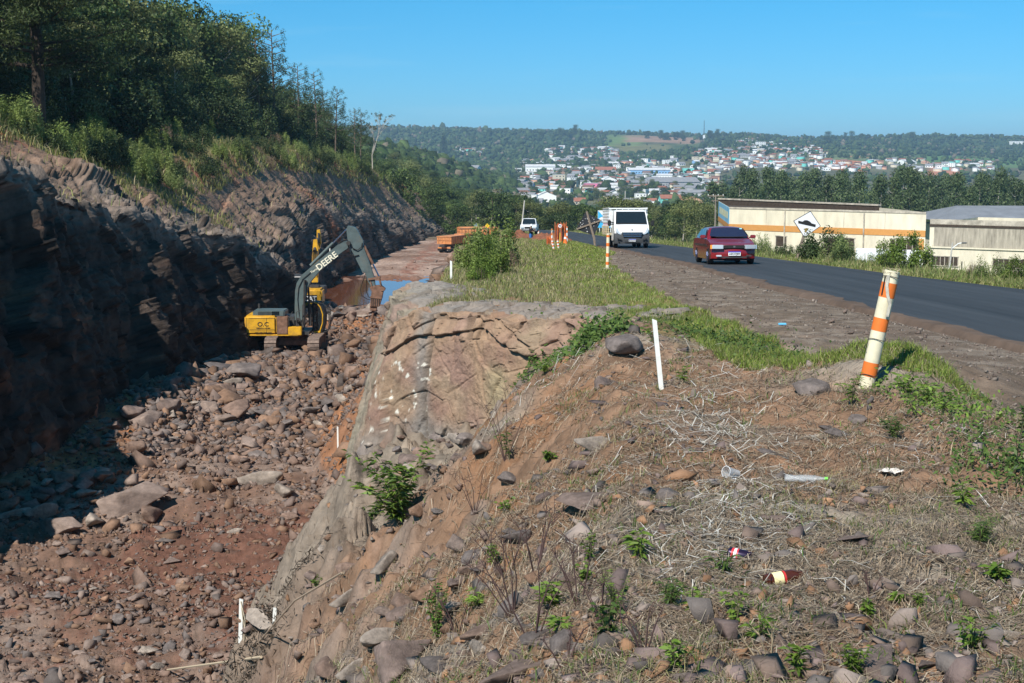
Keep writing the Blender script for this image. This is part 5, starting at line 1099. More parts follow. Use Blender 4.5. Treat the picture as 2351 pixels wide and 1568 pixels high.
# ---- tipper truck on the haul road and the one beyond it
def tipper(loc, rz, label, roundtop=False):
    t = thing('tipper_truck', loc, label, 'dump truck', rot=(0, 0, rz))         # rear towards -y
    b = MB(); b.prism([(-1.25, 1.35), (1.25, 1.35), (1.27, 2.55), (-1.27, 2.55)], 0, 5.2, 'y') if not roundtop else b.prism([(-1.25, 1.35), (1.25, 1.35), (1.27, 2.3), (1.1, 2.6), (.6, 2.75), (-.6, 2.75), (-1.1, 2.6), (-1.27, 2.3)], 0, 5.2, 'y')
    bo = b.build('tipper_body', M_tip, t, bevel=.04); mb = MB()
    for k in range(4): mb.box((-.95 + k * .63, -.03, 1.95), (.06, .06, 1.1))
    mb.box((0, -.035, 1.95), (2.5, .06, .06)).box((0, -.035, 2.5), (2.6, .07, .10)).box((0, -.035, 1.42), (2.5, .07, .10)); mb.build('tailgate_ribs', M_tip, bo); mb = MB()
    for sx in (-1, 1):
        for k in range(9): mb.box((sx * 1.28, .3 + k * .58, 1.93), (.06, .07, 1.15))
        mb.box((sx * 1.29, 2.6, 2.5), (.08, 5.2, .10))
    mb.build('side_ribs', M_rust, bo)
    MB().box((0, 3.0, 1.1), (.9, 7.6, .35)).box((0, .1, .62), (2.1, .1, .35)).build('chassis', M_dark, t); MB().box((0, -.0, .78), (2.2, .06, .22)).build('rear_bumper', M_tip, t)
    c = MB().box((0, 6.4, 1.7), (2.35, 1.7, 1.9)).build('cab', M_tip, t, bevel=.12); MB().box((0, 5.53, 2.1), (1.6, .03, .6)).build('rear_window', M_glass, c)
    for yy_ in (.9, 2.2, 6.3):
        for sx in (-1, 1): wheel(t, sx * 1.0, yy_, .5, .42, M_dark)
    MB().box((-.9, .0, .48), (.5, .03, .35)).box((.9, .0, .48), (.5, .03, .35)).build('mud_flap', M_ink, t)
    return t
D = 222; x = Wx(1301 / 1.276 + 1.5, D); tipper((x, D, float(gz(x, D)) + .02), R(-24), 'dusty orange tipper truck on the haul road, its tailgate towards us')
D = 258; x = Wx(1345 / 1.276 , D); tipper((x, D, float(gz(x, D)) + .25), R(-74), 'second orange tipper half hidden behind the first one and the big shrub', True)
# ---- white pickup on the dirt
NOSE, CROWN, ZC = .12, .03, 1.1
D = 158; x = Wx(1212.5, D); pk = thing('pickup_truck', (x, D, plane(D) + .1), 'white pickup parked facing us on the dirt beside the road works', 'pickup', rot=(SL, 0, R(-4)))
shell([(0, .35), (-.02, .6), (.05, .95), (.9, 1.08), (5.0, 1.08), (5.05, .45)], lambda y, z: .90 - .04 * max(0, z - .8), 9).build('body', M_white, pk, smooth=True)
shell([(1.0, 1.05), (1.55, 1.68), (1.8, 1.76), (2.9, 1.74), (3.1, 1.05)], lambda y, z: .84 - .14 * (z - 1.05) / .7, 9).build('cab', M_white, pk, smooth=True)
NOSE = CROWN = 0
MB().add([(-.74, 1.0, 1.12), (.74, 1.0, 1.12), (.64, 1.5, 1.66), (-.64, 1.5, 1.66)], [(0, 1, 2, 3)]).build('windscreen', M_glass, pk, loc=(0, -.05, .03))
MB().box((0, -.03, .72), (.8, .06, .2)).build('grille', M_ink, pk); MB().box((0, -.04, .45), (1.7, .1, .16)).build('bumper', M_grey, pk)
for sx in (-1, 1):
    MB().box((sx * .66, -.02, .76), (.36, .1, .2)).build('headlight', M_lamp, pk); MB().box((sx * 1.0, 1.1, 1.2), (.16, .1, .2)).build('wing_mirror', M_ink, pk)
    for yy_ in (.9, 4.1): wheel(pk, sx * .78, yy_, .36, .24, M_grey)
# ================================================================ warehouses, signs, posts
M_cream = mat('cream_wall', (.66, .60, .47), rough=.9, var=.15, vscale=1.2, streak=(1.2, 1.2, .35)); M_band = mat('orange_band', (.54, .26, .08), rough=.85, var=.08)
M_cope = mat('stained_coping', (.40, .36, .30), rough=.95, var=.45, vscale=1.6); M_darkin = mat('dark_recess', (.06, .045, .035), rough=1, var=.3); M_white2 = mat('white_wall', (.72, .74, .76), rough=.9, var=.06)
M_stain = mat('mouldy_wall', (.36, .32, .26), rough=.95, var=.4, vscale=1.5, streak=(3, 3, .4)); M_roofg = mat('grey_sheet_roof', (.19, .20, .22), rough=.7, var=.2, vscale=.6)
def wall_poly(mb, pts, z0, z1, closed=True):
    n = len(pts)
    for i in range(n if closed else n - 1):
        a, b = pts[i], pts[(i + 1) % n]; mb.quad((a[0], a[1], z0), (b[0], b[1], z0), (b[0], b[1], z1), (a[0], a[1], z1))
    return mb
A = Vector((19.05, 125, 0)); B = Vector((33.1, 114, 0)); E = Vector((31.9, 124, 0)); Cc = Vector((20.5, 141.6, 0)); zt, zg = -4.66, -12.5
wh = thing('warehouse', (A.x, A.y, zg), 'cream warehouse with an orange band and painted blue end wall beyond the road', 'warehouse')
def LW(p, z=0): return Vector((p[0] - A.x, p[1] - A.y, z - zg))
mb = MB(); wall_poly(mb, [LW(p)[:2] for p in (A, B, E, Cc)], 0, zt - zg); mb.build('wall', M_cream, wh)
u = (B - A).normalized(); nn = Vector((u.y, -u.x, 0)); nn = nn if nn.y < 0 else -nn
def onwall(mb, s0, s1, z0, z1, off=.03, base=A, uu=u, n_=nn, th=.05, inw=.02):
    a = base + uu * s0 + n_ * off; b = base + uu * s1 + n_ * off; c = b - n_ * (off + inw); d = a - n_ * (off + inw)
    vs = [(*LW(p)[:2], z - zg) for z in (z0, z1) for p in (a, b, c, d)]
    return mb.add(vs, [(0, 1, 5, 4), (1, 2, 6, 5), (2, 3, 7, 6), (3, 0, 4, 7), (4, 5, 6, 7), (3, 2, 1, 0)])
LN = (B - A).length
def zat(s, py):   # height on the front wall for a picture row
    p = A + u * s; return p.y * math.tan(R(-PITCH) + math.atan((784 - py) / FPX))
onwall(MB(), -.02, LN, -6.62, -6.12, .04).build('painted_band', M_band, wh)
onwall(MB(), -.02, LN, zt - .12, zt + .03, .05).build('coping', M_cope, wh)
mb = MB(); mb.bar(LW(E, (zt - .6 + .30)), LW(Cc, (zt - .6 + .30)), .15, .9); mb.build('rear_parapet', M_darkin, wh); MB().bar(LW(E, zt + .22), LW(Cc, zt + .22), .3, .14).build('rear_coping', M_cope, wh)
mb = MB()
for s__ in (3.6, 7.2, 10.8, 14.4): onwall(mb, s__ - .02, s__ + .02, zg, zt - .1, .012)
mb.build('wall_joints', M_cope, wh)
for s__ in (5.4, 12.6): onwall(MB(), s__ - .05, s__ + .05, zg, zt - .2, .12).build('downpipe', M_cope, wh)
mb = MB(); mb.quad(*[tuple(LW(p, zt - .35)) for p in (A + Vector((.1, .1, 0)), B + Vector((-.1, .1, 0)), E + Vector((-.1, -.1, 0)), Cc + Vector((.1, -.1, 0)))]); mb.build('roof', M_darkin, wh)
# painted end wall
v_ = (Cc - A); vn = Vector((-v_.y, v_.x, 0)).normalized(); LE = v_.length; v_.normalize()
M_mur = mat('mural_blue', (.22, .48, .68), rough=.85, var=.45, vscale=1.0, streak=(3, 3, .5)); M_mury = mat('mural_yellow', (.65, .58, .30), rough=.9, var=.3)
onwall(MB(), .1, LE - .2, -6.15, zt - .05, .03, A, v_, vn).build('mural', M_mur, wh); onwall(MB(), -.02, LE, -6.62, -6.16, .04, A, v_, vn).build('painted_band', M_band, wh)
mb = MB()
for k in range(7): onwall(mb, 2 + k * 1.9, 3.1 + k * 1.9, -5.75, -5.15, .045, A, v_, vn)
mb.build('faded_letters', M_mury, wh)
def s_of(px): # distance along front wall where column px falls
    t_ = (px - CX) / FPX / math.cos(R(PITCH)); return (A.x - t_ * A.y) / (t_ * u.y - u.x)
def window(px0, px1, py0, py1, bars, par=wh, orange=False):
    s0, s1 = s_of(px0), s_of(px1); z1, z0 = zat(s0, py0), zat(s0, py1)
    w = onwall(MB(), s0, s1, z0, z1, .02).build('window', M_darkin, par); mb = MB()
    for k in range(bars + 1): onwall(mb, s0 + (s1 - s0) * k / bars - .03, s0 + (s1 - s0) * k / bars + .03, z0, z1, .05)
    onwall(mb, s0 - .06, s1 + .06, z1, z1 + .07, .07); onwall(mb, s0 - .06, s1 + .06, z0 - .08, z0, .09); mb.build('window_frame', M_cope, w)
    if orange: onwall(MB(), s1 - .55, s1, z0, z1, .06).build('shutter', M_band, w)
    return w
window(2036, 2118 - 18, 549, 574, 5); onwall(MB(), s_of(2101), s_of(2113), zat(18, 574), zat(18, 549), .04).build('shutter', M_band, wh)
window(1885, 1955, 545, 580, 2); window(1776, 1800, 542, 565, 1)
# low white annexe
an = thing('annexe', (0, 0, 0), 'low white annexe wall in front of the cream warehouse', 'outbuilding')
pa = [(-.0 + Wx(1958, 110), 110), (Wx(2112, 107), 107), (Wx(2112, 107) + 1.6, 113.5), (Wx(1958, 110) + 1.5, 116)]
an.location = (pa[0][0], pa[0][1], -12); lo_ = [(p[0] - pa[0][0], p[1] - pa[0][1]) for p in pa]
mb = MB(); wall_poly(mb, lo_, 0, 4.35); mb.quad(*[(p[0], p[1], 4.3) for p in lo_]); mb.build('wall', M_white2, an)
pw = [(Wx(1728, 96), 96), (Wx(1760, 95), 95)]
# second building
D0 = 113.6; b0 = Vector((Wx(2125, D0), D0, 0)); b1 = Vector((Wx(2520, 106.5), 106.5, 0)); zt2, zg2 = -5.55, -12.5
w2 = thing('warehouse', (b0.x, b0.y, zg2), 'pale warehouse with a mould stained upper wall at the right edge', 'warehouse'); u2 = (b1 - b0).normalized(); n2 = Vector((u2.y, -u2.x, 0)); L2 = (b1 - b0).length
def on2(mb, s0, s1, z0, z1, off):
    a = u2 * s0 + n2 * off; b = u2 * s1 + n2 * off; c = b - n2 * (off + .02); d = a - n2 * (off + .02)
    return mb.add([(p.x, p.y, z - zg2) for z in (z0, z1) for p in (a, b, c, d)], [(0, 1, 5, 4), (1, 2, 6, 5), (2, 3, 7, 6), (3, 0, 4, 7), (4, 5, 6, 7), (3, 2, 1, 0)])
bk = -n2 * 14
mb = MB(); wall_poly(mb, [(0, 0), tuple((u2 * L2)[:2]), tuple((u2 * L2 + bk)[:2]), tuple(bk[:2])], 0, zt2 - zg2); mb.build('wall', M_cream, w2)
on2(MB(), 0, L2, zt2 - .05, zt2 + .38, .0).build('parapet', M_cope, w2); on2(MB(), -.02, L2, zt2 - .22, zt2 - .03, .06).build('gutter', M_darkin, w2)
on2(MB(), .35, L2, zt2 - 1.75, zt2 - .26, .03).build('stained_panel', M_stain, w2); on2(MB(), 0, L2, zt2 - 1.9, zt2 - 1.77, .10).build('ledge', M_cream, w2)
def s2(px): t_ = (px - CX) / FPX / math.cos(R(PITCH)); return (b0.x - t_ * b0.y) / (t_ * u2.y - u2.x)
def z2(s, py): p = b0 + u2 * s; return p.y * math.tan(R(-PITCH) + math.atan((784 - py) / FPX))
for p0, p1, r0, r1 in ((2132, 2192, 588, 608), (2272, 2346, 594, 613), (2400, 2460, 598, 616)):
    a, b = s2(p0), s2(p1); zb_, za_ = z2(a, r1), z2(a, r0); w = on2(MB(), a, b, zb_, za_, .02).build('window', M_darkin, w2); mb = MB()
    for k in range(7): on2(mb, a + (b - a) * k / 6 - .025, a + (b - a) * k / 6 + .025, zb_, za_, .05)
    on2(mb, a - .05, b + .05, za_, za_ + .06, .07); on2(mb, a - .05, b + .05, zb_ - .07, zb_, .08); mb.build('window_frame', M_cope, w)
D3 = 128; x0_ = Wx(2180, D3); rf = thing('shed', (x0_, D3, -12), 'grey hipped sheet roof rising behind the stained parapet', 'shed')
zr = D3 * math.tan(R(-PITCH) + math.atan((784 - 487) / FPX)); ze = D3 * math.tan(R(-PITCH) + math.atan((784 - 513) / FPX))
MB().add([(0, 0, ze + 12), (22, -1, ze + 12), (22, 16, ze + 12), (0, 16, ze + 12), (2.6, 8, zr + 12.3), (22, 7, zr + 12.3)], [(0, 1, 5, 4), (3, 0, 4), (2, 3, 4, 5), (1, 2, 5)]).build('roof', M_roofg, rf)
MB().box((11, 8, 2.6), (20, 14, 2 * 2.6)).build('wall', M_cream, rf)
# ---- posts, poles and signs by the road
def pole(px, D, ztop_py, base_py=None, r=.12, label='', lean=0, arm=0, m=None, name='utility_pole', cat='pole', lamp=False):
    x = Wx(px, D); z0 = float(gz(x, D)) - .3; z1 = D * math.tan(R(-PITCH) + math.atan((784 - ztop_py) / FPX)); h = z1 - z0
    t = thing(name, (x, D, z0), label, cat); MB().tube([(0, 0, 0), (lean, 0, h)], [r, r * .7], 10).build('pole', m or mat('concrete_pole', (.45, .43, .40), var=.2), t, smooth=True)
    if arm:
        MB().box((lean, 0, h - .15), (arm, .1, .12)).box((lean, -.05, h - .8), (arm * .5, .1, .1)).build('crossarm', M_wood, t); mb = MB()
        for k in (-.45, -.15, .15, .45): mb.tube([(lean + k * arm, 0, h - .1), (lean + k * arm, 0, h + .08)], .05, 8)
        mb.build('insulators', M_white, t)
    if lamp: MB().tube([(lean, 0, h - .4), (lean + .35, -.2, h - .05), (lean + .6, -.3, h)], .04, 6).build('lamp_arm', M_white, t); MB().box((lean + .7, -.35, h), (.35, .18, .1)).build('lamp_head', M_grey, t, bevel=.03)
    return t
pole(1196, 205, 460, r=.13, label='thin leaning concrete pole rising behind the white pickup', lean=.5)
pole(1432, 420, 438, r=.2, label='tall pale pole standing up behind the white truck cab')
pole(1637, 190, 447, r=.14, label='pole with a crossarm at the left end of the cream warehouse', arm=2.2, m=mat('old_pole_wood', (.22, .19, .16), var=.3))
pole(2166, 98, 557, r=.07, label='slim grey lamp post in front of the stained warehouse', lean=.35, lamp=True, name='lamp_post', cat='lamp post')
pole(2120, 98, 575, r=.05, label='short dark post left of the slim lamp post', m=M_dark, name='post', cat='post'); pole(2201, 98, 600, r=.05, label='short dark post right of the slim lamp post', m=M_dark, name='post', cat='post')
# speed bump warning sign on a leaning timber post
sg_ = G(1824.5, 597.5); x = Wx(1824.5, 58.7); kk = .00569
sg_ = thing('road_sign', (x, 58.7, float(gz(x, 58.7)) - .15), 'white diamond speed bump sign on a leaning timber post beyond the road', 'road sign')
def sq(cx, cy): return ((cx - 690) * kk, (552 - cy) * kk + .15)
MB().bar((-.08, 0, 0), (sq(738, 370)[0], 0, sq(738, 370)[1]), .10, .10).build('post', M_wood, sg_)
M_signw = mat('sign_white', (.80, .80, .82), rough=.5, spec=.4)
co = [sq(777, 198), sq(852, 305), sq(738, 385), sq(658, 268)]
cen = (sum(c[0] for c in co) / 4, sum(c[1] for c in co) / 4)
bo = MB().prism([(cen[0] + (c[0] - cen[0]) * 1.03, cen[1] + (c[1] - cen[1]) * 1.03) for c in co], -.075, -.055, 'y').build('sign_rim', M_ink, sg_); MB().prism([(cen[0] + (c[0] - cen[0]) * .97, cen[1] + (c[1] - cen[1]) * .97) for c in co], -.086, -.076, 'y').build('sign_face', M_signw, bo)
MB().prism([sq(*p) for p in ((690, 265), (722, 272), (735, 262), (755, 262), (775, 272), (788, 285), (817, 293), (815, 312), (690, 284))], -.094, -.087, 'y').build('bump_symbol', M_ink, bo)
MB().prism([sq(*p) for p in ((728, 325), (752, 318), (768, 322), (757, 335), (748, 352), (735, 345), (740, 335))], -.094, -.087, 'y').build('worn_patch', mat('worn_patch', (.25, .18, .05), var=.6, vscale=20), bo)
# back of a big diamond sign on a timber cross
x = Wx(1365.7, 90.5); kk2 = .00305; ds = thing('road_sign', (x, 90.5, float(plane(90.5)) - .1), 'black back of a diamond sign on a crooked timber cross by the verge', 'road sign')
def dq(cx, cy): return ((cx - 590) * kk2, (930 - cy) * kk2 + .1)
MB().prism([dq(*p) for p in ((375, 222), (700, 392), (560, 715), (180, 578))], .02, .035, 'y').build('sign_board', mat('sign_back', (.028, .03, .036), rough=.55, var=.3, vscale=3), ds)
mb = MB(); mb.tube([(0, -.03, -.2), (dq(560, 770)[0], -.03, dq(560, 770)[1]), (dq(480, 500)[0], -.03, dq(480, 500)[1]), (dq(400, 210)[0], -.03, dq(400, 210)[1])], [.075, .085, .075, .065], 6); mb.build('post', M_wood, ds)
MB().bar((dq(190, 577)[0], -.02, dq(190, 577)[1]), (dq(712, 388)[0], -.02, dq(712, 388)[1]), .06, .09).build('crossbar', M_wood, ds)
mb = MB(); rs = random.Random(4)
for _ in range(40):
    a = rs.uniform(-.75, .75); b = rs.uniform(-.75, .75)
    if abs(a) + abs(b) > .9: continue
    cxx, cyy = 450 + a * 255, 470 + b * 235; mb.box((dq(cxx, cyy)[0], .014, dq(cxx, cyy)[1]), (rs.uniform(.02, .06), .006, rs.uniform(.02, .07)))
mb.build('paint_flecks', M_white, ds)
# billboard beyond the bend
D = 226; kb = D / 4167 / 7.127; x = Wx((1660 + 660 / 7.127) / 1.276, D); bb_ = thing('billboard', (x, D, float(gz(x, D))), 'blue and white roadside billboard half hidden behind the white truck', 'billboard')
zb_ = D * math.tan(R(-PITCH) + math.atan((784 - (590 + 550 / 7.127) / 1.276) / FPX)) - bb_.location.z
def bq(cx, cy): return ((cx - 660) * kb, zb_ + (550 - cy) * kb)
MB().prism([bq(630, 550), bq(1130, 550), bq(1130, 190), bq(630, 190)], 0, .08, 'y').build('panel', M_white, bb_)
M_cy = mat('print_cyan', (.05, .42, .75), rough=.6); M_rd = mat('print_red', (.45, .05, .10), rough=.6); M_pk = mat('print_tan', (.62, .48, .44), rough=.6)
MB().prism([bq(634, 195), bq(745, 310), bq(634, 360)], -.012, -.004, 'y').prism([bq(634, 350), bq(700, 400), bq(900, 520), bq(900, 548), bq(634, 548)], -.011, -.003, 'y').build('blue_print', M_cy, bb_)
MB().disc((bq(795, 320)[0], -.01, bq(795, 320)[1]), 42 * kb, 'y', 20, .012).build('round_print', M_pk, bb_); MB().box((bq(790, 480)[0], -.02, bq(790, 480)[1]), (105 * kb, .012, 45 * kb)).box((bq(850, 385)[0], -.02, bq(850, 385)[1]), (70 * kb, .012, 35 * kb)).build('red_print', M_rd, bb_)
MB().box((bq(790, 430)[0], -.018, bq(790, 430)[1]), (210 * kb, .010, 20 * kb)).build('grey_print', M_grey, bb_)
mb = MB()
for cx_ in (670, 760, 900, 1040): mb.box(((cx_ - 660) * kb, .12, zb_ / 2), (.12, .12, zb_ + .6))
mb.build('legs', M_white, bb_)
# striped delineator posts
def striped(pos, h, r, bands, label, group=None, lean=(0, 0), col=None, cap=False, name='marker_post'):
    t = thing(name, pos, label, 'marker post', group); top = Vector((lean[0], lean[1], h)); n = 20
    po = MB().tube([(0, 0, -.25)] + [top * k for k in (0, .33, .66, 1)], r, n).build('pipe', col or mat('cream_pipe', (.70, .63, .45), rough=.5, var=.15, vscale=6), t, smooth=True)
    for a, b in bands: MB().tube([top * a, top * b], r + .0015, n, cap=False).build('band', M_orange, t, smooth=True)
    return t
g = G(1988, 886); PH = 272 * g.y / FPX; np_ = striped(g + Vector((0, 0, -.02)), PH, 17.5 * g.y / FPX, ((.10, .22), (.49, .60), (.775, .90)), 'near cream and orange striped pipe post leaning on the mound', lean=(.20, 0))
tp = Vector((.20, 0, PH))
mb = MB()
for a in (.115, .42, .955): mb.tube([tp * a + Vector((math.cos(w) * .077, math.sin(w) * .077, .012 * math.sin(w * 2))) for w in np.linspace(0, 6.1, 22)], .0032, 5)
mb.tube([tp * .32 + Vector((-.08, -.03, 0)), tp * .36 + Vector((-.10, -.03, 0)), tp * .40 + Vector((-.078, -.03, 0))], .003, 5); mb.build('tie_wire', M_dark, np_)
mb = MB(); rs = random.Random(8)
for k in range(36): a = rs.uniform(0, 6.28); q = tp * .985 + Vector((math.cos(a) * .05, math.sin(a) * .05, rs.uniform(-.02, .02))); a2 = a + rs.uniform(.6, 1.6); mb.tube([q, q + Vector((math.cos(a2) * .035, math.sin(a2) * .035, rs.uniform(.0, .03))), q + Vector((math.cos(a2 + .9) * .06, math.sin(a2 + .9) * .05, rs.uniform(-.03, .02)))], .0018, 4)
mb.build('straw_wad', mat('straw_wad', (.42, .36, .24), rough=.9), np_)
mb = MB(); w = Vector((0, -.078, 0))
strip = [tp * .97 + Vector((-.045, -.062, 0)), tp * .88 + Vector((-.04, -.066, 0)), tp * .80 + Vector((-.015, -.078, 0)), tp * .72 + Vector((.022, -.080, 0)), tp * .62 + Vector((.022, -.078, 0))]
for i in range(4): a, b = strip[i], strip[i + 1]; mb.add([a + Vector((-.013, 0, 0)), a + Vector((.013, 0, 0)), b + Vector((.013, 0, 0)), b + Vector((-.013, 0, 0)), a + Vector((-.013, -.01, 0)), a + Vector((.013, -.01, 0)), b + Vector((.013, -.01, 0)), b + Vector((-.013, -.01, 0))], [(0, 1, 2, 3), (7, 6, 5, 4), (0, 4, 5, 1), (1, 5, 6, 2), (2, 6, 7, 3), (3, 7, 4, 0)])
mb.build('peeling_strip', mat('peeled_plastic', (.50, .46, .38), var=.3, vscale=20), np_); MB().bar(tp * .96 + Vector((-.062, -.040, 0)), tp * .80 + Vector((-.058, -.046, 0)), .012, .006).build('slit', M_ink, np_)
x = Wx(1392.9, 47); m_ = striped((x, 47, float(gz(x, 47))), 1.2, .056, ((.14, .22), (.36, .46), (.65, .74), (.90, .96)), 'middle striped post standing alone in the verge grass before the truck', lean=(.02, 0))
MB().box((0, 0, .02), (.42, .4, .06)).build('footing', mat('concrete', (.45, .43, .40), var=.2), m_, bevel=.02)
def dl(px, D, h, label, lean=0, r=.05, sink=0): x = Wx(px, D); return striped((x, D, float(plane(D)) - sink), h, r, ((.0, .12), (.3, .45), (.62, .78), (.92, 1.0)), label, None, (lean, 0), M_white)
dl(1266.3, 91, 1.1, 'tall red and white post left of the orange netting'); dl(1300.6, 101, 1.2, 'tall red and white post right of the orange netting'); dl(1270.5, 79.5, .56, 'stubby striped post leaning right in front of the netting', -.10, .06); dl(1281.5, 80.5, .54, 'stubby striped post leaning left in front of the netting', -.06, .06)
dl(1236, 125, .7, 'small striped post beside the worker'); dl(1262.6, 93, .5, 'short striped post tucked beside the tall left post'); dl(1296.5, 104, .55, 'short striped post beside the cone')
def stake(px, py, h, label, w=.04, lean=0, D=None, g=None, m=None, group=None):
    p = G(px, py, gf) if D is None else Vector(g if g is not None else (Wx(px, D), D, float(gz(Wx(px, D), D))))
    return tag(MB().prism([(-w / 2, -.1), (w / 2, -.1), (w / 2 + lean, h - w * .4), (-w / 2 + lean, h)], -w * .35, w * .35, 'y').build('survey_stake', m or M_stake, None, loc=p), label, 'stake', group)
M_stake = mat('stake_white', (.74, .73, .68), rough=.8, var=.12, vscale=9)
stake(1521, 894, 165 * G(1521, 894).y / FPX, 'white wooden survey stake standing on the near mound', .044, -.085)
stake(1236.6 - 1.5, 0, .7, 'white stake right of the worker, nearer the netting', .10, D=122); stake(1241.5, 0, .6, 'white stake right beside the small striped post', .10, D=122)
stake(552, 1478, 92 * G(552, 1478, gf).y / FPX, 'white stake with a cane beside it on the pit floor, bottom left', .055, .03); stake(629, 1425, 32 * G(629, 1425, gf).y / FPX, 'short white stake on the pit floor, right of the taller one', .05, .02)
stake(776, 1035, 58 * G(776, 1035, gf).y / FPX, 'thin white stake at the foot of the lichened rock corner', .05); stake(535, 782, 1.1, 'white stake in the rubble left of the near digger', .10); stake(217, 858, 1.1, 'faint white stake in the cliff shadow at far left', .07)
stake(1153, 590, .62, 'white stake beside the big roadside shrub', .075, D=58); stake(1036.5, 662, .60, 'white stake at the grassy edge above the pit', .06, D=40)
p = hill_at(140, .42); stake(549, 0, 1.2, 'thin white stake on the shaded rock cut above the far digger', .09, D=p.y, g=p + Vector((.5, 0, 0)))
mb = MB(); g = G(560, 1478, gf); ch = 100 * g.y / FPX; mb.tube([g, g + Vector((.03, -.02, ch * .55)), g + Vector((-.03, 0, ch))], .009, 5).tube([g + Vector((.05, 0, 0)), g + Vector((-.01, 0, ch * .6)), g + Vector((-.02, 0, ch * .85))], .008, 5)
tag(mb.build('cane', mat('dry_cane', (.50, .42, .30), rough=.8, var=.2), None), 'pale dry canes propped against the taller white stake', 'cane')
# orange netting round the excavation, sign, cones, heap of red earth
M_net = mat('orange_net', (.62, .16, .05), rough=.8)
def net(px0, px1, D, h, label, slump=0):
    a = Vector((Wx(px0, D), D, 0)); b = Vector((Wx(px1, D), D, 0)); mb = MB(); nx = 22; rs = random.Random(px0)
    path = [a.lerp(b, k / nx) + Vector((0, .35 * math.sin(k * .9) + .2 * math.sin(k * 2.3), 0)) for k in range(nx + 1)]; top = [h * (1 - slump * abs(math.sin(k * .55))) for k in range(nx + 1)]
    for k in range(nx + 1):
        for j in range(2): q = path[k] + Vector((rs.uniform(-.02, .02), j * .05, 0)); mb.bar(q, q + Vector((rs.uniform(-.04, .04), 0, top[k])), .022, .006)
    for j in range(14):
        for k in range(nx): mb.bar(path[k] + Vector((0, 0, top[k] * j / 13 + .02)), path[k + 1] + Vector((0, 0, top[k + 1] * j / 13 + .02)), .02, .006)
    t = thing('safety_net', (a.x, a.y, float(plane(D))), label, 'safety netting'); mb.build('mesh', M_net, t, M=Matrix.Translation((-a.x, -a.y, 0))); mb = MB()
    for k in (0, nx // 2, nx): mb.bar(path[k] - a, path[k] - a + Vector((0, 0, h * 1.05)), .05)
    mb.build('poles', mat('net_pole', (.35, .13, .06), var=.3), t); return t
net(1273, 1299, 107, 1.45, 'upright orange safety netting round the roadside excavation', .12); net(1254, 1265, 92, .65, 'slumped heap of orange netting at the left of the barrier', .4)
x = Wx(1284.6, 106.3); sn = thing('speed_limit_sign', (x, 106.3, float(plane(106.3))), 'small round white 40 sign hung on the orange netting', 'sign'); MB().disc((0, 0, 1.22), .155, 'y', 24, .02).build('rim', mat('sign_red', (.5, .03, .03)), sn); MB().disc((0, -.012, 1.22), .135, 'y', 24, .01).build('face', M_signw, sn); text('lettering', '40', .17, M_ink, sn, F_(0, -.02, 1.22), sx=1.1); MB().box((0, .03, .6), (.04, .03, 1.2)).build('post', M_wood, sn)
def cone(px, D, label): x = Wx(px, D); t = thing('traffic_cone', (x, D, float(plane(D))), label, 'traffic cone'); MB().tube([(0, 0, .03), (0, 0, .75)], [.16, .03], 16).build('cone', M_orange, t, smooth=True); MB().box((0, 0, .02), (.42, .42, .04)).build('base', M_orange, t); MB().tube([(0, 0, .36), (0, 0, .5)], [.105, .078], 16).build('collar', M_white, t, smooth=True)
cone(1296.5, 98, 'orange traffic cone right of the netting by the asphalt')
x = Wx(1284, 102); mb = MB().bar((0, 0, 0), (.02, 0, .75), .06); tag(mb.build('stick', mat('yellow_stick', (.65, .42, .05)), None, loc=(x, 102, float(plane(102)))), 'short yellow stick in front of the orange netting', 'stick')
x = Wx(1275, 88); mb = MB().tube([(0, 0, 0), (-.28, 0, 1.1)], .025, 6); tag(mb.build('shovel_handle', mat('handle_wood', (.45, .28, .15)), None, loc=(x, 88, float(plane(88)))), 'long wooden handle leaning against the orange netting', 'handle')
M_heap = mat('red_earth', (.20, .08, .045), rough=1, var=.35, vscale=3, bump=.08, bscale=5)
def heap(px, D, w, d, h, label, seed):
    n = 44; xs = np.linspace(-1, 1, n); XX, YY = np.meshgrid(xs, xs); r = np.sqrt(XX ** 2 + YY ** 2); z = h * np.clip(1 - r ** 1.5, 0, 1) * (1 + 1.0 * fbm2(XX * 2 + seed, YY * 2, 1.6, 4, seed)) + .05 * fbm2(XX, YY, 12, 2, seed) - .15
    x = Wx(px, D); o = npmesh('earth_heap', np.stack([XX.ravel() * w, YY.ravel() * d, z.ravel()], 1), grid(n, n), M_heap, smooth=False); o.location = (x, D, float(plane(D))); tag(o, label, 'earth heap')
heap(1190, 134, 2.0, 2.0, .6, 'heap of dug red earth in front of the white pickup', 3); heap(1253, 118, 1.9, 2.2, .6, 'heap of red earth between the worker and the netting', 5); heap(1287, 112, 1.1, 1.3, .5, 'low heap of red earth behind the netting', 9)
# small signs at the far end of the pit road
def far_sign(px, py, D, s, col, label, back=False):
    x = Wx(px, D); z = D * math.tan(R(-PITCH) + math.atan((784 - py) / FPX)); z0 = float(gz(x, D)); t = thing('road_sign', (x, D, z0), label, 'road sign'); h = z - z0
    MB().bar((0, 0, -.2), (0, 0, h), .09).build('post', M_wood, t); b = MB().prism([(0, h + s), (s, h), (0, h - s), (-s, h)], -.08, -.06, 'y').build('sign_board', col, t)
    if not back: MB().bar((-s * .2, -.09, h - s * .3), (s * .1, -.09, h + s * .4), s * .22, .01).build('arrow', M_ink, b)
far_sign(1094, 517, 262, .42, mat('sign_back_blue', (.22, .30, .36), rough=.5), 'grey blue back of a diamond sign beyond the tippers', True); far_sign(1119.5, 518, 240, .40, mat('sign_yellow', (.75, .50, .02)), 'yellow diamond warning sign behind the big roadside shrub')
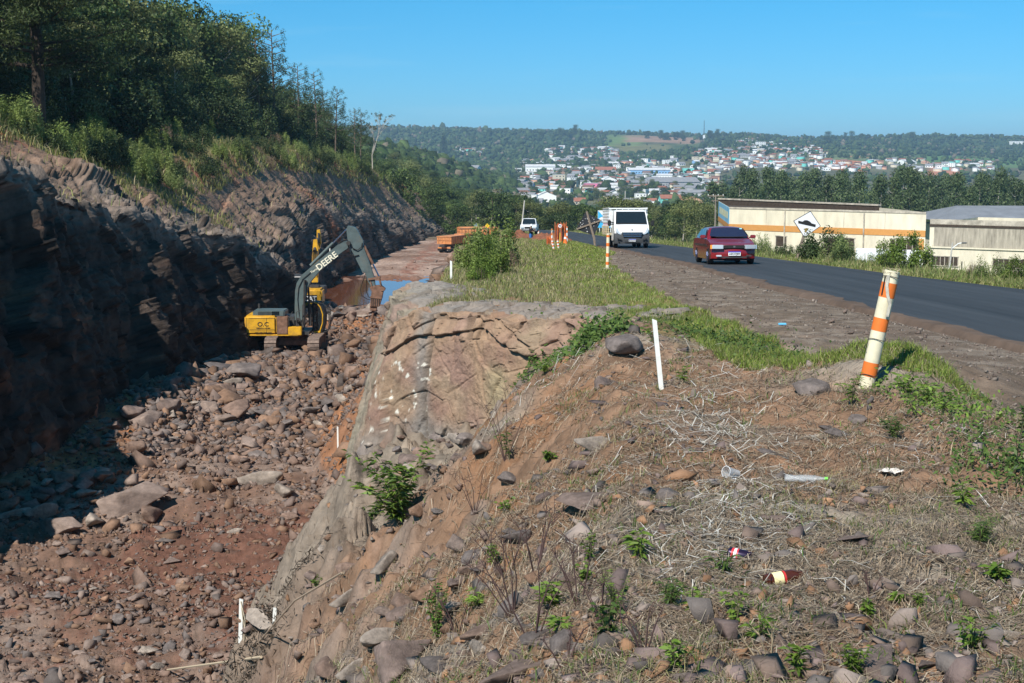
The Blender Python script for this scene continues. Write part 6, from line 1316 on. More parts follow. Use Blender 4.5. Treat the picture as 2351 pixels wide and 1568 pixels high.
# ---- the worker by the pickup
def person(pos, rz, label):
    t = thing('person', pos, label, 'person', rot=(0, 0, rz)); M_skin = mat('skin', (.35, .20, .14), rough=.6); 
    def skin(name, pts, edges, rad, m, par=t):
        me = bpy.data.meshes.new(name); me.from_pydata(pts, edges, []); o = bpy.data.objects.new(name, me); C.objects.link(o); md = o.modifiers.new('s', 'SKIN'); ms = me.skin_vertices[0] if me.skin_vertices else None
        if ms is None: me.attributes; 
        for i, r in enumerate(rad): me.skin_vertices[0].data[i].radius = (r, r * .85)
        me.skin_vertices[0].data[0].use_root = True; sb = o.modifiers.new('b', 'SUBSURF'); sb.levels = 1; sb.render_levels = 1
        bpy.context.view_layer.update(); dg = bpy.context.evaluated_depsgraph_get(); me2 = bpy.data.meshes.new_from_object(o.evaluated_get(dg)); bpy.data.objects.remove(o)
        me2.materials.clear(); me2.materials.append(m); me2.polygons.foreach_set('use_smooth', np.ones(len(me2.polygons), bool)); o2 = bpy.data.objects.new(name, me2); C.objects.link(o2); o2.parent = par; return o2
    pts = [(0, 0, .95), (0, 0, 1.15), (0, -.02, 1.38), (0, -.01, 1.50), (0, -.03, 1.60), (0, -.03, 1.70), (-.19, 0, 1.40), (-.27, -.10, 1.16), (-.16, -.30, 1.22), (.19, 0, 1.40), (.27, -.12, 1.20), (.14, -.30, 1.42), (-.10, 0, .88), (-.12, -.03, .48), (-.12, 0, .08), (-.12, -.15, .05), (.10, 0, .88), (.13, .02, .48), (.13, .05, .08), (.14, -.10, .05)]
    ed = [(0, 1), (1, 2), (2, 3), (3, 4), (4, 5), (2, 6), (6, 7), (7, 8), (2, 9), (9, 10), (10, 11), (0, 12), (12, 13), (13, 14), (14, 15), (0, 16), (16, 17), (17, 18), (18, 19)]
    rd = [.145, .15, .17, .065, .095, .085, .075, .052, .038, .075, .052, .038, .10, .075, .05, .045, .10, .075, .05, .045]
    try: skin('body', pts, ed, rd, M_skin)
    except Exception as e_: print('skin failed', e_); MB().tube([(0, 0, 0), (0, 0, 1.7)], .15).build('body', M_skin, t)
    M_sh = mat('black_shirt', (.015, .015, .018), rough=.9); M_je = mat('blue_jeans', (.03, .13, .38), rough=.9)
    MB().tube([(0, 0, .93), (0, 0, 1.1), (0, -.01, 1.35), (0, -.01, 1.49)], [.175, .175, .205, .09], 16).tube([(-.16, 0, 1.43), (-.27, -.09, 1.17), (-.22, -.2, 1.19)], [.085, .07, .06], 10).tube([(.16, 0, 1.43), (.27, -.11, 1.2), (.2, -.2, 1.3)], [.085, .07, .06], 10).build('shirt', M_sh, t, smooth=True)
    MB().tube([(0, 0, 1.0), (-.10, 0, .85), (-.12, -.03, .48), (-.12, 0, .1)], [.16, .125, .095, .08], 12).tube([(0, 0, 1.0), (.10, 0, .85), (.13, .02, .48), (.13, .05, .1)], [.16, .125, .095, .08], 12).build('jeans', M_je, t, smooth=True)
    MB().tube([(0, -.03, 1.70), (0, -.03, 1.82), (0, -.02, 1.85)], [.115, .10, .05], 14).tube([(0, -.03, 1.70), (0, -.03, 1.715)], [.20, .19], 16).build('hat', M_white, t, smooth=True)
    mb = MB()
    for sx in (-.17, .13):
        for k in range(5): a = -.03 + k * .015; mb.tube([(sx + a, -.31, 1.22 if sx < 0 else 1.43), (sx + a, -.36, 1.21 if sx < 0 else 1.45), (sx + a, -.385, 1.18 if sx < 0 else 1.42 )], .009, 5)
    mb.build('fingers', M_skin, t)
x = Wx(1218.6, 130); zt_ = 130 * math.tan(R(-PITCH) + math.atan((784 - 514.5) / FPX)); person((x, 130, float(gz(x, 130))), R(60), 'worker in white hat, black shirt and blue jeans standing before the pickup')
# ================================================================ the town in the valley
HW = {'white': (.86, .86, .84), 'cream': (.68, .60, .46), 'pink': (.72, .22, .38), 'teal': (.20, .62, .55), 'peach': (.72, .42, .28), 'grey': (.42, .42, .42), 'blue': (.25, .45, .70)}
HR = {'red tile': (.30, .12, .075), 'grey sheet': (.24, .24, .25), 'rust brown': (.22, .12, .09), 'pale sheet': (.55, .55, .55)}
MW = {k: mat('wall_' + k, v, rough=.9, var=.06, vscale=.4) for k, v in HW.items()}; MR = {k: mat('roof_' + k.replace(' ', '_'), v, rough=.8, var=.15, vscale=.5) for k, v in HR.items()}; M_win = mat('house_window', (.05, .06, .07), rough=.2)
def house(kind, wall, roof, w=9, d=8, h=3, nm='house'):
    t = thing(nm, (0, 0, -500), 'x', 'house'); mb = MB()
    if kind == 'flat':
        mb.box((0, 0, h / 2 - 2), (w, d, h + 4)); mb.build('wall', MW[wall], t); MB().box((0, 0, h + .1), (w + .3, d + .3, .35)).build('roof', MR[roof], t)
    else:
        r = {'gable': .28, 'hall': .16}.get(kind, .28) * d
        mb.prism([(-w / 2, -4), (w / 2, -4), (w / 2, h), (0, h + (w * .2 if kind == 'front' else 0)), (-w / 2, h)] if kind == 'front' else [(-w / 2, -4), (w / 2, -4), (w / 2, h), (-w / 2, h)], -d / 2, d / 2, 'y')
        if kind == 'front':
            mb.build('wall', MW[wall], t); q = w * .2; MB().add([(-w / 2 - .4, -d / 2 - .4, h - .2), (0, -d / 2 - .4, h + q + .05), (0, d / 2 + .4, h + q + .05), (-w / 2 - .4, d / 2 + .4, h - .2), (w / 2 + .4, -d / 2 - .4, h - .2), (w / 2 + .4, d / 2 + .4, h - .2)], [(0, 1, 2, 3), (1, 4, 5, 2)]).build('roof', MR[roof], t)
        else:
            mb.prism([(-d / 2, h), (d / 2, h), (0, h + r * .95)], -w / 2, w / 2, 'x')
            mb.build('wall', MW[wall], t); MB().add([(-w / 2 - .4, -d / 2 - .5, h - .15), (w / 2 + .4, -d / 2 - .5, h - .15), (w / 2 + .4, 0, h + r), (-w / 2 - .4, 0, h + r), (w / 2 + .4, d / 2 + .5, h - .15), (-w / 2 - .4, d / 2 + .5, h - .15)], [(0, 1, 2, 3), (3, 2, 4, 5)]).build('roof', MR[roof], t)
    mb = MB(); fl = max(1, int(h / 2.9))
    for f in range(fl):
        k = max(2, int(w / 3))
        for i in range(k): mb.box((-w / 2 + w * (i + .5) / k, -d / 2 - .02, 1.5 + f * 2.9), (1.3, .06, 1.1))
    mb.build('windows', M_win, t); protos.append(t); return t, f'{wall} {"two storey " if fl > 1 else ""}{"hall" if kind == "hall" else "house"} with {roof} roof'
HP_ = [house('gable', 'white', 'red tile'), house('gable', 'white', 'grey sheet', 10, 8), house('gable', 'cream', 'red tile', 9, 9), house('gable', 'teal', 'grey sheet', 8, 7), house('front', 'white', 'grey sheet', 9, 10), house('front', 'peach', 'red tile', 8, 9), house('flat', 'white', 'pale sheet', 10, 9, 6),
       house('flat', 'cream', 'grey sheet', 9, 9, 6), house('gable', 'grey', 'grey sheet', 10, 8), house('gable', 'cream', 'rust brown', 9, 8), house('front', 'white', 'rust brown', 9, 10), house('hall', 'white', 'pale sheet', 20, 12, 4), house('hall', 'grey', 'grey sheet', 22, 14, 4), house('gable', 'white', 'rust brown', 8, 7), house('gable', 'blue', 'pale sheet', 8, 7), house('gable', 'peach', 'rust brown', 9, 8)]
rt = random.Random(21)
def place_house(h, px, py, sc, label, group=None, rz=None, D=None):
    p = G(px, py) if D is None else Vector((Wx(px, D), D, float(gz(Wx(px, D), D))))
    o = copy_tree(h); o.location = p + Vector((0, 0, -.3)); o.scale = (sc, sc, sc); o.rotation_euler = (0, 0, rt.uniform(-.6, .6) if rz is None else rz); o['label'] = label
    if group: o['group'] = group
    return o
# landmarks
big = house('flat', 'pink', 'pale sheet', 16, 12, 6.5)[0]; place_house(big, 1362, 436, 1.0, 'bright pink two storey building in the middle of the town', rz=.1)
place_house(house('flat', 'cream', 'pale sheet', 11, 10, 9)[0], 1283, 420, 1.1, 'cream three storey block left of the pink building', rz=.25); place_house(house('front', 'white', 'pale sheet', 15, 18, 5)[0], 1253, 462, 1.0, 'white gabled hall nearest us below the town', rz=.05)
place_house(house('flat', 'white', 'pale sheet', 14, 10, 4.5)[0], 1212, 460, 1.0, 'white box building left of the gabled hall', rz=-.1); place_house(house('hall', 'white', 'pale sheet', 30, 14, 5)[0], 1240, 393, 1.3, 'long white hall at the left of the town', rz=0.05)
place_house(house('hall', 'blue', 'pale sheet', 44, 14, 4.5)[0], 1490, 399, 1.2, 'long blue and pale commercial building in the middle distance', rz=0.0); place_house(house('gable', 'cream', 'red tile', 22, 12, 4)[0], 1390, 398, 1.2, 'wide building with a bright red roof left of the long blue one', rz=0)
place_house(house('front', 'white', 'pale sheet', 16, 20, 6)[0], 1396, 424, 1.0, 'white barn fronted hall right of the pink building', rz=.1); place_house(house('hall', 'grey', 'grey sheet', 40, 22, 4)[0], 1540, 428, 1.3, 'wide low grey roofed hall right of the town centre', rz=.2)
place_house(house('flat', 'teal', 'pale sheet', 12, 9, 5)[0], 1580, 396, 1.2, 'turquoise building beside the long commercial one', rz=0); place_house(house('flat', 'white', 'pale sheet', 14, 9, 6)[0], 1018, 338, 1.4, 'white villa alone high on the wooded spur', rz=.2, D=1650)
place_house(house('gable', 'white', 'grey sheet', 14, 9, 4)[0], 1082, 352, 1.4, 'pale house with a grey roof below the white villa on the spur', D=1500); place_house(house('flat', 'white', 'pale sheet', 14, 10, 9)[0], 1746, 338, 1.1, 'tall white house on top of the hillside quarter')
place_house(house('flat', 'white', 'pale sheet', 26, 12, 6)[0], 2310, 331, 1.2, 'white building on the skyline at far right', D=3150); place_house(house('gable', 'teal', 'red tile', 16, 10, 4)[0], 1538, 466, 1.0, 'turquoise house with a red roof at the near edge of the town', rz=.1)
place_house(house('front', 'peach', 'red tile', 12, 12, 4)[0], 1592, 470, 1.0, 'peach fronted house with a red roof beside the turquoise one', rz=.1); place_house(house('gable', 'grey', 'grey sheet', 16, 10, 3.5)[0], 1468, 478, 1.0, 'grey roofed house just right of the white truck', rz=.0)
zones = [(72, (1185, 1640), (395, 470)), (78, (1185, 1660), (362, 400)), (34, (1255, 1410), (340, 362)), (52, (1600, 1900), (340, 385)), (24, (1690, 1880), (318, 345)), (22, (1880, 2260), (372, 392))]
zn = ['in the lower town', 'in the upper town', 'above the left of the town', 'right of the town centre', 'in the hillside quarter', 'behind the eucalyptus belt']
taken = []
for (n, xr_, yr_), zl in zip(zones, zn):
    k = 0; tries = 0
    while k < n and tries < 4000:
        tries += 1; px = rt.uniform(*xr_); py = rt.uniform(*yr_)
        if any(abs(px - a) < c * .85 and abs(py - b) < c * .3 for a, b, c in taken): continue
        g = G(px, py); 
        if g.y < 700 or g.y > 3000: continue
        h, lb = HP_[rt.choice([0, 1, 1, 2, 3, 4, 4, 5, 6, 6, 6, 7, 8, 8, 9, 10, 10, 11, 12, 13, 13, 14])]; taken.append((px, py, 10 * FPX / g.y * .95))
        place_house(h, px, py, rt.uniform(.72, 1.02) * (1.1 if g.y > 1500 else 1), lb + ' ' + zl, 'houses ' + zl); k += 1
# trees between the houses
tt_ = [(tp_dark, 'dark round garden tree'), (tp_mid, 'green garden tree'), (tp_olive, 'olive garden tree')]
for i in range(90):
    px = rt.uniform(1185, 1660); py = rt.uniform(400, 470); h, lb = rt.choice(tt_); g = G(px, py)
    put(h, g + Vector((0, 0, -.5)), lb + ' between the houses of the lower town', 'trees among the houses of the town', rt.uniform(.5, .85), name='garden_tree')
# tower, conifer and skyline things
def W3(px, D): return Vector((Wx(px, D), D, float(gz(Wx(px, D), D))))
p = W3(1608, 3150); t = thing('radio_mast', p, 'thin radio mast on the skyline among the trees', 'mast'); MB().tube([(0, 0, 0), (0, 0, 42)], [1.1, .5], 6).build('mast', M_dark, t); MB().box((0, 0, 6), (5, 5, 8)).build('hut', M_white, t)
v, f, c = clumped([((0, 0, z), ((1 - z / 30) * 6 + .8, (1 - z / 30) * 6 + .8, 2.5)) for z in range(3, 30, 3)], 1500, 1.6, .9, DG0, DG1, 77); t = thing('conifer_tree', W3(1021, 2500) + Vector((0, 0, 0)), 'pointed dark conifer standing above the skyline behind the spur', 'tree', sc=1.35)
npmesh('crown', v, f, M_leaf, t, cols=c); MB().tube([(0, 0, -1), (0, 0, 26)], [.6, .1], 6).build('trunk', M_bark, t)
for i in range(46):
    px = rt.choice([rt.uniform(1260, 1345), rt.uniform(1480, 1570), rt.uniform(1620, 1670), rt.uniform(1870, 2100), rt.uniform(1040, 2350)]); D = rt.uniform(3050, 3300)
    put(rt.choice([tp_dark, tp_mid, tp_tall]), W3(px, D) + Vector((0, 0, -1)), 'dark tree on the skyline of the far ridge', 'trees on the far ridge line', rt.uniform(1.0, 1.9), name='ridge_tree')

# the rest of the town: more small houses than one could list, as one mass
r8 = np.random.default_rng(88); V = []; Fq = []; Cq = []; nb8 = 0
for (px0, px1, py0, py1, k) in ((1190, 1650, 372, 450, 150), (1255, 1420, 342, 366, 60), (1600, 1900, 345, 392, 120), (1690, 1880, 320, 348, 40), (1880, 2280, 370, 394, 60), (1040, 1110, 340, 362, 14)):
    for _ in range(k):
        g = G(r8.uniform(px0, px1), r8.uniform(py0, py1))
        if not 1000 < g.y < 3000: continue
        w, d, h = r8.uniform(6, 11), r8.uniform(6, 9), r8.uniform(2.8, 4.6); a = r8.uniform(-.6, .6); ca, sa = math.cos(a), math.sin(a); rh = h + r8.uniform(.8, 1.9)
        pts = [(-w / 2, -d / 2, -3), (w / 2, -d / 2, -3), (w / 2, d / 2, -3), (-w / 2, d / 2, -3), (-w / 2, -d / 2, h), (w / 2, -d / 2, h), (w / 2, d / 2, h), (-w / 2, d / 2, h)]
        rp = [(-w / 2 - .4, -d / 2 - .4, h), (w / 2 + .4, -d / 2 - .4, h), (w / 2 + .4, 0, rh), (-w / 2 - .4, 0, rh), (w / 2 + .4, d / 2 + .4, h), (-w / 2 - .4, d / 2 + .4, h)]
        wc = list(HW.values())[r8.choice([0, 0, 0, 1, 1, 4, 5, 3])]; rc = list(HR.values())[r8.choice([0, 0, 1, 1, 2, 3])]
        for q, c_ in [(p, wc) for p in pts] + [(p, rc) for p in rp]: V.append((g.x + q[0] * ca - q[1] * sa, g.y + q[0] * sa + q[1] * ca, g.z + q[2])); Cq.append(c_)
        Fq += [tuple(nb8 + i for i in f) for f in ((0, 1, 5, 4), (1, 2, 6, 5), (2, 3, 7, 6), (3, 0, 4, 7), (8, 9, 10, 11), (11, 10, 12, 13))]; nb8 += 14
tag(npmesh('distant_houses', np.array(V), np.array(Fq), mat('distant_house_paint', attr=True, rough=.9, spec=.1), cols=np.array(Cq)), kind='stuff')
# ================================================================ shrubs, weeds and litter near the camera
def stemmy(name, label, cat, pos, stems, h, spread, nleaf, L, Wd, c0, c1, seed, curve=.5, bare=.15, stemcol=None, opposite=True, r0=.004):
    q = random.Random(seed); r = np.random.default_rng(seed); mb = MB(); P = []; A_ = []
    for s in range(stems):
        a = q.uniform(0, 2 * PI); hh = h * q.uniform(.65, 1.1); sp = spread * q.uniform(.3, 1.1); pts = []
        for i in range(9): t = i / 8; pts.append(Vector((math.cos(a) * sp * t ** 1.4, math.sin(a) * sp * t ** 1.4, hh * (t - curve * .4 * t * t))) )
        mb.tube([pts[0] + Vector((0, 0, -.05))] + pts, [r0] + [r0 * (1 - .75 * i / 8) for i in range(9)], 5)
        for k in range(nleaf):
            t = bare + (1 - bare) * (k + q.random() * .5) / nleaf; i = min(7, int(t * 8)); f = t * 8 - i; p = pts[i].lerp(pts[i + 1], f); b = q.uniform(0, 2 * PI)
            P.append(p); A_.append((math.cos(b), math.sin(b), q.uniform(-.1, .55)))
    P = np.array(P); A_ = unit(np.array(A_)); K = len(P); Ls = (L * r.uniform(.6, 1.2, K))[:, None]; n = unit(np.cross(A_, r.normal(size=(K, 3))) + [0, 0, 1.2]); b = unit(np.cross(n, A_)); w = Wd * Ls / L
    dr = np.array([[0, 0, -1.]]) * Ls * .25
    V = np.stack([P, P + A_ * Ls * .45 + b * w * .5, P + A_ * Ls + dr, P + A_ * Ls * .45 - b * w * .5], 1).reshape(-1, 3); cc = np.asarray(c0) + (np.asarray(c1) - np.asarray(c0)) * r.uniform(size=(K, 1)) ; cc = np.repeat(cc, 4, 0)
    t = thing(name, pos, label, cat); mb.build('stems', stemcol or M_stem, t); npmesh('leaves', V, np.arange(4 * K).reshape(K, 4), M_weed, t, cols=cc); return t
M_weed = leafmat('weed_leaf', .12); M_stem = mat('green_stem', (.10, .09, .045), rough=.8); M_dstem = mat('dead_stem', (.085, .05, .045), rough=.9, var=.3)
LG0, LG1 = (.09, .155, .022), (.17, .25, .04); KG0, KG1 = (.045, .085, .02), (.11, .17, .035)
stemmy('sapling', 'bright green sapling with long drooping leaves below the rock face', 'sapling', G(915, 1205, gf), 16, 1.0, .62, 40, .135, .032, KG0, LG1, 1, .5, .1)
stemmy('sapling', 'smaller drooping sapling at the rock corner, left of the bright one', 'sapling', G(850, 1200, gf), 6, .45, .42, 16, .13, .03, KG0, LG1, 2, .9, .1)
stemmy('weed', 'upright weed with many small leaves on stiff stems, bottom left of centre', 'weed', G(1000, 1478, gf), 8, .40, .09, 46, .034, .013, (.06, .12, .02), (.13, .22, .04), 3, .1, .15)
WD = [(1265, 1400, .16, 'leafy weed above the tilted grey slab'), (1135, 1300, .14, 'bright leafed weed on a thin stem, centre left'), (1160, 1180, .12, 'pale green sprig in dry grass, centre left'), (1350, 1290, .16, 'thin weed with a tuft of leaves, lower centre'), (1420, 1420, .22, 'bushy weed with feathery leaves, lower centre'),
      (1395, 1480, .2, 'green tussock weed among dark stems at the bottom'), (1590, 1410, .18, 'weed patch left of the leafy one, lower right of centre'), (1690, 1440, .24, 'largest leafy weed at lower right of centre'), (1745, 1475, .14, 'small sprig right of the largest leafy weed'), (1540, 1400, .13, 'grassy weed at lower centre'),
      (2235, 1500, .22, 'bright bushy weed at lower right'), (2215, 1165, .16, 'weed with pale leaves at the right of the mound'), (2290, 1335, .12, 'small bright weed near the right edge'), (2110, 1395, .06, 'flat blue green rosette weed on bare soil'), (2050, 1010, .18, 'dark grassy weed below the hump'),
      (2330, 1090, .3, 'tall dark weed at the right edge above the slope'), (2345, 1000, .3, 'tall dark weed at the right edge by the verge'), (1955, 935, .22, 'broad leaved weed at the foot of the near striped post'), (2080, 905, .2, 'weed on the hump right of the striped post'), (2130, 930, .2, 'bright leafy weed on the middle of the hump'),
      (2170, 950, .18, 'bright leafy weed on the right of the hump'), (2100, 960, .16, 'bright leafy weed low on the hump'), (1260, 1060, .10, 'small sprig near the diagonal rock edge'), (1170, 1055, .3, 'dead looking twiggy plant before the rock face'), (1250, 860, .16, 'creeper leaves at the lower end of the vine'),
      (1570, 880, .14, 'small green weed right of the white stake'), (1500, 790, .16, 'vine leaves by the top of the white stake'), (2060, 1380, .05, 'tiny sprout near the tan block'), (1830, 1560, .15, 'weed at the bottom edge, right of centre'), (1960, 1560, .15, 'sprig at the bottom edge beside the flat slab'),
      (1550, 1545, .16, 'weed sprig at the bottom edge, centre'), (1285, 1455, .1, 'small weed beside the grey slab'), (725, 1350, .16, 'thin green sprig on the slope above the short stake'), (1470, 1290, .16, 'single upright blade leaved weed in the centre'), (2250, 1250, .14, 'grassy weed at the right of the mound'), (1990, 1420, .10, 'little weed below the tan block'),
      (1660, 1320, .12, 'grassy tuft right of the red can'), (1340, 1340, .12, 'thin leafy sprig in the lower centre'), (1090, 1400, .12, 'sprig on the slope right of the upright weed')]
for i, (px, py, h, lb) in enumerate(WD):
    p = G(px, py, gf); h *= (p.y / 7.0) ** .35
    st_ = {3: (3, 20, .05, .014), 4: (10, 30, .045, .008)}.get(i % 5, (5, 14, .05, .020)); dk = 'dark' in lb or 'grassy' in lb or 'dead' in lb
    rq = random.Random(i * 7); st_ = (st_[0], st_[1], st_[2] * rq.uniform(.6, 1.5), st_[3] * rq.uniform(.5, 1.2)); h *= rq.uniform(.75, 1.25)
    stemmy('weed', lb, 'weed', p, st_[0], h, h * .45, st_[1], st_[2] * (p.y / 7) ** .3, st_[3] * (p.y / 7) ** .3, KG0 if dk else LG0, KG1 if dk else LG1, 40 + i, .3, .2)
# low creeping greenery: vine along the crest, patches by the verge
def patch(name, label, pts, n, L, Wd, c0, c1, seed, lift=.06, wid=.12, kind=None):
    r = np.random.default_rng(seed); gp = [G(px, py, gf) for px, py in pts]; P = []
    for _ in range(n):
        t = r.uniform(0, len(gp) - 1.001); i = int(t); p = gp[i].lerp(gp[i + 1], t - i); q = np.array([p.x, p.y]) + r.normal(size=2) * wid * (1, 1.3); P.append((q[0], q[1], float(0)))
    P = np.array(P); P[:, 2] = gf(P[:, 0], P[:, 1]) + np.abs(r.normal(size=n)) * lift; cc = np.asarray(c0) + (np.asarray(c1) - np.asarray(c0)) * r.uniform(size=(n, 1))
    v, f, c = leaves(P, np.tile([[-.2, -.3, 1.]], (n, 1)), L, Wd, cc, .6, 0, r); o = npmesh(name, v, f, M_weed, None, cols=c); return tag(o, label, 'vine' if kind is None else None, None, kind)
patch('creeping_vine', 'dark green vine creeping down the crest beside the rock face', [(1430, 760), (1370, 785), (1330, 805), (1270, 840), (1215, 860), (1205, 830)], 2600, .075, .04, KG0, KG1, 91, .09, .17)
patch('creeping_vine', 'short vine sprays hanging over the brow of the rock face', [(1310, 770), (1340, 765), (1345, 800), (1330, 810)], 420, .075, .04, KG0, KG1, 92, .13, .10)
patch('verge_weeds', None, [(1560, 765), (1640, 790), (1720, 800), (1790, 830)], 1700, .06, .028, KG0, KG1, 93, .09, .26, 'stuff')
patch('hump_weeds', None, [(2030, 900), (2120, 915), (2190, 945), (2240, 985)], 900, .05, .022, KG0, LG1, 94, .09, .16, 'stuff')
patch('edge_weeds', None, [(2250, 1000), (2320, 1080), (2350, 1150)], 900, .05, .02, KG0, KG1, 95, .10, .20, 'stuff')
# dead stems
ds_l = [(1165, 1330, .34, 'tall dark dead stem left of centre'), (1180, 1420, .5, 'longest leaning dead stem at lower centre'), (1225, 1480, .42, 'bent dead stem beside the dark hollow rock'), (1050, 1460, .3, 'thin dead stem behind the upright weed'), (1230, 1330, .38, 'forked red brown dead stem in the centre'), (1330, 1400, .40, 'slim reddish dead stem right of centre'), (1090, 1180, .3, 'thin dead stem above the slope rocks'),
        (1390, 1460, .3, 'dead twig cluster at lower centre'), (1480, 1500, .25, 'dead twigs left of the weed patch'), (1770, 1560, .25, 'tan dead reeds at the bottom, right of centre'), (1160, 1060, .5, 'dry branching twig in front of the rock face'), (1300, 1540, .2, 'dry twigs above the bottom edge'), (2000, 1380, .14, 'dry twig sprays near the flat slab')]
for i, (px, py, h, lb) in enumerate(ds_l):
    q = random.Random(200 + i); p = G(px, py, gf); mb = MB(); h *= (p.y / 6.5) ** .5
    for s in range(5):
        dx = q.uniform(-.55, .45) * h; dy = q.uniform(-.2, .2) * h; e = Vector((dx, dy, h * q.uniform(.6, 1.05))); m1 = e * .5 + Vector((q.uniform(-.05, .05) * h, 0, .04 * h)); mb.tube([(0, 0, -.03), m1, e], [.0042, .003, .001], 4)
        for k in range(4): t = q.uniform(.35, .95); a = m1.lerp(e, t); mb.tube([a, a + Vector((q.uniform(-.22, .22) * h, q.uniform(-.1, .1) * h, q.uniform(.02, .25) * h))], [.002, .0008], 4)
    o = mb.build('dead_stem', M_dstem if i != 9 else mat('reed', (.36, .27, .17)), None, loc=p); tag(o, lb, 'dead stem')
g0 = G(595, 1482, gf); g1 = G(785, 1338, gf); tag(MB().tube([g0 + Vector((0, 0, .05)), g0.lerp(g1, .5) + Vector((0, 0, .22)), g1 + Vector((0, 0, .1))], .012, 6).build('cane', mat('long_cane', (.36, .27, .19), rough=.8), None), 'long thin cane lying up the slope from the pit floor', 'cane')
g0 = G(385, 1545, gf); g1 = G(600, 1528, gf); tag(MB().tube([g0 + Vector((0, 0, .06)), g1 + Vector((0, 0, .1))], .022, 6).build('cane', mat('pale_cane', (.48, .38, .26), rough=.8), None), 'thick pale cane lying flat at the bottom left', 'cane')
P = G(560, 1515, gf); r = np.random.default_rng(5); K = 1600; q = r.normal(size=(K, 2)) * (.50, .40); pp = np.stack([P.x + q[:, 0], P.y + q[:, 1], 0 * q[:, 0]], 1); pp[:, 2] = gf(pp[:, 0], pp[:, 1]) + np.abs(r.normal(size=K)) * .12
v, f, c = leaves(pp, np.tile([[0, 0, 1.]], (K, 1)), .11, .022, np.tile([[.085, .065, .048]], (K, 1)), 1.0, 0, r); tag(npmesh('brushwood', v, f, M_weed, None, cols=c), 'heap of withered brown leaves and canes at the bottom left', 'brushwood')
# ---- shrubs by the road and on the verge
def shr(p, px, D, sc, lb, dz=-.1, name=None): x = Wx(px, D); return put(p, Vector((x, D, float(gz(x, D)) + dz)), lb, None, sc, name=name)
shr(sp_feather, 1135, 50, .72, 'feathery bright green bush on the pit edge, the highest of that clump'); shr(sp_feather, 1100, 47, .50, 'feathery bush at the left of the clump on the pit edge'); shr(sp_broad, 1112, 43, .52, 'glossy leafy shrub in front of the feathery bushes on the pit edge'); shr(sp_dark, 1150, 52, .5, 'dark bush at the right of the clump on the pit edge')
shr(sp_brown, 1165, 47, .38, 'dry brown grass bush right of the clump on the pit edge'); shr(sp_broad, 1105, 38, .32, 'small leafy plant below the clump on the pit edge'); shr(sp_brown, 1060, 60, .4, 'dry bush on the pit edge left of the clump')
for px, D, sc, p, lb in ((1880, 68, 1.05, sp_dark, 'big dark bush right of the speed bump sign'), (1915, 70, .8, sp_feather2, 'green bush behind the right side of the big dark bush'), (1848, 72, .6, sp_dark, 'bush just right of the speed bump sign post'), (1930, 66, .55, sp_dark, 'low bush at the right end of the sign bushes'), (1795, 75, .5, sp_dark, 'small bush left of the speed bump sign'),
                         (1745, 85, .7, sp_feather2, 'pale bush beside the rear of the red car'), (2080, 80, .85, sp_broad, 'round bright green bush before the annexe'), (2025, 82, .66, sp_broad, 'yellow green bush left of the round bright one'), (2045, 78, .45, sp_dark, 'low dark bush between the two bright bushes'), (2275, 62, .5, sp_feather2, 'wispy pale bush in front of the stained warehouse'),
                         (2330, 60, .5, sp_broad, 'leafy bush at the right edge beyond the road'), (2230, 64, .4, sp_brown, 'dry reedy bush below the stained warehouse'), (1625, 150, 1.0, sp_dark, 'dark scrub left of the pole with a crossarm'), (1575, 165, 1.2, sp_brown, 'brownish thicket beyond the road right of the truck'), (1530, 160, 1.1, sp_feather2, 'grey green thicket behind the truck'), (1600, 175, 1.3, sp_dark, 'dark thicket before the crossarm pole')):
    if D < 100:
        for D_ in np.arange(30, 120, .5):
            if Wx(px, D_) > road_far(D_) + 1.1: D = float(D_); break
        else: continue
        sc *= .62
    shr(p, px, D, sc, lb, -.05)
for k in range(26):
    px = rt.uniform(1500, 1640); D = rt.uniform(150, 215); shr(rt.choice([sp_brown, sp_feather2, sp_dark, sp_dark]), px, D, rt.uniform(1.0, 1.9), 'scrub bush in the thicket beyond the road, between truck and warehouse')['group'] = 'scrub between the truck and the warehouse'
# ---- litter
M_clear = mat('clear_plastic', (.75, .80, .84), rough=.12, spec=.6, alpha=.22); M_brown = mat('brown_glass', (.07, .018, .008), rough=.08, spec=.7)
def lathe(prof, n=20): 
    mb = MB(); k = len(prof); mb.add([(r_ * math.cos(2 * PI * i / n), r_ * math.sin(2 * PI * i / n), z) for r_, z in prof for i in range(n)], [(j * n + i, j * n + (i + 1) % n, (j + 1) * n + (i + 1) % n, (j + 1) * n + i) for j in range(k - 1) for i in range(n)]); return mb
g = G(1683, 1100, gf); cu = thing('plastic_cup', g + Vector((.03, 0, .035)), 'clear plastic cup lying on its side among bleached stalks', 'cup', rot=(R(75), R(0), R(-55)))
lathe([(.001, 0), (.026, 0), (.038, .11), (.040, .112), (.037, .11), (.025, .004)]).build('cup', M_clear, cu, smooth=True); mb = MB(); mb.tube([(.039 * math.cos(a), .039 * math.sin(a), .111) for a in np.linspace(0, 6.28, 20)], .002, 5); mb.build('rim', M_white, cu)
tag(MB().box((0, 0, .006), (.05, .04, .012)).build('paper_scrap', M_white, None, bevel=.005, loc=g + Vector((-.0, -.06, .005))), 'small white paper scrap in front of the clear cup', 'scrap')
g = G(1845, 1110, gf); bt = thing('plastic_bottle', g + Vector((-.12, 0, .035)), 'crushed clear plastic bottle lying right of the cup', 'bottle', rot=(0, R(90), R(-4)))
lathe([(.001, 0), (.032, .0), (.036, .03), (.03, .07), (.036, .12), (.034, .17), (.03, .2), (.014, .245), (.014, .265)]).build('bottle', M_clear, bt, smooth=True); bt.scale = (.62, .95, .95); lathe([(.016, .262), (.016, .282), (.001, .283)]).build('cap', mat('green_cap', (.2, .6, .1)), bt)
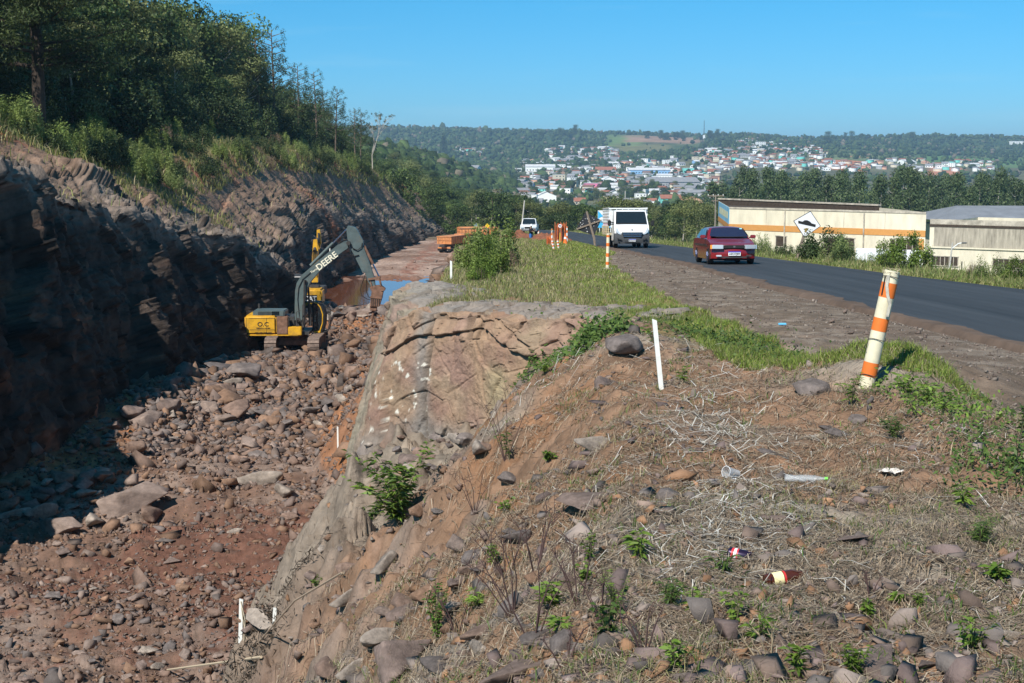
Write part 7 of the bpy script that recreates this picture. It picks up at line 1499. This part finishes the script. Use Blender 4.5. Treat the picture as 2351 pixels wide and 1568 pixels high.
g = G(2045, 1090, gf); r = np.random.default_rng(9); n = 14; XX, YY = np.meshgrid(np.linspace(-.07, .07, n), np.linspace(-.05, .05, n)); o = npmesh('crumpled_paper', np.stack([XX.ravel() + .01 * r.normal(size=n * n), YY.ravel(), .03 * fbm2(XX.ravel() * 30, YY.ravel() * 30, 1, 3, 8) + .025], 1), grid(n, n), mat('litter_paper', (.62, .56, .50), rough=.9, var=.3, vscale=40)); o.location = g; tag(o, 'crumpled white and tan paper lying at right of the mound', 'paper')
g = G(1805, 1352, gf); bb = thing('glass_bottle', g + Vector((-.10, 0, .035)), 'brown glass bottle with a cream label lying in the grass', 'bottle', rot=(0, R(84), R(14)))
lathe([(.001, 0), (.03, 0), (.033, .01), (.033, .14), (.016, .19), (.013, .235), (.015, .24), (.001, .241)]).build('bottle', M_brown, bb, smooth=True)
lathe([(.0335, .035), (.0335, .085)]).build('label', mat('bottle_label', (.80, .70, .38), rough=.7), bb, smooth=True); lathe([(.0336, .088), (.0336, .098)]).build('label_stripe', mat('label_red', (.5, .03, .03)), bb, smooth=True)
g = G(1695, 1283, gf); ca = thing('drink_can', g + Vector((-.05, 0, .03)), 'dark drink can with a red and white print lying in dry stalks', 'can', rot=(0, R(95), R(-25)))
lathe([(.001, 0), (.024, .0), (.031, .008), (.031, .108), (.024, .118), (.001, .118)]).build('can', mat('can_dark', (.03, .02, .05), rough=.3, metal=.5), ca, smooth=True); lathe([(.0314, .02), (.0314, .055)]).build('print', mat('can_red', (.55, .04, .05), rough=.4), ca, smooth=True); lathe([(.0317, .033), (.0317, .046)]).build('print_stripe', M_white, ca, smooth=True)
g = G(1796, 747); tag(MB().box((0, 0, .02), (.12, .06, .03)).build('wrapper', mat('blue_wrapper', (.15, .5, .75)), None, loc=g, bevel=.008), 'little blue and white wrapper on the gravel shoulder', 'wrapper')
# ================================================================ the air, and tidying up
for p in protos:
    for ch in list(p.children): bpy.data.objects.remove(ch)
    bpy.data.objects.remove(p)
hm = bpy.data.materials.new('haze'); hm.use_nodes = True; hn = hm.node_tree; hn.nodes.clear()
ho = hn.nodes.new('ShaderNodeOutputMaterial'); hv = hn.nodes.new('ShaderNodeVolumePrincipled')
hv.inputs['Color'].default_value = (.50, .74, 1.0, 1); hv.inputs['Density'].default_value = .00014; hv.inputs['Anisotropy'].default_value = .1
hn.links.new(hv.outputs[0], ho.inputs['Volume'])
o = MB().box((0, 4400, 7), (12600, 9400, 130)).build('haze', hm); tag(o, kind='stuff')
